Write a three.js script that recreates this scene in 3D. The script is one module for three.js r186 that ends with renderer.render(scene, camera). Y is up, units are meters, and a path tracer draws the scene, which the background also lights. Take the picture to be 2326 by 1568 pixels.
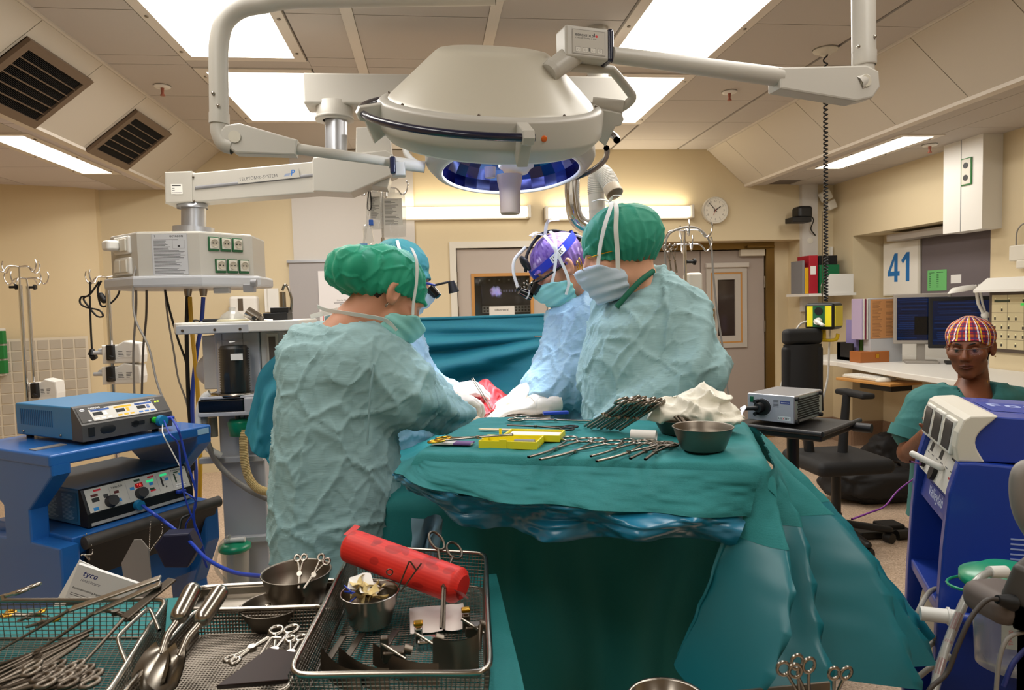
import * as THREE from 'three';
import { RoundedBoxGeometry } from 'three/addons/geometries/RoundedBoxGeometry.js';
import { mergeGeometries, mergeVertices, toCreasedNormals } from 'three/addons/utils/BufferGeometryUtils.js';
import { RectAreaLightUniformsLib } from 'three/addons/lights/RectAreaLightUniformsLib.js';

// ---------- camera, exposure ----------
const scene = new THREE.Scene();
scene.background = new THREE.Color(0x000000);
const EYE = new THREE.Vector3(0, 1.5, 0), YAW = -0.11722, PITCH = -0.05873, ROLL = -0.0272, FPX = 1550;
const camera = new THREE.PerspectiveCamera(2 * Math.atan(784 / FPX) * 180 / Math.PI, 2326 / 1568, 0.05, 60);
camera.rotation.order = 'YXZ';
camera.position.copy(EYE);
camera.rotation.set(PITCH, YAW, ROLL);
camera.updateMatrixWorld(true);
scene.add(camera);
camera.focus = 2.1; camera.userData.fStop = 9;
const renderer = new THREE.WebGLRenderer({ antialias: true });
renderer.toneMapping = THREE.LinearToneMapping;
renderer.toneMappingExposure = 0.88;
renderer.shadowMap.enabled = true;
RectAreaLightUniformsLib.init();
// light levels
const PANEL_LIGHT = 15.5, PANEL_GLOW = 2.2, STRIP_LIGHT = 13.0, WALL_LIGHT = 16.0, SURGICAL_LIGHT = 4;
const WARM = new THREE.Color(1.0, 0.962, 0.905), COOL = new THREE.Color(0.86, 0.92, 1.0);

// ---------- survey helper: the point on the plane z = -d seen at a pixel of the 2326 x 1568 frame ----------
const CAMQ = new THREE.Quaternion().setFromEuler(camera.rotation);
function ray(px, py) { return new THREE.Vector3((px - 1163) / FPX, -(py - 784) / FPX, -1).applyQuaternion(CAMQ); }
function at(px, py, d) { const v = ray(px, py); return EYE.clone().addScaledVector(v, -d / v.z); }
function atY(px, py, y) { const v = ray(px, py); return EYE.clone().addScaledVector(v, (y - EYE.y) / v.y); }
function atX(px, py, x) { const v = ray(px, py); return EYE.clone().addScaledVector(v, x / v.x); }
const V = (x, y, z) => new THREE.Vector3(x, y, z);

// ---------- random and noise ----------
function rng(seed) { let a = seed >>> 0; return () => { a = (a + 0x6D2B79F5) | 0; let t = Math.imul(a ^ (a >>> 15), 1 | a); t = (t + Math.imul(t ^ (t >>> 7), 61 | t)) ^ t; return ((t ^ (t >>> 14)) >>> 0) / 4294967296; }; }
function hash3(x, y, z, k) { let h = Math.imul(x, 374761393) + Math.imul(y, 668265263) + Math.imul(z, 2147483647 - 1013904223) + Math.imul(k, 1274126177); h = Math.imul(h ^ (h >>> 13), 1274126177); h ^= h >>> 16; return (h >>> 0) / 4294967296; }
function noise3(x, y, z) {
  const X = Math.floor(x), Y = Math.floor(y), Z = Math.floor(z), f = x - X, g = y - Y, h = z - Z;
  const u = f * f * (3 - 2 * f), v = g * g * (3 - 2 * g), w = h * h * (3 - 2 * h), L = (a, b, t) => a + (b - a) * t, H = (i, j, k) => hash3(X + i, Y + j, Z + k, 7);
  return L(L(L(H(0, 0, 0), H(1, 0, 0), u), L(H(0, 1, 0), H(1, 1, 0), u), v), L(L(H(0, 0, 1), H(1, 0, 1), u), L(H(0, 1, 1), H(1, 1, 1), u), v), w) * 2 - 1;
}
function worley(x, y, z) {          // [nearest, second nearest]
  const X = Math.floor(x), Y = Math.floor(y), Z = Math.floor(z); let a = 9, b = 9;
  for (let i = -1; i < 2; i++) for (let j = -1; j < 2; j++) for (let k = -1; k < 2; k++) {
    const dx = X + i + hash3(X + i, Y + j, Z + k, 1) - x, dy = Y + j + hash3(X + i, Y + j, Z + k, 2) - y, dz = Z + k + hash3(X + i, Y + j, Z + k, 3) - z, q = dx * dx + dy * dy + dz * dz;
    if (q < a) { b = a; a = q; } else if (q < b) b = q;
  }
  return [Math.sqrt(a), Math.sqrt(b)];
}
const lerp = (a, b, t) => a + (b - a) * t, clamp = (x, a = 0, b = 1) => Math.min(b, Math.max(a, x)), smooth = (a, b, x) => { const t = clamp((x - a) / (b - a)); return t * t * (3 - 2 * t); };

// ---------- naming and assembling ----------
const taken = new Map();
function numbered(n) { const k = taken.get(n) || 0; taken.set(n, k + 1); return k ? n + '_' + String(k).padStart(3, '0') : n; }
function thing(name, label, category, group) {
  const o = new THREE.Group(); o.name = numbered(name); o.userData = { label, category }; if (group) o.userData.group = group; scene.add(o); return o;
}
function struct(name, label) { const o = new THREE.Group(); o.name = name; o.userData = { kind: 'structure' }; if (label) { o.userData.label = label; } scene.add(o); return o; }
function part(parent, name, geo, m, label) {
  const o = new THREE.Mesh(Array.isArray(geo) ? merge(geo) : geo, m); o.name = name; o.castShadow = o.receiveShadow = true; if (label) o.userData.label = label; parent.add(o); return o;
}
function settle(g) {                 // moves the group's origin to the base of what it holds
  const b = new THREE.Box3().setFromObject(g), c = b.getCenter(new THREE.Vector3()); c.y = b.min.y;
  for (const k of g.children) k.position.sub(c); g.position.add(c); return g;
}
function place(g, p, ry = 0, rx = 0, rz = 0) { g.position.set(p.x, p.y, p.z); g.rotation.set(rx, ry, rz); return g; }
function copyOf(root, label, group) { const r = root.clone(); r.userData = { ...root.userData, label }; if (group) r.userData.group = group; r.name = numbered(root.name.replace(/_\d{3}$/, '')); scene.add(r); return r; }

// ---------- geometry ----------
function plain(g) { const q = g.index ? g.toNonIndexed() : g; for (const k of Object.keys(q.attributes)) if (!['position', 'normal', 'uv'].includes(k)) q.deleteAttribute(k); if (!q.attributes.uv) q.setAttribute('uv', new THREE.BufferAttribute(new Float32Array(q.attributes.position.count * 2), 2)); if (!q.attributes.normal) q.computeVertexNormals(); return q; }
function merge(list) { return list.length === 1 ? list[0] : mergeGeometries(list.map(plain)); }
function box(w, h, d, x = 0, y = 0, z = 0, r = 0) { const g = r ? new RoundedBoxGeometry(w, h, d, 2, Math.min(r, w / 2.01, h / 2.01, d / 2.01)) : new THREE.BoxGeometry(w, h, d); return g.translate(x, y, z); }
function span(x0, x1, y0, y1, z0, z1, r = 0) { return box(Math.abs(x1 - x0), Math.abs(y1 - y0), Math.abs(z1 - z0), (x0 + x1) / 2, (y0 + y1) / 2, (z0 + z1) / 2, r); }
const UPV = V(0, 1, 0);
function rod(a, b, r0, r1 = r0, n = 12) { const l = a.distanceTo(b); const g = new THREE.CylinderGeometry(r1, r0, l, n); g.applyQuaternion(new THREE.Quaternion().setFromUnitVectors(UPV, b.clone().sub(a).normalize())); const m = a.clone().add(b).multiplyScalar(0.5); return g.translate(m.x, m.y, m.z); }
function capsule(a, b, r, n = 8) { const l = a.distanceTo(b); const g = new THREE.CapsuleGeometry(r, l, 3, n); g.applyQuaternion(new THREE.Quaternion().setFromUnitVectors(UPV, b.clone().sub(a).normalize())); const m = a.clone().add(b).multiplyScalar(0.5); return g.translate(m.x, m.y, m.z); }
function tube(pts, r, seg = 0, n = 8, tension = 0.5, closed = false) { return new THREE.TubeGeometry(new THREE.CatmullRomCurve3(pts, closed, 'catmullrom', tension), seg || pts.length * 6, r, n, closed); }
function poly(pts, r, n = 8) { const L = []; for (let i = 1; i < pts.length; i++) L.push(capsule(pts[i - 1], pts[i], r, n)); return merge(L); }
function lathe(pts, n = 40) { return new THREE.LatheGeometry(pts.map(p => new THREE.Vector2(p[0], p[1])), n); }
function extrude(pts, depth, bevel = 0, holes = []) {
  const s = new THREE.Shape(pts.map(p => new THREE.Vector2(p[0], p[1]))); for (const h of holes) s.holes.push(new THREE.Path(h.map(p => new THREE.Vector2(p[0], p[1]))));
  return new THREE.ExtrudeGeometry(s, { depth, bevelEnabled: bevel > 0, bevelSize: bevel, bevelThickness: bevel, bevelSegments: 2, curveSegments: 12 });
}
function torus(R, r, n = 28, m = 8, arc = Math.PI * 2) { return new THREE.TorusGeometry(R, r, m, n, arc); }
function xf(g, p, rx = 0, ry = 0, rz = 0, s = 1) { return g.applyMatrix4(new THREE.Matrix4().compose(p, new THREE.Quaternion().setFromEuler(new THREE.Euler(rx, ry, rz, 'YXZ')), typeof s === 'number' ? V(s, s, s) : s)); }
function orient(g, o, X, Y, Z) { return g.applyMatrix4(new THREE.Matrix4().makeBasis(X, Y, Z).setPosition(o)); }
function frameXY(o, right, up) { const X = right.clone().normalize(), Z = X.clone().cross(up).normalize(), Y = Z.clone().cross(X); return { o, X, Y, Z }; }   // a local frame on a surface, Z its normal
function grid(nu, nv, f) {           // a surface from f(u, v) -> Vector3
  const p = [], uv = [], id = [];
  for (let j = 0; j <= nv; j++) for (let i = 0; i <= nu; i++) { const q = f(i / nu, j / nv); p.push(q.x, q.y, q.z); uv.push(i / nu, j / nv); }
  for (let j = 0; j < nv; j++) for (let i = 0; i < nu; i++) { const a = j * (nu + 1) + i, b = a + 1, c = a + nu + 1, d = c + 1; id.push(a, b, d, a, d, c); }
  const g = new THREE.BufferGeometry(); g.setAttribute('position', new THREE.Float32BufferAttribute(p, 3)); g.setAttribute('uv', new THREE.Float32BufferAttribute(uv, 2)); g.setIndex(id); g.computeVertexNormals(); return g;
}
function thicken(g, t) {             // gives a sheet a back face at distance t
  const n = g.clone(), p = n.attributes.position, q = n.attributes.normal;
  for (let i = 0; i < p.count; i++) p.setXYZ(i, p.getX(i) - q.getX(i) * t, p.getY(i) - q.getY(i) * t, p.getZ(i) - q.getZ(i) * t);
  const a = n.index.array; for (let i = 0; i < a.length; i += 3) { const k = a[i]; a[i] = a[i + 1]; a[i + 1] = k; } n.computeVertexNormals(); return merge([g, n]);
}
function ribbon(pts, w, up, t = 0.0008, seg = 24) {    // a flat tape along a curve; up(v, i) gives its surface normal
  const c = new THREE.CatmullRomCurve3(pts), P = [];
  for (let i = 0; i <= seg; i++) { const p = c.getPoint(i / seg), T = c.getTangent(i / seg), n = typeof up === 'function' ? up(p) : up, s = T.clone().cross(n).normalize().multiplyScalar(w / 2), N = s.clone().cross(T).normalize().multiplyScalar(t); P.push([p.clone().add(s).add(N), p.clone().sub(s).add(N), p.clone().sub(s).sub(N), p.clone().add(s).sub(N)]); }
  return grid(4, seg, (u, v) => P[Math.round(v * seg)][Math.round(u * 4) % 4]);
}

// ---------- distance fields and their meshing (surface nets) ----------
function sCone(a, b, ra, rb) { const bx = b[0] - a[0], by = b[1] - a[1], bz = b[2] - a[2], L = bx * bx + by * by + bz * bz || 1e-9; return (x, y, z) => { const px = x - a[0], py = y - a[1], pz = z - a[2], t = clamp((px * bx + py * by + pz * bz) / L); const dx = px - bx * t, dy = py - by * t, dz = pz - bz * t; return Math.sqrt(dx * dx + dy * dy + dz * dz) - (ra + (rb - ra) * t); }; }
function sEll(c, r) { const m = Math.min(...r); return (x, y, z) => { const a = (x - c[0]) / r[0], b = (y - c[1]) / r[1], d = (z - c[2]) / r[2], k0 = Math.sqrt(a * a + b * b + d * d), e = a / r[0], f = b / r[1], g = d / r[2], k1 = Math.sqrt(e * e + f * f + g * g); return k1 < 1e-6 ? -m : k0 * (k0 - 1) / k1; }; }
function smin(a, b, k) { const h = clamp(0.5 + 0.5 * (b - a) / k); return b + (a - b) * h - k * h * (1 - h); }
function sUnion(list, k) { return (x, y, z) => { let d = list[0](x, y, z); for (let i = 1; i < list.length; i++) d = smin(d, list[i](x, y, z), k); return d; }; }
function mesh3(f, lo, hi, c) {
  const n = [0, 1, 2].map(i => Math.ceil((hi[i] - lo[i]) / c) + 2), [nx, ny, nz] = n, S = new Float32Array(nx * ny * nz).fill(1), I = (i, j, k) => i + nx * (j + ny * k), B = 4;
  for (let k = 0; k < nz; k += B) for (let j = 0; j < ny; j += B) for (let i = 0; i < nx; i += B) {
    const d = f(lo[0] + (i + B / 2) * c, lo[1] + (j + B / 2) * c, lo[2] + (k + B / 2) * c);
    const far = Math.abs(d) > c * B * 1.6, s = d > 0 ? 1 : -1;
    for (let w = k; w < Math.min(k + B, nz); w++) for (let v = j; v < Math.min(j + B, ny); v++) for (let u = i; u < Math.min(i + B, nx); u++) S[I(u, v, w)] = far ? s : f(lo[0] + u * c, lo[1] + v * c, lo[2] + w * c);
  }
  const id = new Int32Array(nx * ny * nz).fill(-1), P = [], F = [];
  for (let k = 0; k < nz - 1; k++) for (let j = 0; j < ny - 1; j++) for (let i = 0; i < nx - 1; i++) {
    let m = 0, x = 0, y = 0, z = 0, q = 0; const e = [];
    for (let b = 0; b < 8; b++) { e[b] = S[I(i + (b & 1), j + (b >> 1 & 1), k + (b >> 2))]; if (e[b] < 0) m++; }
    if (m === 0 || m === 8) continue;
    for (let a = 0; a < 8; a++) for (let t = 1; t < 8; t <<= 1) { if (a & t) continue; const b = a | t; if ((e[a] < 0) === (e[b] < 0)) continue; const s = e[a] / (e[a] - e[b]); x += (a & 1) + (t === 1 ? s : 0); y += (a >> 1 & 1) + (t === 2 ? s : 0); z += (a >> 2) + (t === 4 ? s : 0); q++; }
    id[I(i, j, k)] = P.length / 3; P.push(lo[0] + (i + x / q) * c, lo[1] + (j + y / q) * c, lo[2] + (k + z / q) * c);
  }
  const quad = (a, b, d, e, flip) => { if (a < 0 || b < 0 || d < 0 || e < 0) return; flip ? F.push(a, d, b, a, e, d) : F.push(a, b, d, a, d, e); };
  for (let k = 1; k < nz - 1; k++) for (let j = 1; j < ny - 1; j++) for (let i = 1; i < nx - 1; i++) {
    const s = S[I(i, j, k)] < 0;
    if (s !== (S[I(i + 1, j, k)] < 0)) quad(id[I(i, j - 1, k - 1)], id[I(i, j, k - 1)], id[I(i, j, k)], id[I(i, j - 1, k)], !s);
    if (s !== (S[I(i, j + 1, k)] < 0)) quad(id[I(i - 1, j, k - 1)], id[I(i - 1, j, k)], id[I(i, j, k)], id[I(i, j, k - 1)], !s);
    if (s !== (S[I(i, j, k + 1)] < 0)) quad(id[I(i - 1, j - 1, k)], id[I(i, j - 1, k)], id[I(i, j, k)], id[I(i - 1, j, k)], !s);
  }
  const g = new THREE.BufferGeometry(); g.setAttribute('position', new THREE.Float32BufferAttribute(P, 3)); g.setIndex(F); g.computeVertexNormals();
  const uv = new Float32Array(P.length / 3 * 2); for (let i = 0; i < P.length / 3; i++) { uv[2 * i] = Math.atan2(P[3 * i], P[3 * i + 2]) * 0.25; uv[2 * i + 1] = P[3 * i + 1]; }
  g.setAttribute('uv', new THREE.BufferAttribute(uv, 2)); return g;
}
function displace(g, f) { const p = g.attributes.position, n = g.attributes.normal; for (let i = 0; i < p.count; i++) { const x = p.getX(i), y = p.getY(i), z = p.getZ(i), d = f(x, y, z, n.getX(i), n.getY(i), n.getZ(i)); p.setXYZ(i, x + n.getX(i) * d, y + n.getY(i) * d, z + n.getZ(i) * d); } g.computeVertexNormals(); return g; }

// ---------- materials ----------
function mat(color, roughness = 0.6, metalness = 0, extra = {}) { return new THREE.MeshPhysicalMaterial({ color, roughness, metalness, ...extra }); }
function texture(n, f, rx = 1, ry = 1, srgb = true) {
  const a = new Uint8Array(n * n * 4); for (let j = 0; j < n; j++) for (let i = 0; i < n; i++) { const c = f(i / n, j / n, i, j), k = 4 * (j * n + i); a[k] = c[0]; a[k + 1] = c[1]; a[k + 2] = c[2]; a[k + 3] = 255; }
  const t = new THREE.DataTexture(a, n, n); t.wrapS = t.wrapT = THREE.RepeatWrapping; t.magFilter = THREE.LinearFilter; t.repeat.set(rx, ry); if (srgb) t.colorSpace = THREE.SRGBColorSpace; t.needsUpdate = true; return t;
}
function canvas(w, h, draw) { const c = document.createElement('canvas'); c.width = w; c.height = h; const g = c.getContext('2d'); draw(g, w, h); const t = new THREE.CanvasTexture(c); t.colorSpace = THREE.SRGBColorSpace; return t; }
function printed(w, h, draw, rough = 0.6, extra = {}) { return new THREE.MeshPhysicalMaterial({ map: canvas(w, h, draw), roughness: rough, ...extra }); }
function tnoise(n, oct = 3, seed = 5) {       // tiling value noise 0..1
  return (u, v) => { let s = 0, a = 0.5, t = 0, f = n; for (let o = 0; o < oct; o++) { const x = u * f, y = v * f, X = Math.floor(x), Y = Math.floor(y), p = x - X, q = y - Y, e = p * p * (3 - 2 * p), g = q * q * (3 - 2 * q), H = (i, j) => hash3(((X + i) % f + f) % f, ((Y + j) % f + f) % f, o, seed); s += a * lerp(lerp(H(0, 0), H(1, 0), e), lerp(H(0, 1), H(1, 1), e), g); t += a; a *= 0.5; f *= 2; } return s / t; };
}
const n8 = tnoise(8, 5, 3), n64 = tnoise(64, 2, 9);
const bumpFine = texture(256, (u, v) => { const k = 255 * (0.6 * n64(u, v) + 0.4 * n8(u, v)); return [k, k, k]; }, 1, 1, false);
const bumpWeave = texture(128, (u, v, i, j) => { const k = 120 + 60 * ((i >> 2) % 2 ^ (j >> 2) % 2) + 60 * n64(u, v); return [k, k, k]; }, 30, 30, false);
function rep(t, x, y) { const c = t.clone(); c.repeat.set(x, y); c.needsUpdate = true; return c; }
const M = {
  cream: mat(0xd2c2a0, 0.75), wallgrey: mat(0xc9c4bd, 0.55), doorgrey: mat(0xa3968c, 0.5), tile: mat(0xb7ae9f, 0.35), grout: mat(0xd8cdb8, 0.7),
  ceil: mat(0xbdb6af, 0.85), ceilgap: mat(0x6e6660, 0.9), runner: mat(0xd8d0c5, 0.6), slope: mat(0xc6bdae, 0.7), white: mat(0xe4e2dc, 0.4), offwhite: mat(0xd6d1c4, 0.45), enamel: mat(0xcfc9bb, 0.3, 0, { clearcoat: 0.3 }),
  lampshell: mat(0xc6c0b0, 0.33, 0, { clearcoat: 0.25, clearcoatRoughness: 0.3 }), lampgrey: mat(0xbdb9b0, 0.4), steel: mat(0xa69f95, 0.24, 1), steelDull: mat(0x857c71, 0.4, 1), steelDark: mat(0x6b6258, 0.38, 1), chrome: mat(0xe0e0e2, 0.08, 1), gold: mat(0xd9a437, 0.25, 1),
  black: mat(0x0b0b0d, 0.5), blackGloss: mat(0x08080a, 0.2), rubber: mat(0x121214, 0.75), navy: mat(0x0d1433, 0.25, 0, { clearcoat: 0.6 }), darkgrey: mat(0x2b2a2c, 0.5), grey: mat(0x7f7f82, 0.5), lightgrey: mat(0xb7b9bd, 0.45), cablegrey: mat(0x8f8b85, 0.5), hosewhite: mat(0xe6e4de, 0.4),
  ecart: mat(0x1b5fa8, 0.4, 0, { clearcoat: 0.2 }), ecartTop: mat(0x2f78a8, 0.45), royal: mat(0x173a9c, 0.4, 0, { clearcoat: 0.2 }), unitgrey: mat(0x4a4744, 0.5), cableblue: mat(0x1d3fb0, 0.4),
  aluminium: mat(0xbfc2c8, 0.35, 0.85), anaes: mat(0xb9bac0, 0.45), anaesPale: mat(0xd0cdc8, 0.45), brass: mat(0x8f7442, 0.4, 0.8), oak: mat(0xb98545, 0.5), greenplastic: mat(0x14a074, 0.3, 0, { transmission: 0.25, thickness: 0 }), yellow: mat(0xf0e12a, 0.35), red: mat(0xc41a16, 0.5),
  clear: mat(0xffffff, 0.06, 0, { transmission: 1, thickness: 0, ior: 1.45 }), clearHazy: mat(0xf2f2f0, 0.22, 0, { transmission: 0.85, thickness: 0 }), paper: mat(0xeceae6, 0.8),
  gownA: mat(0x97bbc0, 0.72, 0, { bumpMap: rep(bumpFine, 8, 8), bumpScale: 0.0006 }), gownC: mat(0x92b4c8, 0.72, 0, { bumpMap: rep(bumpFine, 8, 8), bumpScale: 0.0006 }), drape: mat(0x1b7c7e, 0.75, 0, { bumpMap: rep(bumpFine, 10, 10), bumpScale: 0.0008 }), drapeDeep: mat(0x137282, 0.7, 0, { bumpMap: rep(bumpFine, 10, 10), bumpScale: 0.0008 }), plastic: mat(0x1d7ba0, 0.28, 0, { clearcoat: 0.5, clearcoatRoughness: 0.25 }),
  capGreen: mat(0x2a9a80, 0.7, 0, { transmission: 0.12, thickness: 0, bumpMap: rep(bumpWeave, 12, 12), bumpScale: 0.0006 }), capBouffant: mat(0x17a884, 0.65, 0, { transmission: 0.2, thickness: 0 }), capBlue: mat(0x3d8d8e, 0.7, 0, { bumpMap: rep(bumpWeave, 12, 12), bumpScale: 0.0008 }), mask: mat(0xb9d4e6, 0.8), maskMint: mat(0x8fd3cf, 0.8), tape: mat(0xf0f0ec, 0.8), glove: mat(0xe9dfd2, 0.45, 0, { sheen: 0.2 }),
  skin: mat(0xc98f71, 0.55, 0, { sheen: 0.15 }), skinPale: mat(0xd8a283, 0.55), skinDark: mat(0x6f3d22, 0.5), hairDark: mat(0x2a1a12, 0.6), hairBlond: mat(0x7a5230, 0.6), scrub: mat(0x2d6a68, 0.8), scrubDeep: mat(0x1d6a52, 0.8),
};
// ---------- the room ----------
const BACK = 6.65, CEIL = 3.0, LOW = 2.64, RW = 4.15, REAR = 2.6, NICHE0 = 4.65, NICHE1 = 6.32, NX = 4.48;
const fleck = tnoise(256, 1, 21), fleck2 = tnoise(128, 2, 33);
const floorTex = texture(512, (u, v) => { const a = fleck(u, v), b = fleck2(u, v), c = n8(u, v), k = (a > 0.82 ? -42 : a < 0.16 ? 30 : 0) + (b - 0.5) * 50 + (c - 0.5) * 16; return [clamp(186 + k, 0, 255), clamp(163 + k, 0, 255), clamp(141 + k, 0, 255)]; }, 9, 10);
const vinyl = new THREE.MeshPhysicalMaterial({ map: floorTex, roughness: 0.45 });
const skirtVinyl = new THREE.MeshPhysicalMaterial({ map: rep(floorTex, 5, 0.4), roughness: 0.5, color: 0xc9bdb4 });
{
  const f = struct('floor'); part(f, 'vinyl_sheet', span(-4.3, NX + 0.1, -0.1, 0, -7.2, REAR + 0.1), vinyl);
  // back wall with the doorway and the door recess
  const w = struct('wall_back');
  part(w, 'plaster', [span(-3.4, 0.2, 0, 3.1, -BACK - 0.4, -BACK), span(0.2, 1.21, 2.12, 3.1, -BACK - 0.4, -BACK), span(1.21, 2.2, 0, 3.1, -BACK - 0.4, -BACK), span(2.2, 3.8, 2.09, 3.1, -BACK - 0.4, -BACK), span(3.8, NX + 0.2, 0, 3.1, -BACK - 0.4, -BACK), span(0.1, 4.2, 0, 3.1, -BACK - 0.9, -BACK - 0.85)], M.cream);
  const p0 = at(657, 330, BACK), p1 = at(657, 595, BACK), p2 = at(949, 720, BACK);
  const up = part(w, 'panel', span(p0.x, p2.x, p1.y + 0.012, 2.99, -BACK, -BACK + 0.025), M.wallgrey, 'pale grey upper wall panel');
  part(w, 'panel', span(p1.x, p2.x, 0.05, p1.y - 0.012, -BACK, -BACK + 0.03), mat(0xa6a2a2, 0.5), 'grey lower wall panel');
  part(w, 'rail', span(p1.x - 0.015, p2.x, p1.y - 0.012, p1.y + 0.012, -BACK, -BACK + 0.045), M.aluminium);
  // slanting left corner: a smooth bulging wall, with a tiled field
  const l = struct('wall_left');
  const prof = [[-2.93, -6.75], [-2.96, -6.6], [-3.08, -6.5], [-3.3, -6.42], [-3.6, -6.32], [-3.85, -6.2], [-4.0, -6.0], [-4.05, -5.6], [-4.05, REAR]];
  const sec = (i) => { const [a, b] = [prof[i], prof[i + 1]]; return grid(1, 1, (u, v) => V(lerp(a[0], b[0], u), lerp(0, 2.75, v), lerp(a[1], b[1], u))); };
  part(l, 'plaster', toCreasedNormals(mergeVertices(merge(prof.slice(0, -1).map((_, i) => sec(i)))), 0.6), mat(0xd9c6a0, 0.65));
  part(l, 'outer_shell', span(-4.3, -4.06, 0, 3.1, -6.0, REAR), M.cream);
  const A = V(-3.08, 0, -6.5), B = V(-3.85, 0, -6.2), dir = B.clone().sub(A).normalize(), nrm = V(-dir.z, 0, dir.x).multiplyScalar(Math.sign(dir.x) * 1);
  const nn = V(0, 0, 1).cross(V(0, 0, 0)); nn.set(dir.z, 0, -dir.x); if (nn.z < 0) nn.negate();
  const bed = box(0.86, 0.93, 0.01); part(l, 'tile_bed', orient(bed, A.clone().addScaledVector(dir, 0.4).addScaledVector(nn, 0.028).setY(0.86), dir.clone().negate(), UPV, nn), M.grout);
  const tg = box(0.079, 0.079, 0.008, 0, 0, 0, 0.002);
  for (let j = 0; j < 10; j++) for (let i = 0; i < 9; i++) { const t = part(l, 'tile', tg, M.tile); t.position.copy(A.clone().addScaledVector(dir, 0.03 + i * 0.092).addScaledVector(nn, 0.035).setY(0.455 + j * 0.09)); t.rotation.y = Math.atan2(nn.x, nn.z); }
  // right wall with the desk niche
  const r = struct('wall_right');
  part(r, 'plaster', [span(RW, RW + 0.5, 0, 3.1, -BACK - 0.3, -NICHE1), span(RW, RW + 0.5, 2.085, 3.1, -NICHE1, -NICHE0), span(RW, RW + 0.5, 0, 3.1, -NICHE0, REAR), span(NX, NX + 0.2, 0, 2.1, -NICHE1, -NICHE0)], M.cream);
  const b0 = atX(2010, 555, NX), b1 = atX(2096, 670, NX);
  part(r, 'panel', span(NX - 0.012, NX, 1.02, 2.03, b1.z, -NICHE0), mat(0x6f6669, 0.7), 'grey pin board lining the desk niche');
  const n41 = printed(512, 512, (g, w, h) => { g.fillStyle = '#e9e5dc'; g.fillRect(0, 0, w, h); g.fillStyle = '#1b6fb5'; g.font = 'bold 400px sans-serif'; g.textAlign = 'center'; g.save(); g.translate(w / 2, h / 2 + 130); g.scale(0.86, 1); g.fillText('41', 0, 0); g.restore(); });
  const sg = thing('number_sign', 'white sign with large blue number 41 in the desk niche', 'sign');
  part(sg, 'board', span(NX - 0.03, NX - 0.012, b1.y, b0.y, b0.z + 0.02, b1.z - 0.005), M.offwhite);
  part(sg, 'numerals', orient(new THREE.PlaneGeometry(b1.z - b0.z - 0.05, b0.y - b1.y - 0.02), V(NX - 0.0315, (b0.y + b1.y) / 2, (b0.z + b1.z) / 2), V(0, 0, 1), UPV, V(-1, 0, 0)), n41); settle(sg);
  part(r, 'blind_housing', span(NX - 0.2, NX - 0.04, 2.0, 2.06, -6.0, -4.7), mat(0xb0a8a0, 0.5));
  const wr = struct('wall_rear'); part(wr, 'plaster', span(-4.3, NX + 0.2, 0, 3.1, REAR, REAR + 0.2), M.cream);
  const bb = struct('baseboard_right'); part(bb, 'vinyl_cove', [span(RW - 0.012, RW, 0, 0.24, -BACK, -NICHE1), span(RW, NX, 0, 0.24, -NICHE1 + 0.012, -NICHE1), span(NX - 0.012, NX, 0, 0.24, -NICHE1, -NICHE0), span(RW - 0.012, RW, 0, 0.24, -NICHE0, REAR), span(3.8, RW, 0, 0.24, -BACK, -BACK + 0.012)], skirtVinyl);

  // doors
  const d1 = struct('door_1', 'grey door with a window onto the equipment room');
  part(d1, 'frame', [span(0.2, 0.262, 0, 2.12, -BACK - 0.1, -BACK + 0.02), span(1.15, 1.21, 0, 2.12, -BACK - 0.1, -BACK + 0.02), span(0.262, 1.15, 2.06, 2.12, -BACK - 0.1, -BACK + 0.02)], M.offwhite);
  const q0 = at(1070, 622, BACK), q1 = at(1214, 735, BACK), z0 = -BACK - 0.06, z1 = -BACK - 0.02;
  part(d1, 'leaf', [span(0.27, q0.x, 0.01, 2.05, z0, z1), span(q1.x, 1.145, 0.01, 2.05, z0, z1), span(q0.x, q1.x, q0.y, 2.05, z0, z1), span(q0.x, q1.x, 0.01, 1.1, z0, z1)], mat(0xb3a79c, 0.5));
  part(d1, 'window_frame', [span(q0.x, q0.x + 0.03, 1.1, q0.y, z0 - 0.01, z1 + 0.012), span(q1.x - 0.03, q1.x, 1.1, q0.y, z0 - 0.01, z1 + 0.012), span(q0.x + 0.03, q1.x - 0.03, q0.y - 0.03, q0.y, z0 - 0.01, z1 + 0.012), span(q0.x + 0.03, q1.x - 0.03, 1.1, 1.13, z0 - 0.01, z1 + 0.012)], M.oak);
  part(d1, 'window_pane', span(q0.x + 0.03, q1.x - 0.03, 1.13, q0.y - 0.03, z0 + 0.01, z0 + 0.014), M.clear);
  for (const y of [1.78, 1.45, 0.4]) part(d1, 'hinge', rod(V(0.266, y - 0.05, z1 + 0.008), V(0.266, y + 0.05, z1 + 0.008), 0.009), M.steel);
  const zd = -BACK - 0.3, d2 = struct('door_2', 'grey double door in a recess, one leaf with a small window');
  part(d2, 'frame', [span(2.2, 2.27, 0, 2.09, zd - 0.05, zd + 0.05), span(3.55, 3.64, 0, 2.09, zd - 0.05, zd + 0.05), span(2.27, 3.55, 2.02, 2.09, zd - 0.05, zd + 0.05)], M.brass);
  part(d2, 'side_wall', span(3.64, 3.8, 0, 2.1, zd - 0.3, zd + 0.04), M.cream);
  const e0 = at(1590, 650, BACK + 0.3).x;
  part(d2, 'leaf', span(2.28, e0 - 0.004, 0.01, 2.01, zd - 0.03, zd + 0.015), M.doorgrey); 
  const a0 = at(1612, 620, BACK + 0.3), a1 = at(1684, 778, BACK + 0.3);
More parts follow.
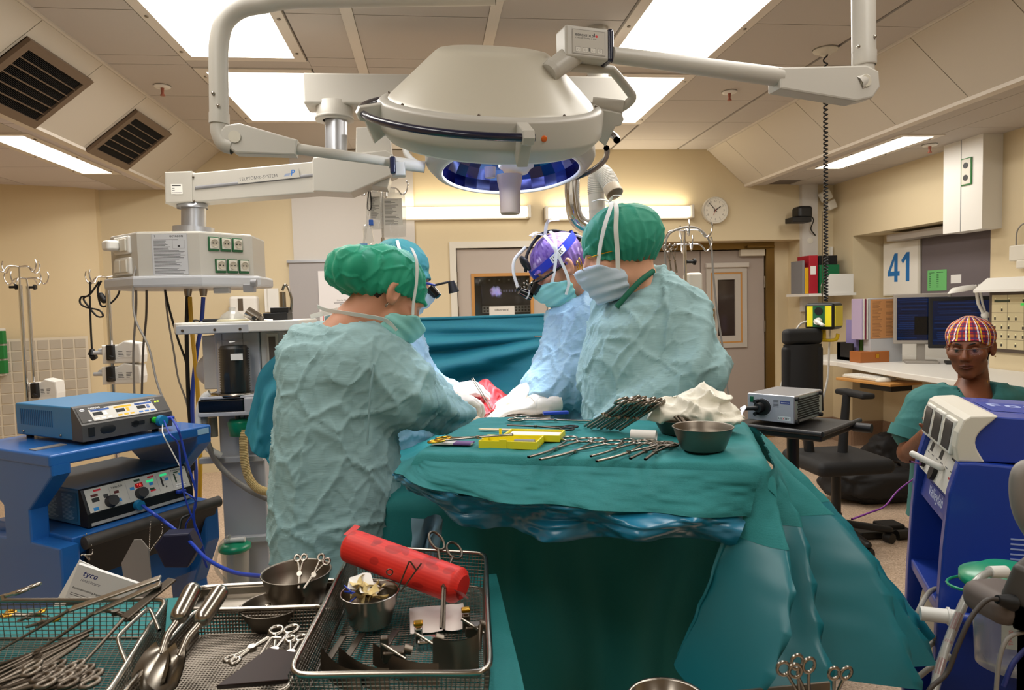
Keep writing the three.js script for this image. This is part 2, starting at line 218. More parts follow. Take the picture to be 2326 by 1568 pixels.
  part(d2, 'leaf', [span(e0 + 0.004, a0.x, 0.01, 2.01, zd - 0.03, zd + 0.015), span(a1.x, 3.54, 0.01, 2.01, zd - 0.03, zd + 0.015), span(a0.x, a1.x, a0.y, 2.01, zd - 0.03, zd + 0.015), span(a0.x, a1.x, 0.01, a1.y, zd - 0.03, zd + 0.015)], M.doorgrey);
  const ring = (x0, x1, y0, y1, t, z, w) => [span(x0, x0 + t, y0, y1, z, z + w), span(x1 - t, x1, y0, y1, z, z + w), span(x0 + t, x1 - t, y0, y0 + t, z, z + w), span(x0 + t, x1 - t, y1 - t, y1, z, z + w)];
  part(d2, 'window_frame', ring(a0.x - 0.05, a1.x + 0.05, a1.y - 0.05, a0.y + 0.05, 0.05, zd, 0.035), mat(0xb5ada2, 0.45));
  part(d2, 'window_bead', ring(a0.x, a1.x, a1.y, a0.y, 0.016, zd, 0.03), M.oak);
  part(d2, 'window_sash', ring(a0.x + 0.016, a1.x - 0.016, a1.y + 0.016, a0.y - 0.016, 0.06, zd, 0.026), mat(0xb5ada2, 0.45));
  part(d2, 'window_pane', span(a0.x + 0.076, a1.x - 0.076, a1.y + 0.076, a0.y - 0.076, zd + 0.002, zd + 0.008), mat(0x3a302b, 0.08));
  part(d2, 'blind_box', span(a0.x - 0.06, a1.x + 0.07, a0.y + 0.05, a0.y + 0.1, zd + 0.015, zd + 0.06, 0.008), mat(0xc2bab0, 0.5));
  const cl = at(1710, 575, BACK + 0.3); part(d2, 'door_closer', span(cl.x - 0.17, cl.x + 0.1, cl.y - 0.035, cl.y + 0.035, zd + 0.015, zd + 0.08, 0.01), mat(0xcfc6b4, 0.4));
  part(d2, 'closer_arm', span(cl.x - 0.1, cl.x + 0.2, cl.y + 0.05, cl.y + 0.07, zd + 0.06, zd + 0.09), M.brass);
  for (const py of [640, 740]) { const h = at(1757, py, BACK + 0.3); part(d2, 'hinge', rod(V(3.545, h.y - 0.06, zd + 0.025), V(3.545, h.y + 0.06, zd + 0.025), 0.011), M.steel); }
  const hd = at(1616, 705, BACK + 0.3); part(d2, 'handle', [rod(hd, hd.clone().add(V(0, 0, 0.06)), 0.012), capsule(hd.clone().add(V(0, 0.0, 0.06)), hd.clone().add(V(0.0, -0.09, 0.06)), 0.01)], M.brass);

  // ceiling: centre field, slopes and lower side fields, every panel its own piece
  const c = struct('ceiling');
  part(c, 'substructure', [span(-1.95, 2.9, CEIL + 0.012, CEIL + 0.1, -BACK, REAR), span(-4.3, -2.3, LOW + 0.012, LOW + 0.1, -BACK - 0.2, REAR), span(3.2, NX + 0.2, LOW + 0.012, LOW + 0.1, -BACK - 0.2, REAR)], M.ceilgap);
  const rows = [-2.6, -1.96, -1.34, -0.72, -0.1, 0.52, 1.14, 1.76, 2.4, 3.02, 3.64, 4.26, 4.41, 5.03, 5.64, 6.26, BACK];
  const cols = [[-1.87, -1.4], [-0.68, -0.4], [-0.34, 0.35], [0.41, 1.08], [1.82, 2.48], [2.5, 2.81]];
  for (const [x0, x1] of cols) for (let i = 0; i + 1 < rows.length; i++) part(c, 'ceiling_panel', span(x0 + 0.002, x1 - 0.002, CEIL, CEIL + 0.012, -rows[i] - 0.003, -rows[i + 1] + 0.003), M.ceil);
  for (const x of [-0.37, 0.38]) part(c, 'runner', span(x - 0.03, x + 0.03, CEIL - 0.006, CEIL + 0.012, -BACK, REAR), M.runner);
  for (const x0 of [-1.4, 1.08]) for (const [p, q] of [[5.695, BACK], [4.315, 4.445], [2.935, 3.065], [1.555, 1.685], [0.085, 0.305], [-2.6, -1.165]]) part(c, 'ceiling_panel', span(x0 + 0.002, x0 + 0.72, CEIL, CEIL + 0.012, -p, -q), M.ceil);
  const slopePanel = (x0, y0, x1, y1, d0, d1) => { const u = V(x1 - x0, y1 - y0, 0), L = u.length(); u.normalize(); const n = V(-u.y, u.x, 0); if (n.y > 0) n.negate(); return orient(box(L, d1 - d0 - 0.006, 0.012), V((x0 + x1) / 2, (y0 + y1) / 2, -(d0 + d1) / 2), u, V(0, 0, -1), u.clone().cross(V(0, 0, -1))); };
  const sr = [-2.6, -1.9, -1.28, -0.65, -0.02, 0.6, 1.23, 1.86, 2.48, 3.12, 3.75, 4.38, 5.01, 5.62, 6.24, BACK];
  for (let i = 0; i + 1 < sr.length; i++) { part(c, 'slope_panel', slopePanel(-1.88, 2.99, -2.32, LOW, sr[i], sr[i + 1]), M.slope); part(c, 'slope_panel', slopePanel(2.82, 2.99, 3.21, LOW, sr[i], sr[i + 1]), M.slope); }
  part(c, 'slope_backing', [slopePanel(-1.88, 3.02, -2.32, 2.67, -2.6, BACK), slopePanel(2.82, 3.02, 3.21, 2.67, -2.6, BACK)], M.ceilgap);
  part(c, 'edge_trim', [span(-1.9, -1.86, CEIL - 0.012, CEIL + 0.012, -BACK, REAR), span(2.8, 2.84, CEIL - 0.012, CEIL + 0.012, -BACK, REAR), span(-2.36, -2.3, LOW - 0.012, LOW + 0.02, -BACK, REAR), span(3.19, 3.26, LOW - 0.012, LOW + 0.02, -BACK, REAR)], M.runner);
  for (let i = 0; i + 1 < sr.length; i++) { for (const [x0, x1] of [[-2.45, -2.36], [-3.4, -2.76], [-4.2, -3.41]]) part(c, 'ceiling_panel', span(x0, x1, LOW, LOW + 0.012, -sr[i] - 0.003, -sr[i + 1] + 0.003), mat(0xcfc9cc, 0.85)); for (const [x0, x1] of [[3.26, 3.41], [3.68, RW + 0.02]]) part(c, 'ceiling_panel', span(x0, x1, LOW, LOW + 0.012, -sr[i] - 0.003, -sr[i + 1] + 0.003), M.ceil); }
  part(c, 'lamp_bay_panel', [span(-2.755, -2.455, LOW, LOW + 0.012, REAR, -4.6), span(-2.755, -2.455, LOW, LOW + 0.012, -5.88, -BACK), span(3.415, 3.675, LOW, LOW + 0.012, REAR, -4.58), span(3.415, 3.675, LOW, LOW + 0.012, -5.8, -6.35)], M.ceil);
}
// recessed fluorescent panels
const diffuser = new THREE.MeshPhysicalMaterial({ color: 0xffffff, roughness: 0.5, emissive: new THREE.Color(1, 0.95, 0.86), emissiveIntensity: PANEL_GLOW });
const screwGeo = new THREE.CylinderGeometry(0.01, 0.01, 0.006, 8);
function troffer(x0, x1, d0, d1, y, power, label, fr = 0.06, screws = true) {
  const t = thing('ceiling_light', label, 'ceiling light');
  part(t, 'frame', [span(x0 - fr, x0, y - 0.008, y + 0.02, -d0 + fr, -d1 - fr), span(x1, x1 + fr, y - 0.008, y + 0.02, -d0 + fr, -d1 - fr), span(x0, x1, y - 0.008, y + 0.02, -d0, -d0 + fr - 0.001), span(x0, x1, y - 0.008, y + 0.02, -d1 - fr + 0.001, -d1)], M.runner);
  part(t, 'diffuser', span(x0, x1, y + 0.004, y + 0.014, -d0, -d1), diffuser);
  part(t, 'housing', span(x0 - fr, x1 + fr, y + 0.022, y + 0.09, -d0 + fr, -d1 - fr), M.steelDull);
  if (screws) for (const d of [d0 + 0.08, (d0 + d1) / 2, d1 - 0.08]) for (const x of [x0 - fr / 2, x1 + fr / 2]) part(t, 'screw', screwGeo, M.steelDull).position.set(x, y - 0.01, -d);
  const l = new THREE.RectAreaLight(WARM, power, x1 - x0, d1 - d0); l.position.set((x0 + x1) / 2, y + 0.002, -(d0 + d1) / 2); l.lookAt((x0 + x1) / 2, 0, -(d0 + d1) / 2); scene.add(l); settle(t);
}
{
  const where = [['row over the camera', -2.2, -1.08], ['row behind the camera', -0.75, 0.37], ['near row', 0.72, 1.84], ['second row', 3.13, 4.25], ['far row', 4.51, 5.63]];
  troffer(-1.33, -0.75, 3.13, 4.25, CEIL, PANEL_LIGHT, 'large bright ceiling panel behind the curved grey lamp arm tube');
  troffer(-1.33, -0.75, 4.51, 5.63, CEIL, PANEL_LIGHT, 'bright ceiling panel beside the pendant mounting box');
  troffer(1.15, 1.75, 3.13, 4.25, CEIL, PANEL_LIGHT, 'large bright ceiling panel above the lamp control head');
  troffer(1.15, 1.75, 4.51, 5.63, CEIL, PANEL_LIGHT, 'bright ceiling panel behind the lamp head bracket');
  for (const [n, d0] of [['first', 1.75], ['second', 0.37], ['third', -1.1]]) for (const [s, x0] of [['left', -1.33], ['right', 1.15]]) troffer(x0, x0 + 0.58, d0, d0 + 1.12, CEIL, PANEL_LIGHT * 0.45, `ceiling panel above and behind the camera, ${n} row, ${s} column`, 0.06, false);
  troffer(-2.7, -2.48, 4.64, 5.84, LOW, STRIP_LIGHT, 'narrow bright ceiling strip light under the two vents', 0.05);
  troffer(3.42, 3.66, 4.62, 5.76, LOW, STRIP_LIGHT, 'narrow bright ceiling strip light beside the white wall trunking', 0.05);
  for (const [px0, px1, n] of [[880, 1203, 'long white wall lamp behind the hanging drip bags'], [1234, 1568, 'long white wall lamp beside the wall clock']]) {
    const a = at(px0, 472, BACK), b = at(px1, 498, BACK), t = thing('strip_lamp', n, 'wall lamp');
    part(t, 'housing', span(a.x, b.x, b.y, a.y, -BACK, -BACK + 0.03), M.offwhite); 
    part(t, 'diffuser', span(a.x + 0.03, b.x - 0.03, b.y + 0.008, a.y - 0.008, -BACK + 0.03, -BACK + 0.1, 0.02), new THREE.MeshPhysicalMaterial({ color: 0xffffff, roughness: 0.5, emissive: new THREE.Color(1, 0.88, 0.68), emissiveIntensity: 1.5 }));
    for (const x of [a.x + 0.015, b.x - 0.015]) part(t, 'end_cap', span(x - 0.015, x + 0.015, b.y, a.y, -BACK, -BACK + 0.115, 0.008), M.offwhite);
    const L = new THREE.RectAreaLight(new THREE.Color(1, 0.86, 0.62), WALL_LIGHT, b.x - a.x - 0.08, 0.07); L.position.set((a.x + b.x) / 2, a.y + 0.004, -BACK + 0.07); L.lookAt((a.x + b.x) / 2, 5, -BACK + 0.07); scene.add(L);
    const K = new THREE.RectAreaLight(new THREE.Color(1, 0.86, 0.62), WALL_LIGHT * 0.25, b.x - a.x - 0.08, 0.1); K.position.set((a.x + b.x) / 2, (a.y + b.y) / 2, -BACK + 0.106); K.lookAt((a.x + b.x) / 2, (a.y + b.y) / 2, 5); scene.add(K); settle(t);
  }
}
// ---------- on the ceiling: vents, sprinklers ----------
function vent(d0, d1, label) {
  const t = thing('air_vent', label, 'air vent'), u = V(-0.44, -0.35, 0).normalize(), n = V(0.35, -0.44, 0).normalize(), o = V(-1.88, 2.99, 0), L = 0.562, a = 0.2 * L, b = 0.985 * L, w = d1 - d0, bronze = mat(0x6b5847, 0.45, 0.3), dark = mat(0x0a0908, 0.9);
  const put = (g, s, d, h) => orient(g, o.clone().addScaledVector(u, s).addScaledVector(n, h).setZ(-d), V(0, 0, -1), u.clone().negate(), V(0, 0, -1).cross(u.clone().negate()));
  const up = V(0, 0, -1).cross(u.clone().negate()).dot(n) > 0 ? 1 : -1;
  const B = (w_, h_, t_, s, d, h) => put(box(w_, h_, t_), s, d, h * 1);
  const f = 0.05, m = (a + b) / 2, dm = (d0 + d1) / 2;
  part(t, 'backing', B(w, b - a, 0.004, m, dm, 0.009), dark);
  part(t, 'frame', [B(w, f, 0.028, a + f / 2, dm, 0.02), B(w, f, 0.028, b - f / 2, dm, 0.02), B(f, b - a - 2 * f, 0.028, m, d0 + f / 2, 0.02), B(f, b - a - 2 * f, 0.028, m, d1 - f / 2, 0.02)], bronze);
  for (let k = 1; k < 6; k++) part(t, 'crossbar', B(w - 2 * f, 0.006, 0.016, a + f + (b - a - 2 * f) * k / 6, dm, 0.022), bronze);
  const sl = []; for (let k = 1; k < 44; k++) sl.push(B(0.0026, b - a - 2 * f, 0.012, m, d0 + f + (w - 2 * f) * k / 44, 0.019)); part(t, 'fine_blades', sl, M.black).userData.kind = 'stuff'; settle(t);
}
vent(3.77, 4.42, 'larger bronze ceiling grille at the upper left corner'); vent(5.04, 5.66, 'smaller bronze ceiling grille nearer the back wall');
function sprinkler(x, y, d, label) { const t = thing('sprinkler_head', label, 'sprinkler'); part(t, 'rosette', lathe([[0, 0], [0.055, 0], [0.05, -0.012], [0.03, -0.016], [0, -0.016]], 20).translate(x, y, -d), M.white); part(t, 'bulb', lathe([[0, -0.012], [0.012, -0.014], [0.008, -0.05], [0.016, -0.062], [0.016, -0.066], [0, -0.066]], 12).translate(x, y, -d), mat(0x9c5a48, 0.4)); settle(t); }
sprinkler(-1.7, CEIL, 4.81, 'sprinkler head on the ceiling beside the smaller bronze grille'); sprinkler(2.2, CEIL, 4.81, 'sprinkler head on the ceiling near the coiled cable'); { const s = atY(2112, 328, LOW); sprinkler(s.x, LOW, -s.z, 'sprinkler head on the low ceiling by the white trunking'); }

// ---------- surgical lamps ----------
const tiltQ = (rx, rz) => new THREE.Quaternion().setFromEuler(new THREE.Euler(rx, 0, rz));
const facetTints = [0x5a68b8, 0x39479a, 0x8a9ad8, 0x4a4f86, 0x2d3878, 0x6f7ec8].map(c => mat(c, 0.12, 1));
function domeLamp(label, centre, q, R, spot, target, cone, spots = 1) {
  const t = thing('surgical_lamp', label, 'surgical lamp'), k = R / 0.343, put = g => g.scale(k, k, k).applyQuaternion(q).translate(centre.x, centre.y, centre.z);
  const sh = part(t, 'shell', put(lathe([[0, 0.162], [0.13, 0.161], [0.158, 0.156], [0.172, 0.147], [0.306, 0.022], [0.312, 0.014]], 64)), M.lampshell);
  part(t, 'rim', put(lathe([[0.312, 0.014], [0.322, 0.017], [0.326, 0.012], [0.334, 0.012], [0.343, 0.002], [0.344, -0.062], [0.338, -0.074], [0.31, -0.105], [0.292, -0.112], [0.286, -0.106], [0.286, -0.1]], 64)), M.lampgrey);
  for (let a = 0; a < 8; a++) part(sh, 'screw', put(new THREE.SphereGeometry(0.0045, 8, 6).translate(0.318 * Math.cos(a * 0.785 + 0.2), 0.017, 0.318 * Math.sin(a * 0.785 + 0.2))), M.steelDark);
  // faceted reflector
  const rd = (s) => [0.285 * Math.cos(s * 1.35) ** 0.8, -0.1 + 0.15 * Math.sin(s * 1.5)], N = 28, K = 5;
  const gs = facetTints.map(() => []), rr = rng(11);
  for (let i = 0; i < K; i++) for (let j = 0; j < N; j++) { const [r0, y0] = rd(i / K), [r1, y1] = rd((i + 1) / K), a0 = j / N * 6.2832, a1 = (j + 1) / N * 6.2832, pt = (r, y, a) => V(r * Math.cos(a), y, r * Math.sin(a)); const g = grid(1, 1, (u, v) => v < 0.5 ? pt(r0, y0, u < 0.5 ? a0 : a1) : pt(r1, y1, u < 0.5 ? a0 : a1)); gs[Math.floor(rr() * 6)].push(g); }
  const rf = part(t, 'reflector', put(lathe([[0.287, -0.1], [0.28, -0.02], [0.2, 0.08], [0, 0.09]], 40)), M.darkgrey);
  gs.forEach((g, i) => { part(rf, 'mirror_facets', put(merge(g)), facetTints[i]).userData.kind = 'stuff'; });
  part(t, 'lens_ring', put(torus(0.284, 0.008, 64, 8).rotateX(Math.PI / 2).translate(0, -0.108, 0)), M.white);
  const bulb = part(t, 'bulb', put(lathe([[0, -0.06], [0.02, -0.06], [0.02, -0.005], [0, -0.005]], 16).translate(-0.09, 0, 0.02)), new THREE.MeshPhysicalMaterial({ color: 0xffffff, emissive: new THREE.Color(0.75, 0.85, 1), emissiveIntensity: 14 }));
  for (let i = 0; i < spots; i++) { const a = i / spots * 6.2832, L = new THREE.SpotLight(COOL, spot, 6, cone, 0.7, 2); L.position.copy(centre).add(V(Math.cos(a) * (spots > 1 ? 0.26 : 0), -0.125 * k, Math.sin(a) * (spots > 1 ? 0.26 : 0)).applyQuaternion(q)); L.target.position.copy(target); L.castShadow = true; L.shadow.radius = 4; scene.add(L, L.target); }
  const G = new THREE.PointLight(COOL, 0.5, 3, 2); G.position.copy(centre).add(V(-0.09, -0.03, 0.02).multiplyScalar(k).applyQuaternion(q)); G.castShadow = true; scene.add(G);
  return { t, put };
}
const FIELD = at(1105, 930, 2.35), C1 = at(1116, 240, 2.1), Q1 = tiltQ(0.42, -0.03), C2 = at(1158, 332, 2.45), Q2 = tiltQ(-0.13, 0.0);
{
  const { t, put } = domeLamp('large dome surgical lamp in front with cone top and navy rail', C1, Q1, 0.34, SURGICAL_LIGHT, FIELD, 0.17);
  const rail = (a0, a1, r, y, th, n = 24) => { const P = []; for (let i = 0; i <= n; i++) { const a = lerp(a0, a1, i / n); P.push(V(r * Math.sin(a), y, r * Math.cos(a))); } return tube(P, th, 60, 8); };
  part(t, 'handle_rail', put(rail(0.2, -2.5, 0.392, -0.022, 0.011)), M.navy, 'navy blue handle rail');
  part(t, 'handle_rail', put(rail(1.35, 2.6, 0.392, -0.075, 0.011)), M.navy, 'navy blue handle rail');
  for (const a of [0.15, -1.32, 1.5, -2.4]) part(t, 'rail_bracket', put(extrude([[0.335, 0.005], [0.4, -0.005], [0.408, -0.02], [0.402, -0.036], [0.385, -0.04], [0.362, -0.1], [0.335, -0.08]], 0.026, 0.003).translate(0, 0, -0.013).rotateY(a - Math.PI / 2)), M.lampgrey);
  part(t, 'indicator', put(new THREE.SphereGeometry(0.009, 16, 10).scale(1, 1, 0.5).translate(0.344 * 0.33, -0.035, 0.344 * 0.945)), mat(0xd9641c, 0.3));
  const pv = at(1372, 245, 2.1);                       // pivot, yoke tube and control head
  part(t, 'pivot', [rod(at(1345, 240, 2.12), at(1415, 247, 2.1), 0.026, 0.026, 16)], M.lampgrey);
  part(t, 'yoke', [tube([at(1408, 247, 2.1), at(1425, 236, 2.09), at(1436, 222, 2.08), at(1428, 206, 2.07), at(1395, 165, 2.03), at(1382, 157, 2.02), at(1345, 156, 1.99), at(1290, 152, 1.97)], 0.0135, 60, 10)], M.lampgrey);
  part(t, 'joint', [rod(at(1253, 160, 1.93), at(1310, 118, 1.96), 0.029, 0.033, 24), rod(at(1246, 166, 1.925), at(1254, 159, 1.93), 0.026, 0.0295, 24)], M.lampgrey);
  const cA = at(1283, 58, 1.9), X = at(1383, 70, 1.93).sub(cA), Y = cA.clone().sub(at(1280, 132, 1.9)), f = frameXY(at(1333, 98, 1.93), X, Y), w = X.length(), h = Y.length();
  const hd = part(t, 'control_head', orient(box(w, h, 0.07, 0, 0, -0.03, 0.008), f.o, f.X, f.Y, f.Z), M.lampgrey);
  part(hd, 'end_cap', orient(box(0.018, h * 1.05, 0.078, w / 2 + 0.006, 0, -0.03, 0.008), f.o, f.X, f.Y, f.Z), M.navy);
  part(hd, 'key_panel', orient(new THREE.PlaneGeometry(w * 0.76, h * 0.76).translate(0.004, 0, 0.0062), f.o, f.X, f.Y, f.Z), printed(512, 400, (g, W, H) => { g.fillStyle = '#bdb8ae'; g.fillRect(0, 0, W, H); g.strokeStyle = '#77736c'; g.lineWidth = 6; g.strokeRect(8, 8, W - 16, H - 16); g.fillStyle = '#222'; g.font = 'bold 50px sans-serif'; g.fillText('BERCHTOLD', 45, 110); g.font = '32px sans-serif'; g.fillText('CHROMOPHARE D 650', 45, 150); g.fillRect(330, 45, 16, 60); g.fillStyle = '#c33'; g.beginPath(); g.arc(372, 90, 20, 0, 7); g.fill(); g.lineWidth = 3; g.strokeStyle = '#444'; for (const x of [50, 160, 280, 385]) { g.fillStyle = '#d6d2c9'; g.fillRect(x, 290, 75, 75); g.strokeRect(x, 290, 75, 75); g.beginPath(); g.arc(x + 38, 328, 16, 0, 7); g.stroke(); } g.fillStyle = '#222'; g.fillRect(250, 285, 12, 60); }));
  const e = at(1968, 180, 2.1), s0 = at(1770, 175, 2.06), s1 = at(1390, 125, 1.95);
  part(t, 'spring_arm', [rod(s1, s0, 0.0225, 0.029, 20)], M.lampgrey);
  const kf = frameXY(at(1870, 182, 2.08), e.clone().sub(s0), UPV), kl = e.distanceTo(s0);
  part(t, 'knuckle', orient(extrude([[-kl / 2 - 0.01, -0.028], [kl / 2 - 0.06, -0.062], [kl / 2 + 0.0, -0.05], [kl / 2 + 0.025, -0.02], [kl / 2 + 0.022, 0.025], [kl / 2 - 0.02, 0.04], [-kl / 2 - 0.01, 0.026]], 0.05, 0.006).translate(0, -0.004, -0.03), kf.o, kf.X, kf.Y, kf.Z), M.lampgrey);
  part(t, 'knuckle_cap', orient(new THREE.CylinderGeometry(0.019, 0.019, 0.004, 24).rotateX(Math.PI / 2).translate(kl / 2 - 0.025, -0.008, 0.028), kf.o, kf.X, kf.Y, kf.Z), M.lampshell);
  const top = at(1961, -40, 2.12); top.y = 2.5; const bot = at(1963, 130, 2.12);
  const hub = at(1126, -4, 2.3); hub.y = 2.56;
  part(t, 'drop_tube', [rod(at(1962, 118, 2.12), V(top.x, 2.5, top.z), 0.0365, 0.0365, 24), lathe([[0.0375, 0.0], [0.0375, -0.04], [0.034, -0.045]], 24).translate(bot.x, at(1962, 118, 2.12).y, bot.z), tube([V(top.x, 2.5, top.z), V(top.x - 0.02, 2.6, top.z), V(top.x - 0.12, 2.66, top.z), V(hub.x, 2.66, hub.z)], 0.0365, 40, 20)], M.lampgrey);
  part(t, 'elbow', [tube([at(1962, 140, 2.12), at(1962, 165, 2.12), at(1955, 185, 2.1), at(1940, 195, 2.09)], 0.032, 24, 16)], M.lampgrey);
  for (const [px, py] of [[1950, 106], [1987, 83]]) part(t, 'screw', new THREE.SphereGeometry(0.006, 10, 8).translate(...at(px, py, 2.085).toArray()), M.steel);
  settle(t);
  // second lamp
  const B = domeLamp('second surgical lamp below the first with lit blue mirror reflector', C2, Q2, 0.3, SURGICAL_LIGHT * 1.5, FIELD, 0.24, 3), t2 = B.t;
  const hp = at(1157, 400, 2.42);
  part(t2, 'handle_ring', lathe([[0.0, 0.03], [0.055, 0.03], [0.062, 0.018], [0.062, 0.008], [0.05, 0.0], [0.04, -0.015], [0, -0.015]], 32).translate(hp.x + 0.025, at(1162, 385, 2.42).y, hp.z), M.white);
  const hy = at(1157, 398, 2.42).y; part(t2, 'sterile_handle', lathe([[0.046, 0.0], [0.044, -0.02], [0.038, -0.05], [0.036, -0.13], [0.033, -0.136], [0.026, -0.134], [0.026, -0.1], [0, -0.1]], 28).translate(hp.x, hy, hp.z), mat(0xc9b39a, 0.5), 'stained beige handle cup');
  const cy = at(1113, 380, 2.42); part(t2, 'lamp_socket', rod(cy, V(cy.x, at(1113, 404, 2.42).y, cy.z), 0.02, 0.018, 18).translate(0, 0, 0), mat(0xc9b9b0, 0.5));
  part(t2, 'handle_rail', B.put(rail(1.2, 2.2, 0.39, -0.06, 0.012)), M.navy, 'navy blue handle rail');
  part(t2, 'yoke', tube([at(962, 378, 2.45), at(948, 372, 2.46), at(925, 352, 2.48), at(922, 330, 2.5), at(940, 340, 2.5)], 0.011, 30, 10), M.lampgrey);
  part(t2, 'joint', [rod(at(885, 368, 2.45), at(965, 380, 2.45), 0.022, 0.02, 18), box(0.05, 0.05, 0.05, ...at(905, 385, 2.45).toArray(), 0.006)], M.lampgrey);
  part(t2, 'end_cap', box(0.02, 0.06, 0.055, ...at(893, 378, 2.43).toArray(), 0.006), M.navy);
  const L0 = at(523, 313, 2.42), L1 = at(672, 338, 2.43), L2 = at(900, 370, 2.45), lf = frameXY(L0.clone().add(L1).multiplyScalar(0.5), L1.clone().sub(L0), UPV), ll = L0.distanceTo(L1);
  part(t2, 'spring_arm', rod(L1, L2, 0.019, 0.015, 18), M.lampgrey);
  part(t2, 'knuckle', orient(extrude([[-ll / 2 - 0.0, -0.03], [-ll / 2 + 0.03, -0.046], [ll / 2, -0.021], [ll / 2, 0.021], [-ll / 2 + 0.03, 0.042], [-ll / 2 - 0.01, 0.03], [-ll / 2 - 0.03, 0]], 0.045, 0.006).translate(0, 0, -0.025), lf.o, lf.X, lf.Y, lf.Z), M.lampgrey);
  part(t2, 'knuckle_cap', orient(new THREE.CylinderGeometry(0.02, 0.02, 0.004, 24).rotateX(Math.PI / 2).translate(-ll / 2 + 0.02, 0, 0.029), lf.o, lf.X, lf.Y, lf.Z), M.lampshell);
  part(t2, 'elbow', tube([at(498, 278, 2.42), at(499, 300, 2.42), at(510, 325, 2.42), at(530, 332, 2.42)], 0.029, 24, 16), M.lampgrey);
  const T0 = at(498, 280, 2.42), T1 = at(496, 140, 2.42), hubL = V(hub.x, 2.52, hub.z);
  part(t2, 'drop_tube', tube([T0, at(497, 210, 2.42), T1, at(498, 95, 2.42), at(510, 50, 2.42), at(545, 20, 2.42), at(600, 8, 2.42), at(700, -3, 2.41), hubL], 0.0305, 90, 20), M.lampgrey);
  part(t2, 'collar', [rod(at(498, 282, 2.42), at(498, 258, 2.42), 0.0325, 0.0325, 24)], M.lampgrey);
  for (const [px, py] of [[484, 212], [496, 240]]) part(t2, 'screw', new THREE.SphereGeometry(0.006, 10, 8).translate(...at(px, py, 2.388).toArray()), M.steel);
  settle(t2);
  const hb = thing('lamp_ceiling_hub', 'grey ceiling hub carrying both surgical lamp arms at the top edge', 'ceiling mount'); part(hb, 'column', [lathe([[0, -0.04], [0.05, -0.04], [0.055, -0.03], [0.055, 0.1], [0.045, 0.12], [0.045, 0.44], [0, 0.44]], 32).translate(hub.x, 2.56, hub.z)], M.lampgrey); settle(hb);
}
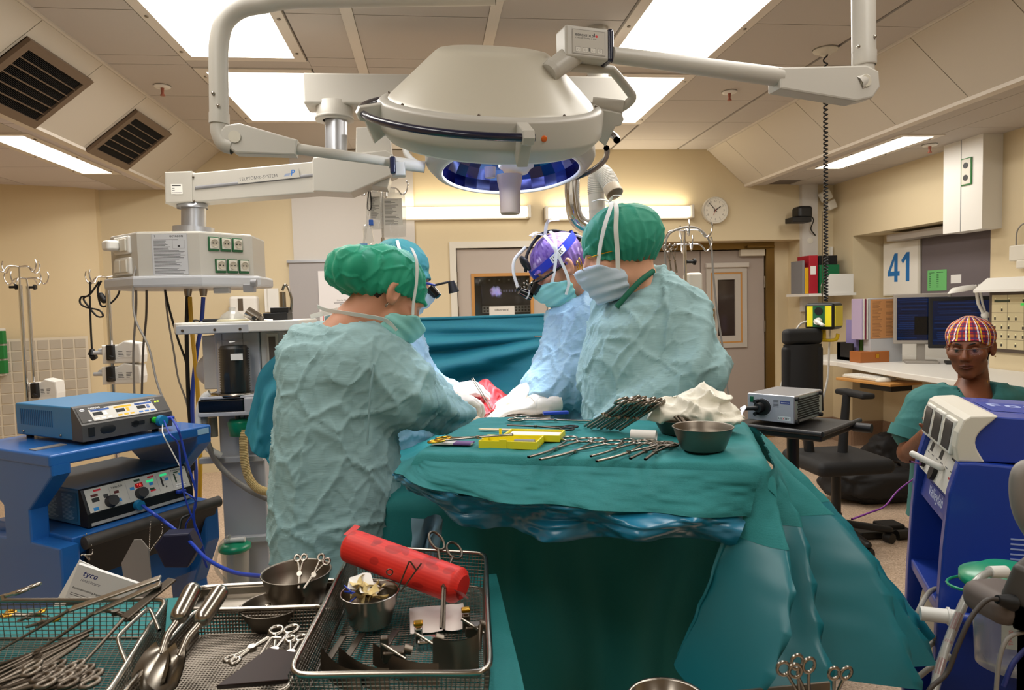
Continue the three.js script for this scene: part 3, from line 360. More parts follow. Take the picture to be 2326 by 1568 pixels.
// ---------- supply pendant ----------
{
  const t = thing('supply_pendant', 'grey ceiling supply pendant with jointed arm and octagonal socket box', 'supply pendant');
  const D = 3.75, a = at(700, 190, D + 0.1), b = at(915, 262, D + 0.1), col = at(764, 300, D);
  part(t, 'upper_boom', [span(a.x, a.x + 1.72, at(700, 245, D).y, a.y, -D - 0.1, -D + 0.08, 0.012)], M.lampgrey);
  part(t, 'ceiling_post', rod(V(a.x + 1.57, 2.6, -D), V(a.x + 1.57, CEIL, -D), 0.055, 0.06, 28), M.lampgrey);
  part(t, 'bearing', [lathe([[0.06, 0], [0.095, 0], [0.095, -0.07], [0.1, -0.075], [0.1, -0.09], [0.062, -0.09]], 32).translate(col.x - 0.006, at(760, 235, D).y, -D)], M.lampgrey);
  part(t, 'column', rod(at(764, 262, D), at(764, 380, D), 0.058, 0.058, 28), M.aluminium);
  const e = at(720, 405, D), f = at(895, 400, D - 0.15);
  const W = (pts, d, th) => { const g = extrude(pts.map(([x, y]) => { const p = at(x, y, d); return [p.x, p.y]; }), th, 0.006); return g.translate(0, 0, -d - th / 2); };
  part(t, 'elbow_block', [W([[718, 375], [720, 368], [878, 352], [892, 360], [900, 398], [800, 442], [720, 438]], D - 0.05, 0.16)], M.lampgrey);
  part(t, 'elbow_cover', W([[815, 300], [872, 297], [884, 306], [892, 385], [880, 430], [812, 420]], D - 0.02, 0.14), M.lampgrey);
  const arm = part(t, 'arm', [W([[443, 402], [720, 375], [720, 440], [443, 462]], D, 0.12)], M.lampgrey);
  part(arm, 'groove', W([[446, 426], [720, 396], [720, 399], [446, 429]], D - 0.062, 0.008), M.grey);
  part(t, 'end_block', W([[390, 400], [445, 398], [446, 462], [391, 465]], D, 0.15), M.lampgrey);
  const nm = at(610, 398, D - 0.0715), X = at(680, 391, D - 0.0715).sub(at(560, 404, D - 0.0715)), fr = frameXY(nm, X, UPV);
  part(arm, 'lettering', orient(new THREE.PlaneGeometry(0.31, 0.05), nm.clone().add(V(0.0, -0.003, 0.003)), fr.X, fr.Y, fr.Z), printed(768, 124, (g, w, h) => { g.fillStyle = '#bdb9b0'; g.fillRect(0, 0, w, h); g.fillStyle = '#555'; g.font = '54px sans-serif'; g.fillText('TELETOM®-SYSTEM', 20, 90, 540); g.fillStyle = '#2a6fc0'; g.font = 'bold italic 100px sans-serif'; g.fillText('P', 650, 92); for (let i = 0; i < 4; i++) g.fillRect(590 - i * 6, 62 + i * 9, 70, 4); }));
  part(t, 'data_plate', orient(new THREE.PlaneGeometry(0.055, 0.05), at(415, 436, D - 0.0), V(1, 0, 0), UPV, V(0, 0, 1)).translate(0, 0, 0.083), printed(128, 120, (g, w, h) => { g.fillStyle = '#f0efe9'; g.fillRect(0, 0, w, h); g.fillStyle = '#333'; g.fillRect(10, 12, 100, 12); g.fillRect(10, 46, 30, 6); g.fillRect(10, 72, 30, 6); g.fillRect(10, 100, 108, 8); }));
  for (const [x, y] of [[438, 402], [440, 457], [722, 375], [722, 432]]) part(t, 'screw', new THREE.SphereGeometry(0.007, 8, 6).translate(...at(x, y, D - 0.07).toArray()), M.steelDark);
  part(t, 'lower_column', [rod(at(440, 462, D), at(440, 525, D), 0.06, 0.06, 28), lathe([[0.075, 0], [0.075, 0.02], [0.06, 0.02]], 28).translate(at(437, 470, D).x, at(437, 474, D).y, -D), rod(at(440, 517, D), at(440, 560, D), 0.1, 0.1, 32)], M.aluminium);
  // octagonal head
  const yT = at(440, 546, D).y, yB = at(440, 632, D).y, c = at(437, 600, D), s = 0.27, ap = s * 1.207, oct = []; for (let i = 0; i < 8; i++) { const A = Math.PI / 8 + i * Math.PI / 4; oct.push([ap / Math.cos(Math.PI / 8) * Math.cos(A), ap / Math.cos(Math.PI / 8) * Math.sin(A)]); }
  const yaw = 0.02, H = g => g.rotateY(yaw).translate(c.x, 0, -D);
  const head = part(t, 'socket_head', H(extrude(oct, yT - yB, 0.01).rotateX(-Math.PI / 2).translate(0, yB, 0)), M.lampgrey);
  const sh = oct.map(([x, y]) => [x * 1.1, y * 1.1]); part(t, 'shelf', H(extrude(sh, 0.03, 0.012).rotateX(-Math.PI / 2).translate(0, yB - 0.045, 0)), M.lightgrey);
  const face = (ang, x, y, z = 0) => { const q = V(Math.sin(ang + yaw), 0, Math.cos(ang + yaw)), r = V(Math.cos(ang + yaw), 0, -Math.sin(ang + yaw)); return { o: V(c.x, y, -D).addScaledVector(q, ap + 0.0105 + z).addScaledVector(r, x), X: r, Y: UPV, Z: q }; };
  const onFace = (g, ang, x, y, z) => { const f_ = face(ang, x, y, z); return orient(g, f_.o, f_.X, f_.Y, f_.Z); };
  const ym = (yT + yB) / 2;
  part(head, 'instruction_plate', onFace(new THREE.PlaneGeometry(0.16, 0.195), 0, 0.005, ym, 0.001), printed(256, 312, (g, w, h) => { g.fillStyle = '#bfc0c3'; g.fillRect(0, 0, w, h); g.strokeStyle = '#777'; g.strokeRect(2, 2, w - 4, h - 4); g.fillStyle = '#222'; g.font = 'bold 20px sans-serif'; g.fillText('T', 20, 28); g.fillText('OCTAGON', 130, 28); const r = rng(4); g.fillStyle = '#555'; for (let y = 45; y < 300; y += 9) { if (y > 45 && y < 120) g.fillRect(14, y, 80 + r() * 40, 4); else if (r() > 0.12) g.fillRect(14, y, 150 + r() * 80, 4); } g.strokeStyle = '#555'; g.strokeRect(150, 50, 85, 62); g.fillStyle = '#222'; g.fillRect(186, 90, 16, 12); }));
  for (const [i, j] of [[0, 0], [1, 0], [2, 0], [0, 1], [1, 1], [2, 1]]) { const x = -0.07 + i * 0.062 + j * 0.03, y = ym + 0.05 - j * 0.105; const so = part(head, 'socket', onFace(box(0.054, 0.068, 0.01, 0, 0, 0, 0.003), Math.PI / 4, x, y, 0.003), mat(0x1f5c34, 0.5), 'green framed power socket'); part(so, 'plate', onFace(box(0.045, 0.052, 0.004, 0, 0.003, 0.006, 0.002), Math.PI / 4, x, y, 0.004), M.offwhite); part(so, 'well', onFace(lathe([[0.019, 0.003], [0.017, 0], [0, -0.001]], 20).rotateX(Math.PI / 2).translate(0, 0.003, 0.008), Math.PI / 4, x, y, 0.005), mat(0xb5ac9a, 0.6)); for (const k of [-1, 1]) part(so, 'contact', onFace(new THREE.CylinderGeometry(0.003, 0.003, 0.003, 8).rotateX(Math.PI / 2).translate(k * 0.008, 0.003, 0.0085), Math.PI / 4, x, y, 0.005), M.black); }
  for (const k of [0, 1]) { const y = ym + 0.052 - k * 0.1; const so = part(head, 'double_socket', onFace(box(0.16, 0.085, 0.018, 0, 0, 0, 0.012), -Math.PI / 4, 0.0, y, 0.004), M.white, 'white double socket plate'); for (const j of [-1, 1]) part(so, 'socket_lid', onFace(box(0.06, 0.06, 0.01, j * 0.035, 0, 0.012, 0.008), -Math.PI / 4, 0.0, y, 0.006), M.offwhite); }
  part(head, 'plug', onFace(box(0.07, 0.05, 0.06, -0.03, 0, 0.035, 0.014), -Math.PI / 4, 0, ym + 0.052, 0.01), M.white, 'white angled plug');
  part(t, 'rail_clamp', [box(0.05, 0.04, 0.06, ...at(567, 655, D - 0.28).toArray(), 0.006), rod(at(570, 643, D - 0.3), at(583, 643, D - 0.3), 0.018, 0.018)], M.grey);
  for (const [x, y] of [[427, 655], [462, 655]]) part(t, 'gas_outlet', rod(at(x, y, D), at(x, y + 18, D), 0.022, 0.016), M.steelDull);
  for (const [x, y] of [[505, 660]]) part(t, 'alarm_box', box(0.075, 0.03, 0.05, ...at(x, y, D - 0.1).toArray(), 0.005), M.lightgrey);
  settle(t);
  // hoses and leads hanging from it
  const lead = (name, label, m, r, pts, d0 = D, d1 = D) => { const o = thing(name, label, name.includes('hose') ? 'hose' : 'cable'); part(o, 'lead', tube(pts.map(([x, y], i) => at(x, y, lerp(d0, d1, i / (pts.length - 1)))), r, pts.length * 10, 8), m); settle(o); };
  lead('power_lead', 'thin grey lead from the white plug on the pendant', M.cablegrey, 0.005, [[312, 590], [303, 640], [306, 720], [338, 790], [360, 880], [400, 960], [420, 975]], D - 0.3, D - 0.6);
  lead('power_lead', 'grey lead falling straight below the left of the pendant shelf', M.cablegrey, 0.006, [[309, 652], [309, 700], [303, 800], [305, 890], [306, 960]]);
  lead('power_lead', 'dark grey lead beside the straight one below the pendant', mat(0x5e5750, 0.5), 0.006, [[333, 652], [332, 720], [325, 800], [322, 920], [324, 960]]);
  lead('power_lead', 'black forked lead under the middle of the pendant shelf', M.black, 0.006, [[374, 655], [384, 700], [404, 770], [424, 830], [428, 900]]);
  lead('power_lead', 'thin grey lead behind the black forked lead', M.cablegrey, 0.005, [[374, 655], [381, 720], [395, 800], [405, 860], [425, 920], [432, 990]]);
  lead('air_hose', 'thick black air hose from the pendant gas outlet', M.black, 0.011, [[426, 672], [424, 760], [428, 900], [434, 1000], [432, 1100]]);
  lead('gas_hose', 'yellow gas hose hanging behind the black air hose', mat(0xd0a326, 0.45), 0.011, [[431, 675], [437, 760], [446, 850], [452, 950], [455, 1060], [452, 1200], [455, 1290]], D, D - 0.2);
  lead('oxygen_hose', 'blue gas hose hanging from the pendant outlet', mat(0x2746a8, 0.45), 0.011, [[462, 675], [457, 740], [447, 800], [437, 900], [440, 1010], [446, 1090], [447, 1180]]);
}
// ---------- coiled cable with yellow power box ----------
{
  const ce = atY(1875, 112, CEIL), D = -ce.z, R = (px, py) => at(px, py, D);
  const t = thing('coiled_cable', 'black coiled spring cable hanging from a ceiling rosette', 'cable'); part(t, 'rosette', lathe([[0, 0], [0.075, 0], [0.07, -0.012], [0.04, -0.02], [0.03, -0.035], [0, -0.035]], 32).translate(ce.x, CEIL, ce.z), M.offwhite);
  const P = [], top = R(1875, 122), bot = R(1876, 684), turns = 62; for (let i = 0; i <= turns * 8; i++) { const s = i / (turns * 8), a = i * Math.PI / 4, dens = s < 0.3 ? s * 0.8 : 0; P.push(top.clone().lerp(bot, s ** 0.78).add(V(Math.cos(a) * 0.011, 0, Math.sin(a) * 0.011))); } part(t, 'coil', tube(P, 0.0048, turns * 12, 6), M.black);
  part(t, 'hanger_wire', rod(R(1868, 480), R(1868, 690), 0.0018, 0.0018, 6), M.steelDark); settle(t);
  const b = thing('hanging_socket_box', 'black and yellow power box hanging on the coiled cable', 'power box');
  const o = R(1871, 718), yaw = -0.85, w = 0.175, h = 0.165, T = g => g.rotateY(yaw).translate(o.x, o.y, o.z);
  part(b, 'body', T(box(w, h, w, 0, 0, 0, 0.02)), M.black);
  part(b, 'yellow_plate', T(box(0.145, 0.125, 0.006, 0, 0, w / 2)), M.yellow); part(b, 'yellow_plate', T(box(0.006, 0.125, 0.145, w / 2, 0, 0)), M.yellow);
  const gp = part(b, 'socket_strip', T(box(0.07, 0.13, 0.008, 0, 0, w / 2 + 0.003)), mat(0x0f5a35, 0.5), 'dark green socket strip'); part(gp, 'socket', T(new THREE.CylinderGeometry(0.024, 0.024, 0.004, 24).rotateX(Math.PI / 2).translate(0, 0.033, w / 2 + 0.009)), M.black); part(gp, 'socket', T(new THREE.CylinderGeometry(0.024, 0.024, 0.004, 24).rotateX(Math.PI / 2).translate(0, -0.03, w / 2 + 0.009)), M.black);
  part(b, 'plug', T(merge([new THREE.CylinderGeometry(0.02, 0.023, 0.03, 18).rotateX(Math.PI / 2).translate(0, -0.03, w / 2 + 0.025), capsule(V(0, -0.03, w / 2 + 0.04), V(0.035, -0.05, w / 2 + 0.05), 0.011)])), M.hosewhite, 'white power plug');
  part(b, 'yellow_hook', [T(merge([tube([V(-0.085, -0.115, 0.02), V(-0.075, -0.145, 0.02), V(0, -0.15, 0.02), V(0.075, -0.145, 0.02), V(0.09, -0.11, 0.02)], 0.011, 40, 10), box(0.04, 0.07, 0.022, 0, -0.11, 0.02, 0.008)]))], mat(0xd9b412, 0.45));
  part(b, 'carabiner', tube([R(1868, 642), R(1871, 655), R(1868, 672), R(1865, 655)], 0.0025, 24, 6, 0.5, true), M.steel); settle(b);
  const wire = (label, pts, m) => { const c = thing('mains_cable', label, 'cable'); part(c, 'cord', tube(pts, 0.0065, pts.length * 10, 8), m); settle(c); };
  wire('white cord plugged into the front of the yellow power box', [T(V3(0.035, -0.05, 0.14)), R(1884, 745), R(1883, 800), R(1880, 860), R(1868, 910)].map(q => q), M.hosewhite);
  wire('white cord falling straight below the yellow power box', [R(1857, 755), R(1854, 800), R(1853, 860), R(1851, 905)], M.hosewhite);
  wire('grey cord curving left from the yellow power box', [R(1833, 730), R(1815, 740), R(1795, 780), R(1785, 840), R(1770, 890)], mat(0xb0aca4, 0.5));
  function V3(x, y, z) { const g = new THREE.Vector3(x, y, z); g.rotateY = a => { g.applyAxisAngle(UPV, a); return g; }; g.translate = (a, b2, c2) => { g.x += a; g.y += b2; g.z += c2; return g; }; return g; }
}
// ---------- left side: drip stands, pumps, anaesthesia machine, electrosurgery cart ----------
function hookCross(c, r, n = 4, turn = 0) { const L = []; for (let i = 0; i < n; i++) { const a = turn + i * 2 * Math.PI / n, q = (s, h) => V(c.x + Math.cos(a) * s * r, c.y + h * r, c.z + Math.sin(a) * s * r); L.push(tube([q(0, 0), q(0.4, 0.02), q(0.62, -0.05), q(0.8, -0.28), q(0.98, -0.2), q(1.08, 0.1), q(1.02, 0.3)], 0.0042, 30, 6)); } return merge(L); }
function stand(label, top, join, foot, r = 0.012, turn = 0.3, extra) {
  const t = thing('drip_stand', label, 'drip stand');
  part(t, 'pole', rod(V(foot.x, 0.1, foot.z), join, r, r, 16), M.chrome); part(t, 'inner_rod', rod(join, top, 0.006, 0.006, 10), M.chrome); part(t, 'hooks', hookCross(top, 0.13, 4, turn), M.chrome);
  const base = []; for (let i = 0; i < 5; i++) { const a = i * 1.2566; base.push(capsule(V(foot.x, 0.11, foot.z), V(foot.x + Math.cos(a) * 0.28, 0.075, foot.z + Math.sin(a) * 0.28), 0.014)); } part(t, 'foot_star', base, M.steelDull);
  for (let i = 0; i < 5; i++) { const a = i * 1.2566; part(t, 'castor', new THREE.CylinderGeometry(0.03, 0.03, 0.02, 14).rotateX(Math.PI / 2).rotateY(a).translate(foot.x + Math.cos(a) * 0.28, 0.031, foot.z + Math.sin(a) * 0.28), M.black); }
  if (extra) extra(t); return settle(t);
}
const knob = (p) => merge([rod(p, p.clone().add(V(0.035, 0, 0)), 0.008, 0.008), new THREE.CylinderGeometry(0.018, 0.018, 0.012, 5).rotateZ(Math.PI / 2).translate(p.x + 0.04, p.y, p.z)]);
{
  const D = 4.6, R = (x, y, d = D) => at(x, y, d);
  const foot = p => V(p.x, 0, p.z);
  stand('tall drip stand at the far left with bare hooks', R(43, 606), R(45, 648), foot(R(58, 900)), 0.013, 0.4, t => part(t, 'clamp_knob', knob(R(45, 652).add(V(-0.06, 0, 0.0))), M.black));
  stand('drip stand just right of the far left one carrying one white pump', R(60, 633, D + 0.1), R(63, 650, D + 0.1), foot(R(76, 900, D + 0.1)), 0.0125, 0.1, t => part(t, 'clamp_knob', knob(R(64, 653, D + 0.1)), M.black));
  const D3 = 4.3, s3 = stand('drip stand with a black lead looped on its hooks and two pumps', R(243, 630, D3), R(244, 648, D3), foot(R(256, 930, D3)), 0.014, 0.25);
  // infusion pumps
  const pump = (label, px, py, d, w, h) => { const t = thing('infusion_pump', label, 'infusion pump'), o = at(px, py, d); part(t, 'case', extrude([[-w / 2, -h / 2], [w * 0.48, -h / 2], [w / 2, -h * 0.2], [w * 0.47, h * 0.36], [w * 0.1, h / 2], [-w * 0.1, h * 0.3], [-w / 2, h * 0.3]], 0.09, 0.008).translate(o.x, o.y, o.z - 0.045), M.white); part(t, 'syringe_carriage', [box(w * 0.32, h * 0.34, 0.06, o.x - w * 0.55, o.y + h * 0.05, o.z, 0.012), rod(V(o.x - w * 0.8, o.y, o.z + 0.03), V(o.x - w * 0.3, o.y, o.z + 0.03), 0.012, 0.012)], M.lightgrey); part(t, 'clamp', [box(0.04, h * 0.8, 0.05, o.x - w * 0.26, o.y, o.z + 0.06, 0.008), rod(V(o.x - w * 0.26, o.y - h * 0.2, o.z + 0.08), V(o.x - w * 0.16, o.y - h * 0.3, o.z + 0.09), 0.012, 0.012)], M.black); part(t, 'keypad_print', new THREE.PlaneGeometry(w * 0.5, h * 0.4).translate(o.x + w * 0.14, o.y - h * 0.08, o.z + 0.0545), printed(128, 64, (g, W, H) => { g.fillStyle = '#e4e2dc'; g.fillRect(0, 0, W, H); g.fillStyle = '#666'; for (let i = 0; i < 4; i++) { g.fillRect(8, 10 + i * 13, 30 + i * 4, 6); g.fillRect(66, 10 + i * 13, 40 - i * 5, 6); } })); settle(t); };
  pump('white infusion pump on the stand, upper of the two', 284, 799, D3, 0.2, 0.115); pump('white infusion pump on the stand, lower of the two', 284, 847, D3, 0.2, 0.11); pump('single white infusion pump behind the blue generator', 108, 884, D + 0.05, 0.15, 0.12);
  const wl = thing('looped_lead', 'black lead looped over the drip stand hooks with hanging plug', 'cable');
  part(wl, 'lead', [tube([R(205, 640, D3), R(203, 670, D3), R(185, 675, D3), R(182, 688, D3), R(195, 698, D3), R(225, 705, D3), R(234, 718, D3), R(220, 718, D3), R(200, 695, D3), R(190, 678, D3), R(205, 668, D3), R(225, 640, D3)], 0.0055, 120, 6), tube([R(230, 638, D3), R(222, 660, D3), R(230, 695, D3), R(250, 690, D3), R(268, 670, D3), R(270, 650, D3), R(250, 634, D3)], 0.0055, 80, 6), tube([R(204, 672, D3), R(205, 710, D3), R(207, 760, D3), R(209, 795, D3)], 0.0055, 40, 6)], M.black); part(wl, 'plug', [rod(R(209, 793, D3), R(210, 806, D3), 0.012, 0.026, 14), rod(R(208, 812, D3), R(218, 808, D3), 0.022, 0.018, 14)], M.black); part(wl, 'connector', capsule(R(229, 672, D3), R(236, 682, D3), 0.02), M.black); settle(wl);
  const st = thing('socket_strip', 'white wall socket strip with green edges at the far left', 'socket strip'), so = at(6, 800, 6.24); part(st, 'housing', box(0.06, 0.4, 0.1, so.x - 0.02, so.y, so.z, 0.006), M.white); for (let k = 0; k < 3; k++) { part(st, 'socket', box(0.07, 0.11, 0.05, so.x + 0.012, so.y + 0.125 - k * 0.125, so.z + 0.04, 0.004), mat(0x147a38, 0.5), 'green framed socket'); } settle(st);
  const pd = thing('towel_dispenser', 'white rounded wall dispenser behind the anaesthesia tray', 'dispenser'), po = at(556, 702, BACK - 0.07); part(pd, 'cover', box(0.25, 0.24, 0.12, po.x, po.y, po.z, 0.03), M.white); part(pd, 'sight_window', box(0.045, 0.11, 0.006, po.x - 0.02, po.y + 0.04, po.z + 0.061), M.steelDull); settle(pd);
  const bx = thing('glove_box_holder', 'white framed wall holder beside the tall grey panel', 'wall holder'), bo = at(618, 682, BACK - 0.04); part(bx, 'frame', [box(0.11, 0.22, 0.01, bo.x, bo.y, bo.z - 0.03), box(0.02, 0.22, 0.07, bo.x - 0.05, bo.y, bo.z)], M.white); settle(bx);
  const pn = thing('paper_notice', 'white paper notice with red outlined box on the grey panel', 'notice'), n0 = at(722, 616, BACK - 0.035), n1 = at(812, 735, BACK - 0.035); part(pn, 'sheet', span(n0.x, n1.x, n1.y, n0.y, n0.z, n0.z + 0.002), printed(256, 360, (g, w, h) => { g.fillStyle = '#e6e3e3'; g.fillRect(0, 0, w, h); g.strokeStyle = '#c44'; g.lineWidth = 5; g.strokeRect(24, 270, 200, 80); g.fillStyle = '#555'; g.font = '15px serif'; g.fillText('Starta fläkt', 120, 205); g.fillRect(100, 215, 130, 4); g.fillRect(140, 228, 60, 4); })); settle(pn);
}
// anaesthesia machine
{
  const D = 3.3, R = (x, y, d = D) => at(x, y, d), Y = (y) => R(540, y).y, Xx = (x, y = 850) => R(x, y).x, t = thing('anaesthesia_machine', 'tall grey anaesthesia machine with black bellows and white worktop', 'anaesthesia machine');
  const yT = Y(733), w0 = Xx(398, 742), w1 = Xx(683, 742);
  part(t, 'worktop', [extrude([[w0, 0], [w0 + 0.03, 0.06], [w0 + 0.06, 0.08], [w1 - 0.05, 0.1], [w1, 0.06], [w1 + 0.02, -0.3], [w0 + 0.02, -0.4], [w0 - 0.01, -0.2]].map(([x, z]) => [x, z]), 0.036, 0.006).rotateX(Math.PI / 2).translate(0, yT, 0).scale(1, 1, 1).translate(0, 0, -D)], M.white);
  part(t, 'worktop_rail', span(w0 + 0.035, Xx(578, 742), yT - 0.045, yT - 0.005, -D + 0.075, -D + 0.1, 0.005), M.lightgrey);
  for (const px of [432, 503, 559]) part(t, 'rail_screw', new THREE.CylinderGeometry(0.006, 0.006, 0.004, 10).rotateX(Math.PI / 2).translate(Xx(px, 745), yT - 0.028, -D + 0.102), M.steelDark);
  const c0 = Xx(487), c1 = Xx(589);
  part(t, 'column', span(c0, c1, 0.12, yT - 0.045, -D - 0.28, -D - 0.02, 0.008), M.anaes);
  part(t, 'side_cabinet', span(Xx(454), c0 - 0.002, Y(885), Y(762), -D - 0.25, -D - 0.05, 0.006), M.anaesPale);
  part(t, 'right_cabinet', span(c1 + 0.002, Xx(672), Y(900), yT - 0.045, -D - 0.3, -D - 0.04, 0.006), M.anaesPale);
  for (const [a, b] of [[592, 626], [630, 668]]) { const d = part(t, 'cabinet_door', span(Xx(a + 14), Xx(b + 6), Y(890), Y(760), -D - 0.04, -D - 0.028, 0.003), M.offwhite); part(d, 'door_glass', span(Xx(a + 19), Xx(b), Y(850), Y(768), -D - 0.028, -D - 0.024), mat(0x57524e, 0.2)); }
  part(t, 'seam', [span(Xx(505) - 0.001, Xx(505) + 0.001, Y(890), Y(756), -D - 0.02, -D - 0.018), span(Xx(553) - 0.001, Xx(553) + 0.001, Y(890), Y(756), -D - 0.02, -D - 0.018)], M.grey);
  const bc = Xx(542), bb = Y(889), bt = Y(769);
  part(t, 'bellows_dome', lathe([[0.071, bb], [0.071, bt - 0.02], [0.065, bt - 0.006], [0.03, bt], [0, bt]], 36).translate(bc, 0, -D + 0.06), M.clear);
  const bp = [[0, bb + 0.005]]; for (let i = 0; i < 18; i++) { const y = bb + 0.006 + i * (bt - bb - 0.04) / 18; bp.push([0.066, y], [0.06, y + 0.0055]); } bp.push([0.055, bt - 0.03], [0, bt - 0.03]); part(t, 'bellows', lathe(bp, 36).translate(bc, 0, -D + 0.06), M.black);
  part(t, 'bellows_base', lathe([[0, bb + 0.004], [0.078, bb + 0.004], [0.08, bb - 0.004], [0.08, bb - 0.012], [0, bb - 0.012]], 36).translate(bc, 0, -D + 0.06), M.steel);
  part(t, 'tape_strip', span(Xx(545), Xx(571), Y(814), Y(800), -D + 0.131, -D + 0.133), M.paper);
  part(t, 'side_disc', lathe([[0, 0.045], [0.04, 0.045], [0.06, 0.03], [0.085, 0.0], [0.085, -0.02], [0, -0.02]], 32).rotateZ(Math.PI / 2).translate(Xx(452), Y(844), -D - 0.14), M.anaes);
  part(t, 'absorber_block', span(Xx(469), Xx(569), Y(925), Y(899), -D - 0.1, -D + 0.14, 0.006), M.blackGloss);
  part(t, 'absorber_frame', [span(Xx(569), Xx(596), Y(930), Y(896), -D - 0.1, -D + 0.14, 0.008), span(Xx(468), Xx(596), Y(935), Y(926), -D - 0.1, -D + 0.14, 0.004), span(Xx(472), Xx(600), Y(898), Y(892), -D - 0.12, -D + 0.13, 0.004)], M.anaes);
  part(t, 'valve_knob', rod(R(596, 908, D - 0.05), R(610, 908, D - 0.05), 0.028, 0.024, 18), M.offwhite);
  part(t, 'valve_dome', [lathe([[0, 0.02], [0.03, 0.016], [0.036, 0], [0, 0]], 20).translate(Xx(490), Y(896), -D + 0.08)], M.brass);
  part(t, 'lime_canister', lathe([[0, 0.035], [0.05, 0.035], [0.06, 0.02], [0.055, -0.04], [0, -0.045]], 28).translate(Xx(551), Y(964), -D + 0.06), M.greenplastic);
  part(t, 'canister_ports', [rod(R(540, 936, D - 0.06), R(540, 952, D - 0.06), 0.012), rod(R(560, 936, D - 0.06), R(560, 952, D - 0.06), 0.012)], M.steelDark);
  part(t, 'lower_rail', [span(Xx(444), Xx(590), Y(1049), Y(1036), -D - 0.02, -D + 0.02, 0.004), orient(box(0.14, 0.03, 0.012), R(440, 1020), V(0.86, 0.5, 0), V(-0.5, 0.86, 0), V(0, 0, 1))], M.lightgrey);
  part(t, 'hose_swivel', [lathe([[0, 0.03], [0.03, 0.028], [0.035, 0], [0.03, -0.01], [0, -0.01]], 20).translate(Xx(402, 1052), Y(1052), -D), rod(R(428, 1035), R(428, 1068), 0.03, 0.03, 14)], M.darkgrey);
  part(t, 'gas_bottle', rod(R(482, 948, D - 0.03), R(484, 992, D - 0.03), 0.022, 0.022, 16), mat(0x8a8577, 0.4));
  part(t, 'breathing_hose', [tube([R(553, 975, D - 0.1), R(553, 1000, D - 0.1), R(556, 1050, D - 0.1), R(565, 1085, D - 0.1), R(585, 1110, D - 0.12), R(625, 1121, D - 0.15)], 0.017, 60, 12)], mat(0xcbb27a, 0.5), 'beige corrugated breathing hose');
  { const rings = [], cu = new THREE.CatmullRomCurve3([R(553, 975, D - 0.1), R(553, 1000, D - 0.1), R(556, 1050, D - 0.1), R(565, 1085, D - 0.1), R(585, 1110, D - 0.12), R(625, 1121, D - 0.15)]); for (let i = 2; i < 52; i++) { const p = cu.getPointAt(i / 53), T = cu.getTangentAt(i / 53); rings.push(torus(0.017, 0.0028, 14, 5).applyQuaternion(new THREE.Quaternion().setFromUnitVectors(V(0, 0, 1), T)).translate(p.x, p.y, p.z)); } part(t, 'hose_ribs', rings, mat(0xcbb27a, 0.5)).userData.kind = 'stuff'; }
  part(t, 'white_hose', tube([R(478, 893, D - 0.1), R(462, 905, D - 0.1), R(452, 940, D - 0.1), R(455, 985, D - 0.1), R(475, 1020, D - 0.08), R(500, 1035, D - 0.05)], 0.016, 50, 10), M.hosewhite);
  part(t, 'grey_hose', tube([R(475, 915, D - 0.1), R(465, 945, D - 0.1), R(470, 1000, D - 0.1), R(500, 1060, D - 0.05), R(560, 1110, D - 0.05), R(620, 1140, D - 0.05)], 0.013, 60, 10), M.cablegrey);
  part(t, 'bottom_rail', span(Xx(502), Xx(622), Y(1232), Y(1219), -D - 0.02, -D + 0.02, 0.004), M.lightgrey);
  part(t, 'base', span(Xx(470), Xx(620), 0.08, 0.16, -D - 0.32, -D + 0.15, 0.02), M.anaes);
  for (const x of [480, 610]) for (const z of [-0.25, 0.1]) part(t, 'castor', new THREE.CylinderGeometry(0.045, 0.045, 0.035, 16).rotateZ(Math.PI / 2).translate(Xx(x), 0.046, -D + z), M.black);
  settle(t);
  const su = thing('suction_canister', 'clear suction canister with green lid on the anaesthesia machine', 'suction canister'), sy0 = Y(1318), sy1 = Y(1232), sx = Xx(548, 1275);
  part(su, 'cup', lathe([[0, sy0], [0.05, sy0], [0.056, sy0 + 0.01], [0.062, sy1], [0.06, sy1], [0.053, sy0 + 0.012], [0, sy0 + 0.006]], 32).translate(sx, 0, -D + 0.09), M.clearHazy); part(su, 'lid', lathe([[0, sy1 + 0.035], [0.045, sy1 + 0.03], [0.07, sy1 + 0.018], [0.072, sy1], [0.06, sy1 - 0.008]], 32).translate(sx, 0, -D + 0.09), M.greenplastic); part(su, 'inlet_hose', tube([V(sx - 0.03, sy1 + 0.035, -D + 0.1), R(520, 1218, D - 0.15), R(497, 1245, D - 0.15), R(490, 1290, D - 0.15), R(520, 1330, D - 0.15)], 0.008, 40, 8), M.clearHazy); part(su, 'port', rod(V(sx - 0.04, sy1 + 0.04, -D + 0.1), V(sx + 0.05, sy1 + 0.045, -D + 0.1), 0.012), M.white); settle(su);
  // on the worktop
  const mk = thing('breathing_mask', 'clear domed breathing mask lying on the white worktop', 'mask'), mo = R(529, 731, D); part(mk, 'dome', lathe([[0.062, 0.008], [0.058, 0.02], [0.045, 0.045], [0.022, 0.062], [0.016, 0.066], [0.016, 0.085], [0.013, 0.085], [0.013, 0.064], [0.04, 0.042], [0.054, 0.02]], 28).scale(1.05, 0.85, 0.8).translate(mo.x, yT, mo.z), M.clearHazy); part(mk, 'cushion', torus(0.058, 0.01, 28, 8).rotateX(Math.PI / 2).scale(1.05, 0.8, 0.8).translate(mo.x, yT + 0.009, mo.z), mat(0xe0d8b8, 0.4, 0, { transmission: 0.4, thickness: 0 })); settle(mk);
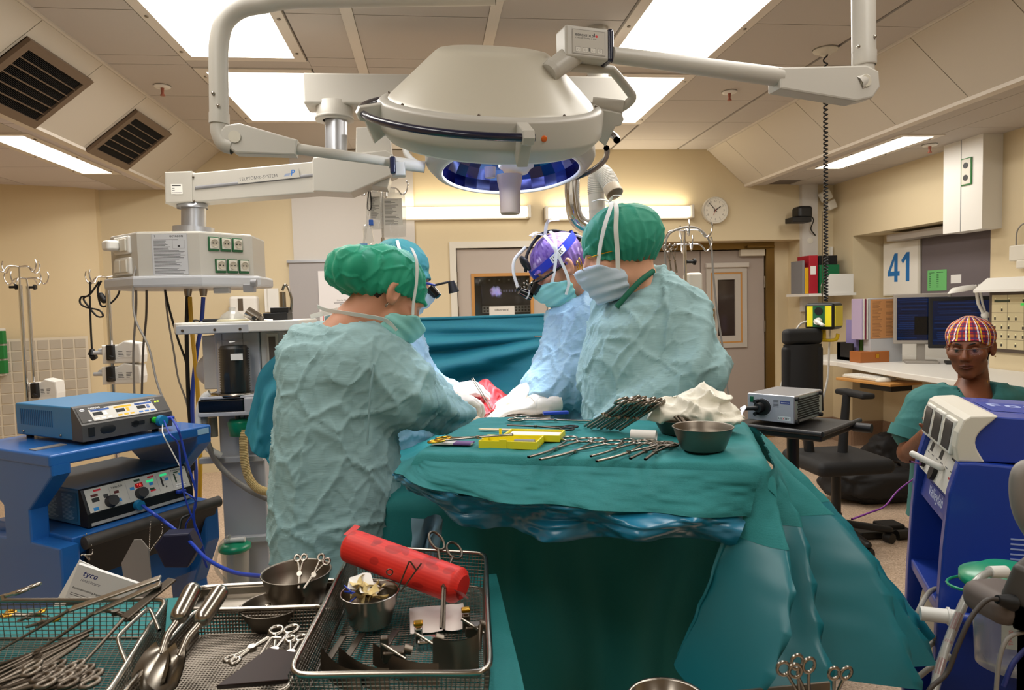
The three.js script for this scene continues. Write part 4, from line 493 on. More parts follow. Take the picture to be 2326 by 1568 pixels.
  const vv = thing('steel_valve', 'polished steel breathing valve lying on the white worktop', 'valve'); part(vv, 'barrel', rod(R(561, 708, D - 0.04), R(588, 724, D - 0.04), 0.026, 0.024, 24), M.steel); part(vv, 'neck', rod(R(586, 721, D - 0.04), R(598, 726, D - 0.04), 0.014, 0.012, 18), M.steelDull); part(vv, 'port', rod(R(573, 720, D - 0.02), R(577, 723, D + 0.0 - 0.07), 0.009, 0.009, 14), M.black); part(vv, 'spout', rod(R(600, 728, D - 0.04), R(620, 729, D - 0.04), 0.008, 0.007, 14), M.steel); settle(vv);
  const bt2 = thing('black_stylet', 'black rubber handled tool with ring on the white worktop', 'tool'), b0 = V(R(446, 730).x, yT + 0.012, -D); part(bt2, 'shaft', rod(V(b0.x + 0.03, yT + 0.012, -D), V(R(520, 730).x, yT + 0.01, -D), 0.009, 0.011, 12), M.rubber); part(bt2, 'ring', torus(0.014, 0.003, 18, 6).rotateX(1.2).translate(b0.x, yT + 0.012, -D), M.black); settle(bt2);
  const lh = thing('laryngoscope', 'steel laryngoscope standing in a black holder on the worktop', 'laryngoscope'), lo = R(638, 700, D - 0.02); part(lh, 'holder', [span(R(600, 720).x, R(655, 720).x, yT, yT + 0.04, -D - 0.1, -D + 0.02, 0.003), span(R(614, 712).x, R(655, 712).x, yT + 0.04, yT + 0.065, -D - 0.1, -D, 0.003)], M.black); part(lh, 'handle', rod(V(lo.x, yT + 0.06, -D - 0.03), V(lo.x, R(638, 663).y, -D - 0.03), 0.015, 0.014, 18), M.steel); part(lh, 'blade', tube([V(lo.x, R(638, 660).y, -D - 0.03), V(lo.x + 0.012, R(638, 647).y, -D - 0.03), V(lo.x + 0.028, R(638, 655).y, -D - 0.03), V(lo.x + 0.04, R(638, 680).y, -D - 0.03), V(lo.x + 0.036, R(638, 705).y, -D - 0.03)], 0.006, 30, 8), M.steel); settle(lh);
}
// ---------- electrosurgery cart ----------
{
  const O = V(-1.2, 0, -2.48), YR = 0.963, place2 = g => { g.position.copy(O); g.rotation.y = YR; return g; };
  const c = thing('equipment_cart', 'bright blue equipment cart with two shelves at the left', 'cart');
  const side = [[-0.46, 1.015], [0.05, 1.015], [0.05, 0.99], [-0.1, 0.86], [-0.1, 0.745], [0.07, 0.745], [0.07, 0.6], [-0.02, 0.42], [0.02, 0.1], [-0.13, 0.1], [-0.16, 0.42], [-0.42, 0.48], [-0.45, 0.72], [-0.25, 0.74], [-0.25, 0.86], [-0.46, 0.985]];
  const sidePanel = x => extrude(side, 0.05, 0.006).rotateY(-Math.PI / 2).translate(x + 0.05, 0, 0);
  part(c, 'side_frame', sidePanel(-0.13), M.ecart); part(c, 'side_frame', sidePanel(0.41), M.ecart);
  part(c, 'top_shelf', span(-0.14, 0.47, 1.015, 1.055, -0.47, 0.055, 0.008), M.ecart);
  part(c, 'lower_shelf', [span(-0.078, 0.408, 0.7, 0.764, -0.46, 0.04, 0.006), span(-0.076, 0.406, 0.46, 0.7, -0.4, -0.03, 0.006)], M.ecart);
  part(c, 'bumper', rod(V(-0.06, 0.745, 0.075), V(0.47, 0.745, 0.075), 0.022, 0.022, 16), mat(0x3b3733, 0.6));
  part(c, 'drawer_front', orient(box(0.5, 0.14, 0.02, 0, 0, 0, 0.004), V(0.2, 0.675, 0.055), V(1, 0, 0), V(0, 0.9, 0.42), V(0, -0.42, 0.9)), M.black);
  part(c, 'emblem', box(0.05, 0.022, 0.002, 0.43, 1.034, 0.056), mat(0x9ec4e0, 0.5)); part(c, 'grey_patch', box(0.1, 0.003, 0.04, -0.06, 1.057, -0.1), mat(0x8a8682, 0.5));
  for (const x of [-0.105, 0.435]) for (const z of [-0.02, -0.3]) part(c, 'castor', new THREE.CylinderGeometry(0.05, 0.05, 0.03, 16).rotateZ(Math.PI / 2).translate(x, 0.051, z), M.black);
  part(c, 'base_bar', span(-0.08, 0.41, 0.1, 0.16, -0.36, -0.28, 0.01), M.ecart); place2(c);
  // upper generator
  const g = thing('electrosurgical_generator', 'blue electrosurgical generator with grey slanted front on the top shelf', 'generator'), y0 = 1.07;
  part(g, 'case', [span(0, 0.337, y0, y0 + 0.117, -0.42, -0.06, 0.006)], M.ecartTop);
  part(g, 'front', extrude([[-0.06, 0], [0, 0], [0.0, 0.055], [-0.006, 0.06], [-0.05, 0.112], [-0.06, 0.117]], 0.337, 0.001).rotateY(-Math.PI / 2).translate(0.337, y0, 0), M.unitgrey);
  for (let i = 0; i < 17; i++) part(g, 'vent_slot', span(-0.0012, 0.001, y0 + 0.04, y0 + 0.098, -0.385 + i * 0.0125, -0.38 + i * 0.0125), mat(0x14507f, 0.6));
  for (const z of [-0.37, -0.13]) part(g, 'screw', new THREE.SphereGeometry(0.005, 8, 6).translate(-0.001, y0 + 0.014, z), M.steel);
  for (const [x, z] of [[0.03, -0.39], [0.3, -0.39], [0.03, -0.05], [0.3, -0.05]]) part(g, 'foot', new THREE.CylinderGeometry(0.012, 0.012, 0.016, 12).translate(x, y0 - 0.008, z), M.rubber);
  const sl = { o: V(0.1685, y0 + 0.0865, -0.0275), Y: V(0, 0.052, -0.044).normalize() }; sl.X = V(1, 0, 0); sl.Z = sl.X.clone().cross(sl.Y); const onS = (geo, z = 0.0015) => orient(geo.translate(0, 0, z), sl.o, sl.X, sl.Y, sl.Z);
  part(g, 'control_panel', onS(new THREE.PlaneGeometry(0.325, 0.064)), printed(1024, 204, (q, W, H) => { q.fillStyle = '#4a4744'; q.fillRect(0, 0, W, H); q.fillStyle = '#f0f0f0'; q.beginPath(); q.ellipse(60, 36, 28, 17, 0, 0, 7); q.fill(); q.fillStyle = '#335'; q.font = 'italic bold 20px sans-serif'; q.fillText('Pfizer', 36, 42); q.fillStyle = '#eee'; q.font = 'bold 30px sans-serif'; q.fillText('Valleylab', 130, 34); q.font = '20px sans-serif'; q.fillText('FORCE IV', 840, 28); q.fillStyle = '#d8d4cc'; q.beginPath(); q.moveTo(120, 44); q.lineTo(300, 44); q.lineTo(300, 30); q.lineTo(860, 30); q.lineTo(880, 196); q.lineTo(130, 196); q.fill(); const seg = [[140, '#2b56a0', 'BIPOLAR'], [400, '#e8b81e', 'CUT'], [650, '#2b56a0', 'COAG']]; for (const [x, col, tx] of seg) { q.fillStyle = col; q.fillRect(x, 46, 210, 26); q.fillStyle = '#112'; q.font = 'bold 20px sans-serif'; q.fillText(tx, x + 8, 66); q.fillStyle = '#0b0b0b'; q.fillRect(x + 10, 84, 105, 46); q.fillStyle = x === 140 ? '#fff' : col; q.fillRect(x + 130, 84, 36, 22); q.fillRect(x + 130, 110, 36, 22); for (let i = 0; i < 3; i++) { q.fillStyle = x === 140 ? '#eee' : x === 400 ? '#e8b81e' : '#4b7fc8'; q.fillRect(x + 10 + i * 72, 158, 50, 22); } } q.fillStyle = '#d8ff3a'; q.fillRect(900, 50, 26, 22); q.fillRect(934, 50, 26, 22); q.fillStyle = '#bbb'; q.fillRect(70, 175, 34, 18); }));
  const fz = 0.0015, port = (x, y, w, h, r) => box(w, h, 0.004, x, y0 + y, fz, r);
  part(g, 'power_switch', port(0.03, 0.03, 0.022, 0.034, 0.002), M.black); part(g, 'connector_recess', new THREE.CapsuleGeometry(0.015, 0.026, 4, 12).rotateZ(Math.PI / 2).scale(1, 1, 0.15).translate(0.088, y0 + 0.03, 0.001), M.black); part(g, 'card_slot', [port(0.2, 0.034, 0.05, 0.014, 0.001), new THREE.CylinderGeometry(0.012, 0.012, 0.004, 16).rotateX(Math.PI / 2).translate(0.19, y0 + 0.032, fz)], M.black); part(g, 'output_port', port(0.262, 0.034, 0.03, 0.02, 0.001), M.black); part(g, 'output_port', port(0.315, 0.034, 0.026, 0.018, 0.001), M.black);
  part(g, 'green_plug', new THREE.CylinderGeometry(0.011, 0.011, 0.018, 18).rotateX(Math.PI / 2).translate(0.262, y0 + 0.034, 0.01), mat(0x27b52c, 0.4)); part(g, 'blue_plug', [new THREE.CylinderGeometry(0.02, 0.02, 0.024, 20).rotateX(Math.PI / 2).translate(0.277, y0 + 0.03, 0.026)], mat(0x1a7fae, 0.4)); part(g, 'flat_plug', box(0.032, 0.012, 0.026, 0.315, y0 + 0.034, 0.016, 0.004), M.cableblue); place2(g);
  // lower argon unit
  const h = thing('argon_unit', 'blue argon unit with pale control panel showing a red 10', 'generator'), yb = 0.769, q = 0.91;
  part(h, 'case', span(0, 0.41, yb, yb + 0.128, -0.45, -0.045, 0.005), M.ecartTop); part(h, 'front', extrude([[-0.046, 0], [0.0, 0], [0, 0.045], [-0.036, 0.126], [-0.046, 0.128]], 0.41, 0.001).rotateY(-Math.PI / 2).translate(0.41, yb, 0), M.black);
  const s2 = { o: V(0.205, yb + 0.086, -0.0175), Y: V(0, 0.081, -0.036).normalize(), X: V(1, 0, 0) }; s2.Z = s2.X.clone().cross(s2.Y); const onH = (geo, z = 0.002) => orient(geo.translate(0, 0, z), s2.o, s2.X, s2.Y, s2.Z);
  part(h, 'control_panel', onH(new THREE.PlaneGeometry(0.392, 0.084)), printed(1400, 274, (q, W, H) => { q.fillStyle = '#cfcbc2'; q.fillRect(0, 0, W, H); q.fillStyle = '#222'; q.font = 'bold 34px sans-serif'; q.fillText('Valleylab', 330, 58); q.font = 'bold 30px sans-serif'; q.fillText('Force Argon II', 1180, 34); q.strokeStyle = '#888'; q.lineWidth = 3; for (const x of [300, 520, 950, 1150]) { q.beginPath(); q.moveTo(x, 30); q.lineTo(x, 240); q.stroke(); } const R2 = (x, y, w, hh, c) => { q.fillStyle = c; q.fillRect(x, y, w, hh); }; R2(110, 20, 90, 22, '#d23'); R2(60, 70, 90, 30, '#5a1a16'); R2(60, 112, 90, 50, '#1c1c1a'); R2(210, 100, 60, 44, '#333'); R2(50, 222, 64, 40, '#2f8fd8'); R2(350, 92, 64, 32, '#5a1a16'); R2(360, 190, 60, 38, '#2f8fd8'); R2(640, 20, 84, 28, '#123f22'); R2(560, 100, 58, 36, '#2f8fd8'); R2(830, 20, 90, 22, '#d23'); R2(830, 100, 56, 36, '#2f8fd8'); R2(820, 170, 64, 28, '#123f22'); R2(820, 196, 78, 18, '#d23'); R2(1000, 70, 26, 120, '#111'); R2(1060, 90, 54, 36, '#2f8fd8'); R2(1200, 66, 24, 120, '#113018'); R2(1280, 70, 54, 36, '#2f8fd8'); R2(1210, 46, 70, 14, '#123f22'); R2(1190, 205, 150, 40, '#f2f0ea'); q.fillStyle = '#222'; q.font = '24px sans-serif'; q.fillText('Argonhandtag', 1196, 234); q.font = '16px sans-serif'; for (let i = 0; i < 3; i++) { q.fillText(100 - i * 35 + '%', 1034, 84 + i * 45); q.fillText(100 - i * 35 + '%', 1230, 80 + i * 45); } q.beginPath(); q.moveTo(1040, 210); q.lineTo(1054, 184); q.lineTo(1068, 210); q.fill(); }));
  const led = (c, k) => new THREE.MeshPhysicalMaterial({ color: 0x111111, emissive: new THREE.Color(c), emissiveIntensity: k });
  part(h, 'red_display', onH(new THREE.PlaneGeometry(0.03, 0.017).translate(-0.196 + 0.392 * 690 / 1400, 0.012, 0), 0.0026), new THREE.MeshPhysicalMaterial({ color: 0x000000, emissive: 0xffffff, emissiveIntensity: 1.0, emissiveMap: canvas(128, 72, (q, W, H) => { q.fillStyle = '#7a0a10'; q.fillRect(0, 0, W, H); q.fillStyle = '#ff5a52'; q.font = 'bold 66px monospace'; q.textAlign = 'center'; q.fillText('10', W / 2, 60); }) }), 'glowing red digits 10');
  part(h, 'green_indicator', onH(box(0.028, 0.009, 0.001, 0.042, 0.018, 0)), led(0x35e08a, 0.9), 'lit green indicator'); part(h, 'green_indicator', onH(box(0.028, 0.009, 0.001, 0.1, 0.028, 0)), led(0x35e08a, 0.9), 'lit green indicator');
  for (const x of [-0.118, -0.006]) part(h, 'knob', onH(merge([new THREE.CylinderGeometry(0.019, 0.022, 0.022, 20).rotateX(Math.PI / 2).translate(x, -0.02, 0.011)])), M.darkgrey, 'black rotary knob');
  part(h, 'front_strip', span(0.01, 0.4, yb + 0.002, yb + 0.013, 0, 0.0025), mat(0xb8b4ac, 0.5)); part(h, 'blue_socket', new THREE.CylinderGeometry(0.017, 0.019, 0.02, 20).rotateX(Math.PI / 2).translate(0.18, yb + 0.032, 0.01), mat(0x1c78a8, 0.4)); part(h, 'flat_plug', box(0.035, 0.012, 0.02, 0.35, yb + 0.04, 0.012, 0.003), M.cableblue);
  part(h, 'side_print', new THREE.PlaneGeometry(0.2, 0.1).rotateY(-Math.PI / 2).translate(-0.0015, yb + 0.064, -0.16), printed(256, 128, (q, W, H) => { q.fillStyle = '#256a98'; q.fillRect(0, 0, W, H); q.fillStyle = '#9ac0dc'; const r = rng(8); for (let i = 0; i < 20; i++) { q.fillRect(140, 8 + i * 6, 60 + r() * 40, 2.4); if (i > 2) q.fillRect(20, 8 + i * 6, 50 + r() * 40, 2.4); } })); place2(h);
  // cables, manuals, pouch
  const W2 = (x, y, z) => V(x, y, z).applyAxisAngle(UPV, YR).add(O);
  const cab = (label, m, r, pts) => { const o = thing(m === M.cableblue ? 'blue_lead' : 'white_lead', label, 'cable'); part(o, 'lead', tube(pts, r, pts.length * 10, 8), m); settle(o); };
  const D = 2.45, R = (x, y, d = D) => at(x, y, d);
  cab('thick blue lead from the lower unit running to the steel bowls', M.cableblue, 0.006, [W2(0.18, yb + 0.032, 0.03), R(345, 1165), R(380, 1190), R(430, 1230, 2.35), R(470, 1270, 2.2), R(530, 1300, 2.0), R(600, 1310, 1.8)]);
  cab('blue lead from the round blue plug on the upper generator', M.cableblue, 0.003, [W2(0.277, y0 + 0.03, 0.04), R(385, 985), R(405, 1010), R(410, 1060), R(420, 1130), R(450, 1210), R(468, 1270)]);
  cab('dark blue lead from the flat plug on the upper generator', M.cableblue, 0.004, [W2(0.315, y0 + 0.034, 0.03), R(402, 970), R(412, 1000), R(425, 1050), R(445, 1120), R(440, 1170), R(450, 1230), R(470, 1290)]);
  cab('thin blue lead curling under the lower unit panel', M.cableblue, 0.003, [W2(0.35, yb + 0.04, 0.02), R(430, 1125), R(445, 1140), R(440, 1165), R(422, 1195), R(430, 1230), R(460, 1262)]);
  cab('thin white lead hanging from the round blue plug', M.hosewhite, 0.0022, [W2(0.277, y0 + 0.015, 0.03), R(370, 985), R(385, 1015), R(410, 1062)]);
  const md = thing('user_manual', 'white instruction booklet hanging on a bead chain from the cart', 'booklet'), mf = frameXY(R(220, 1340, 2.0), at(308, 1297, 2.0).sub(at(182, 1255, 2.0)), UPV.clone().add(V(0.38, 0, 0))), mY = mf.Y;
  const pa = printed(512, 680, (q, W, H) => { q.fillStyle = '#d9d7d6'; q.fillRect(0, 0, W, H); q.fillStyle = '#27306e'; q.font = 'italic bold 60px sans-serif'; q.fillText('tyco', 60, 80); q.font = 'italic 34px sans-serif'; q.fillStyle = '#445'; q.fillText('Healthcare', 60, 128); q.fillStyle = '#111'; q.font = 'bold 23px sans-serif'; q.fillText('Kortbruksanvisning Argongasstilbets - Force Argon II', 24, 205, 470); q.fillStyle = '#555'; q.fillRect(24, 240, 430, 5); q.fillRect(24, 256, 200, 5); q.fillStyle = '#3a3834'; q.fillRect(24, 290, 190, 90); q.fillStyle = '#20609c'; q.fillRect(24, 380, 190, 120); q.fillStyle = '#b9b6ae'; q.fillRect(50, 460, 140, 34); q.fillStyle = '#444'; for (let i = 0; i < 6; i++) q.fillRect(260, 400 + i * 30, 180, 5); });
  part(md, 'pages', [orient(box(0.17, 0.23, 0.012, 0.01, -0.07, -0.02), mf.o, mf.X, mY, mf.Z), orient(box(0.17, 0.23, 0.003).rotateZ(-0.12).translate(-0.012, -0.075, -0.03), mf.o, mf.X, mY, mf.Z)], M.paper); part(md, 'cover_page', orient(new THREE.PlaneGeometry(0.17, 0.23).translate(0.01, -0.07, -0.0135), mf.o, mf.X, mY, mf.Z), pa);
  const bead = (pts) => { const cu = new THREE.CatmullRomCurve3(pts), L = []; for (let i = 0; i <= 46; i++) { const p = cu.getPointAt(i / 46); L.push(new THREE.SphereGeometry(0.0026, 6, 5).translate(p.x, p.y, p.z)); } return L; };
  part(md, 'bead_chain', bead([R(185, 1262, 2.0), W2(-0.052, 0.73, 0.105), W2(-0.05, 0.772, 0.08), W2(-0.046, 0.76, 0.048), W2(-0.04, 0.7, 0.06), R(193, 1262, 2.0)]), M.steel).userData.kind = 'stuff'; settle(md);
  const mc = thing('plastic_pouch', 'clear plastic pouch of papers hanging under the cart bumper', 'pouch'), q0 = R(325, 1290, 2.2); part(mc, 'pouch', extrude([[-0.02, 0.09], [0.0, 0.09], [0.02, 0.06], [0.024, -0.1], [-0.05, -0.11], [-0.06, 0.02]], 0.004, 0.001).translate(q0.x, q0.y, q0.z), mat(0x9a928c, 0.25, 0, { transmission: 0.35, thickness: 0 })); part(mc, 'bead_chain', bead([R(335, 1262, 2.2), W2(0.2, 0.73, 0.105), W2(0.2, 0.772, 0.08), W2(0.205, 0.76, 0.048), R(338, 1262, 2.2)]), M.steel).userData.kind = 'stuff'; settle(mc);
  const pc = thing('foot_pedal_pouch', 'dark blue hexagonal pedal hanging beside the cart', 'pedal'), p0 = R(413, 1242, 2.4); part(pc, 'body', extrude([[-0.062, 0.02], [-0.035, 0.055], [0.04, 0.055], [0.062, 0.0], [0.03, -0.05], [-0.035, -0.045]], 0.05, 0.006).translate(p0.x, p0.y, p0.z), mat(0x0b1034, 0.5)); part(pc, 'lead', tube([V(p0.x - 0.03, p0.y + 0.05, p0.z + 0.02), R(405, 1205, 2.4), R(412, 1180, 2.42), R(430, 1170, 2.44)], 0.005, 24, 6), M.black); settle(pc);
}
// ---------- back wall things ----------
{
  const c = thing('round_clock', 'round white wall clock showing seven minutes to two', 'clock'), o = at(1624, 478, BACK - 0.03), r = 0.134;
  part(c, 'case', lathe([[0, -0.03], [r - 0.01, -0.03], [r, -0.02], [r, 0.018], [r - 0.008, 0.022], [r - 0.01, 0.01], [0, 0.01]], 48).rotateX(Math.PI / 2).translate(o.x, o.y, o.z), M.offwhite);
  part(c, 'dial', new THREE.CircleGeometry(r - 0.01, 48).translate(o.x, o.y, o.z + 0.012), printed(512, 512, (g, w) => { g.fillStyle = '#ddd8cb'; g.fillRect(0, 0, w, w); g.translate(w / 2, w / 2); g.fillStyle = '#222'; g.font = '52px sans-serif'; g.textAlign = 'center'; g.textBaseline = 'middle'; for (let i = 1; i <= 12; i++) { const a = i * Math.PI / 6; g.fillText(String(i), Math.sin(a) * 185, -Math.cos(a) * 185); } for (let i = 0; i < 60; i++) { const a = i * Math.PI / 30; g.save(); g.rotate(a); g.fillRect(-2, -240, 4, i % 5 ? 10 : 18); g.restore(); } g.fillRect(-8, -90, 16, 10); }));
  const hand = (ang, l, w, z, m, n) => part(c, n, box(w, l, 0.002, 0, l / 2 - 0.02, 0).rotateZ(-ang).translate(o.x, o.y, o.z + z), m);
  hand(0.97, 0.085, 0.008, 0.015, M.black, 'hour_hand'); hand(-0.74, 0.12, 0.006, 0.017, M.black, 'minute_hand'); hand(3.6, 0.075, 0.003, 0.019, mat(0xb8492e, 0.5), 'second_hand'); settle(c);
  // equipment rack seen through the door window
  const k = thing('equipment_rack', 'dark equipment rack with lit screen behind the door window', 'equipment rack'), a = at(1078, 630, 7.1), b = at(1205, 760, 7.1);
  part(k, 'cabinet', span(a.x - 0.15, b.x + 0.2, 0.3, a.y + 0.1, -7.4, -7.12), M.black);
  part(k, 'switch_panel', span(a.x, b.x + 0.05, a.y - 0.09, a.y + 0.02, -7.12, -7.11), printed(256, 64, (g, w, h) => { g.fillStyle = '#2f3a36'; g.fillRect(0, 0, w, h); g.fillStyle = '#121614'; for (let i = 0; i < 6; i++) g.fillRect(8 + i * 42, 8, 28, 48); g.fillStyle = '#8a9590'; for (let i = 0; i < 6; i++) g.fillRect(18 + i * 42, 26, 8, 10); }));
  const sc0 = at(1094, 645, 7.1), sc1 = at(1178, 690, 7.1);
  part(k, 'screen', span(sc0.x, sc1.x, sc1.y, sc0.y, -7.12, -7.105), new THREE.MeshPhysicalMaterial({ color: 0x050505, roughness: 0.3, emissive: 0xffffff, emissiveIntensity: 0.9, emissiveMap: canvas(256, 128, (g, w, h) => { g.fillStyle = '#08080c'; g.fillRect(0, 0, w, h); const r = rng(3); for (let i = 0; i < 60; i++) { g.fillStyle = `rgba(${150 + r() * 60},${140 + r() * 60},${210 + r() * 40},0.25)`; g.beginPath(); g.ellipse(70 + r() * 60, 30 + r() * 40, 6 + r() * 22, 4 + r() * 12, r() * 3, 0, 7); g.fill(); } g.fillStyle = '#556'; for (let i = 0; i < 6; i++) g.fillRect(130 + i * 20, 40, 10, 14); }) }), 'lit screen showing a pale operation picture');
  part(k, 'patch_panel', span(sc0.x, b.x + 0.05, at(1094, 712, 7.1).y, at(1094, 696, 7.1).y, -7.12, -7.105), printed(256, 48, (g, w, h) => { g.fillStyle = '#8c918c'; g.fillRect(0, 0, w, h); g.fillStyle = '#1b1e1c'; for (let i = 0; i < 16; i++) { g.fillRect(6 + i * 15.5, 8, 9, 12); g.fillRect(6 + i * 15.5, 28, 9, 12); } })); settle(k);
  const nt = thing('observation_notice', 'small white notice reading Observera on the door window', 'notice'), n0 = at(1112, 697, BACK), n1 = at(1170, 722, BACK); part(nt, 'sheet', span(n0.x, n1.x, n1.y, n0.y, -BACK - 0.035, -BACK - 0.033), printed(256, 110, (g, w, h) => { g.fillStyle = '#d8d4cc'; g.fillRect(0, 0, w, h); g.fillStyle = '#222'; g.font = 'bold 26px serif'; g.textAlign = 'center'; g.fillText('Observera!', w / 2, 42); g.fillRect(20, 80, 210, 4); g.fillRect(40, 95, 170, 4); })); settle(nt);
}
// ---------- drip stand with bags behind the left surgeons, and the one behind the right assistant ----------
{
  const D = 3.9, R = (x, y, d = D) => at(x, y, d), f = R(872, 1100);
  stand('drip stand with clear fluid bags behind the two left surgeons', R(869, 428), R(870, 540), V(f.x, 0, f.z), 0.011, 0.1);
  const bag = (label, x, y, w, h, seed) => { const t = thing('drip_bag', label, 'drip bag'), o = R(x, y, D - 0.09); const g = grid(14, 20, (u, v) => { const a = (u - 0.5) * 2, b = (v - 0.5) * 2; return V(a * w / 2 * (1 - 0.08 * b * b), b * h / 2, Math.sqrt(Math.max(0, 1 - a * a)) * 0.02 * (1.1 - 0.5 * b) + 0.003 * noise3(a * 5 + seed, b * 5, 1)); }), g2 = g.clone().scale(1, 1, -1); part(t, 'bag', merge([g, g2]).translate(o.x, o.y, o.z), M.clearHazy); part(t, 'print', new THREE.PlaneGeometry(w * 0.72, h * 0.6).translate(o.x, o.y + h * 0.05, o.z + 0.027), printed(128, 160, (q, W, H) => { q.fillStyle = '#cfcac0'; q.fillRect(0, 0, W, H); q.fillStyle = '#6a6660'; const r = rng(seed); for (let i = 0; i < 20; i++) q.fillRect(10, 8 + i * 7.5, 40 + r() * 70, 3); }, 0.6)); part(t, 'hanger_tab', box(0.03, 0.03, 0.004, o.x, o.y + h / 2 + 0.012, o.z), M.clearHazy); settle(t); };
  bag('clear fluid bag with printed text, wider right one on the stand', 893, 488, 0.14, 0.24, 3); bag('clear fluid bag, narrower left one on the stand', 853, 478, 0.075, 0.2, 6);
  const dc = thing('drip_chamber', 'clear drip chamber and tubing with blue clip beside the bags', 'drip chamber'); part(dc, 'chamber', [capsule(R(835, 520, D - 0.12), R(838, 545, D - 0.12), 0.026, 14)], M.clearHazy); part(dc, 'blue_clip', box(0.024, 0.03, 0.03, ...R(843, 506, D - 0.14).toArray(), 0.004), mat(0x2d5fb8, 0.4)); part(dc, 'tubing', tube([R(836, 440, D - 0.12), R(834, 500, D - 0.12), R(826, 560, D - 0.12), R(828, 620, D - 0.12), R(850, 680, D - 0.1)], 0.006, 40, 8), M.clearHazy); part(dc, 'cord_loop', tube([R(838, 435, D - 0.12), R(834, 470, D - 0.12), R(840, 478, D - 0.12), R(844, 465, D - 0.12), R(841, 435, D - 0.12)], 0.003, 30, 6), M.black); part(dc, 'tap', [box(0.04, 0.012, 0.012, ...R(826, 556, D - 0.13).toArray()), box(0.02, 0.02, 0.02, ...R(820, 570, D - 0.13).toArray())], mat(0x6fa3d8, 0.4)); settle(dc);
  const E = 3.4, S = (x, y, d = E) => at(x, y, d), fo = S(1566, 1100);
  stand('drip stand behind the right assistant with scissors and a grey lead', S(1555, 524), S(1556, 640), V(fo.x, 0, fo.z), 0.014, 0.2, t => { part(t, 'second_hooks', hookCross(S(1560, 556), 0.12, 4, 0.15), M.chrome); part(t, 'clamp_knob', knob(S(1560, 595)), M.black); part(t, 'inner_sleeve', rod(S(1555, 545), S(1557, 640), 0.009, 0.009), M.chrome); });
  const ca = thing('hanging_lead', 'grey lead draped over the drip stand hooks to the floor', 'cable'); part(ca, 'lead', tube([S(1513, 620), S(1511, 560), S(1520, 532), S(1545, 519), S(1575, 516), S(1600, 530), S(1615, 560), S(1620, 620), S(1628, 700), S(1640, 780), S(1652, 880), S(1662, 960)], 0.0055, 90, 8), M.cablegrey); settle(ca);
  const ip = thing('stand_monitor', 'white rounded device on the drip stand behind the assistant', 'device'), io = S(1555, 655, E + 0.1); part(ip, 'case', [box(0.075, 0.16, 0.1, io.x + 0.045, io.y, io.z, 0.015), box(0.06, 0.12, 0.08, io.x - 0.07, io.y + 0.005, io.z, 0.02)], M.offwhite); part(ip, 'clamp_bar', box(0.16, 0.03, 0.03, io.x - 0.01, io.y - 0.01, io.z + 0.03), M.grey); part(ip, 'cables', [0, 1, 2].map(i => tube([S(1580 + i * 3, 672), S(1592 + i * 2, 690), S(1596 + i, 720), S(1590, 760)], 0.004, 20, 6)), mat(0x7d8296, 0.5)).userData.kind = 'stuff'; settle(ip);
  for (const [x, n] of [[1516, 'left'], [1528, 'right']]) { const sc = thing('hanging_scissors', `steel scissors on the stand hook, ${n} of the pair`, 'scissors'); scissors(sc, S(x, 562, E - 0.03), 0.13, -Math.PI / 2 + 0.15, 0.0025); }
  // extraction arm
  const F = 3.05, T = (x, y, d = F) => at(x, y, d), t = thing('extraction_arm', 'curved chrome pipe with white corrugated suction elbow', 'extraction pipe');
  part(t, 'chrome_pipe', tube([T(1300, 330), T(1300, 400), T(1300, 450), T(1308, 495), T(1332, 515), T(1370, 520)], 0.034, 60, 20), M.chrome);
  part(t, 'white_elbow', tube([T(1357, 500), T(1356, 470), T(1354, 425), T(1356, 402), T(1364, 392, F - 0.02), T(1376, 400, F - 0.05), T(1394, 436, F - 0.1)], 0.037, 60, 20), M.hosewhite);
  const cu = new THREE.CatmullRomCurve3([T(1356, 470), T(1354, 425), T(1356, 402), T(1364, 392, F - 0.02), T(1376, 400, F - 0.05), T(1394, 436, F - 0.1)]), rg = []; for (let i = 8; i < 36; i++) { const p = cu.getPointAt(i / 40), q = cu.getTangentAt(i / 40); rg.push(torus(0.037, 0.0028, 20, 5).applyQuaternion(new THREE.Quaternion().setFromUnitVectors(V(0, 0, 1), q)).translate(p.x, p.y, p.z)); } part(t, 'elbow_ribs', rg, M.hosewhite).userData.kind = 'stuff';
  const mo = T(1394, 436, F - 0.1), md = cu.getTangentAt(1); part(t, 'mouth', lathe([[0.037, -0.03], [0.04, 0.012], [0.035, 0.014], [0.031, 0], [0.031, -0.05], [0, -0.05]], 28).applyQuaternion(new THREE.Quaternion().setFromUnitVectors(UPV, md)).translate(mo.x, mo.y, mo.z), mat(0xcfc2ae, 0.5)); part(t, 'base_collar', rod(T(1357, 478), T(1358, 500), 0.04, 0.034, 24), M.white); part(t, 'pole', rod(T(1370, 520), V(T(1370, 520).x, 0.05, -F), 0.03, 0.03, 20), M.chrome); part(t, 'foot', lathe([[0, 0.06], [0.1, 0.05], [0.2, 0.02], [0.2, 0], [0, 0]], 28).translate(T(1370, 520).x, 0, -F), M.grey); settle(t);
}
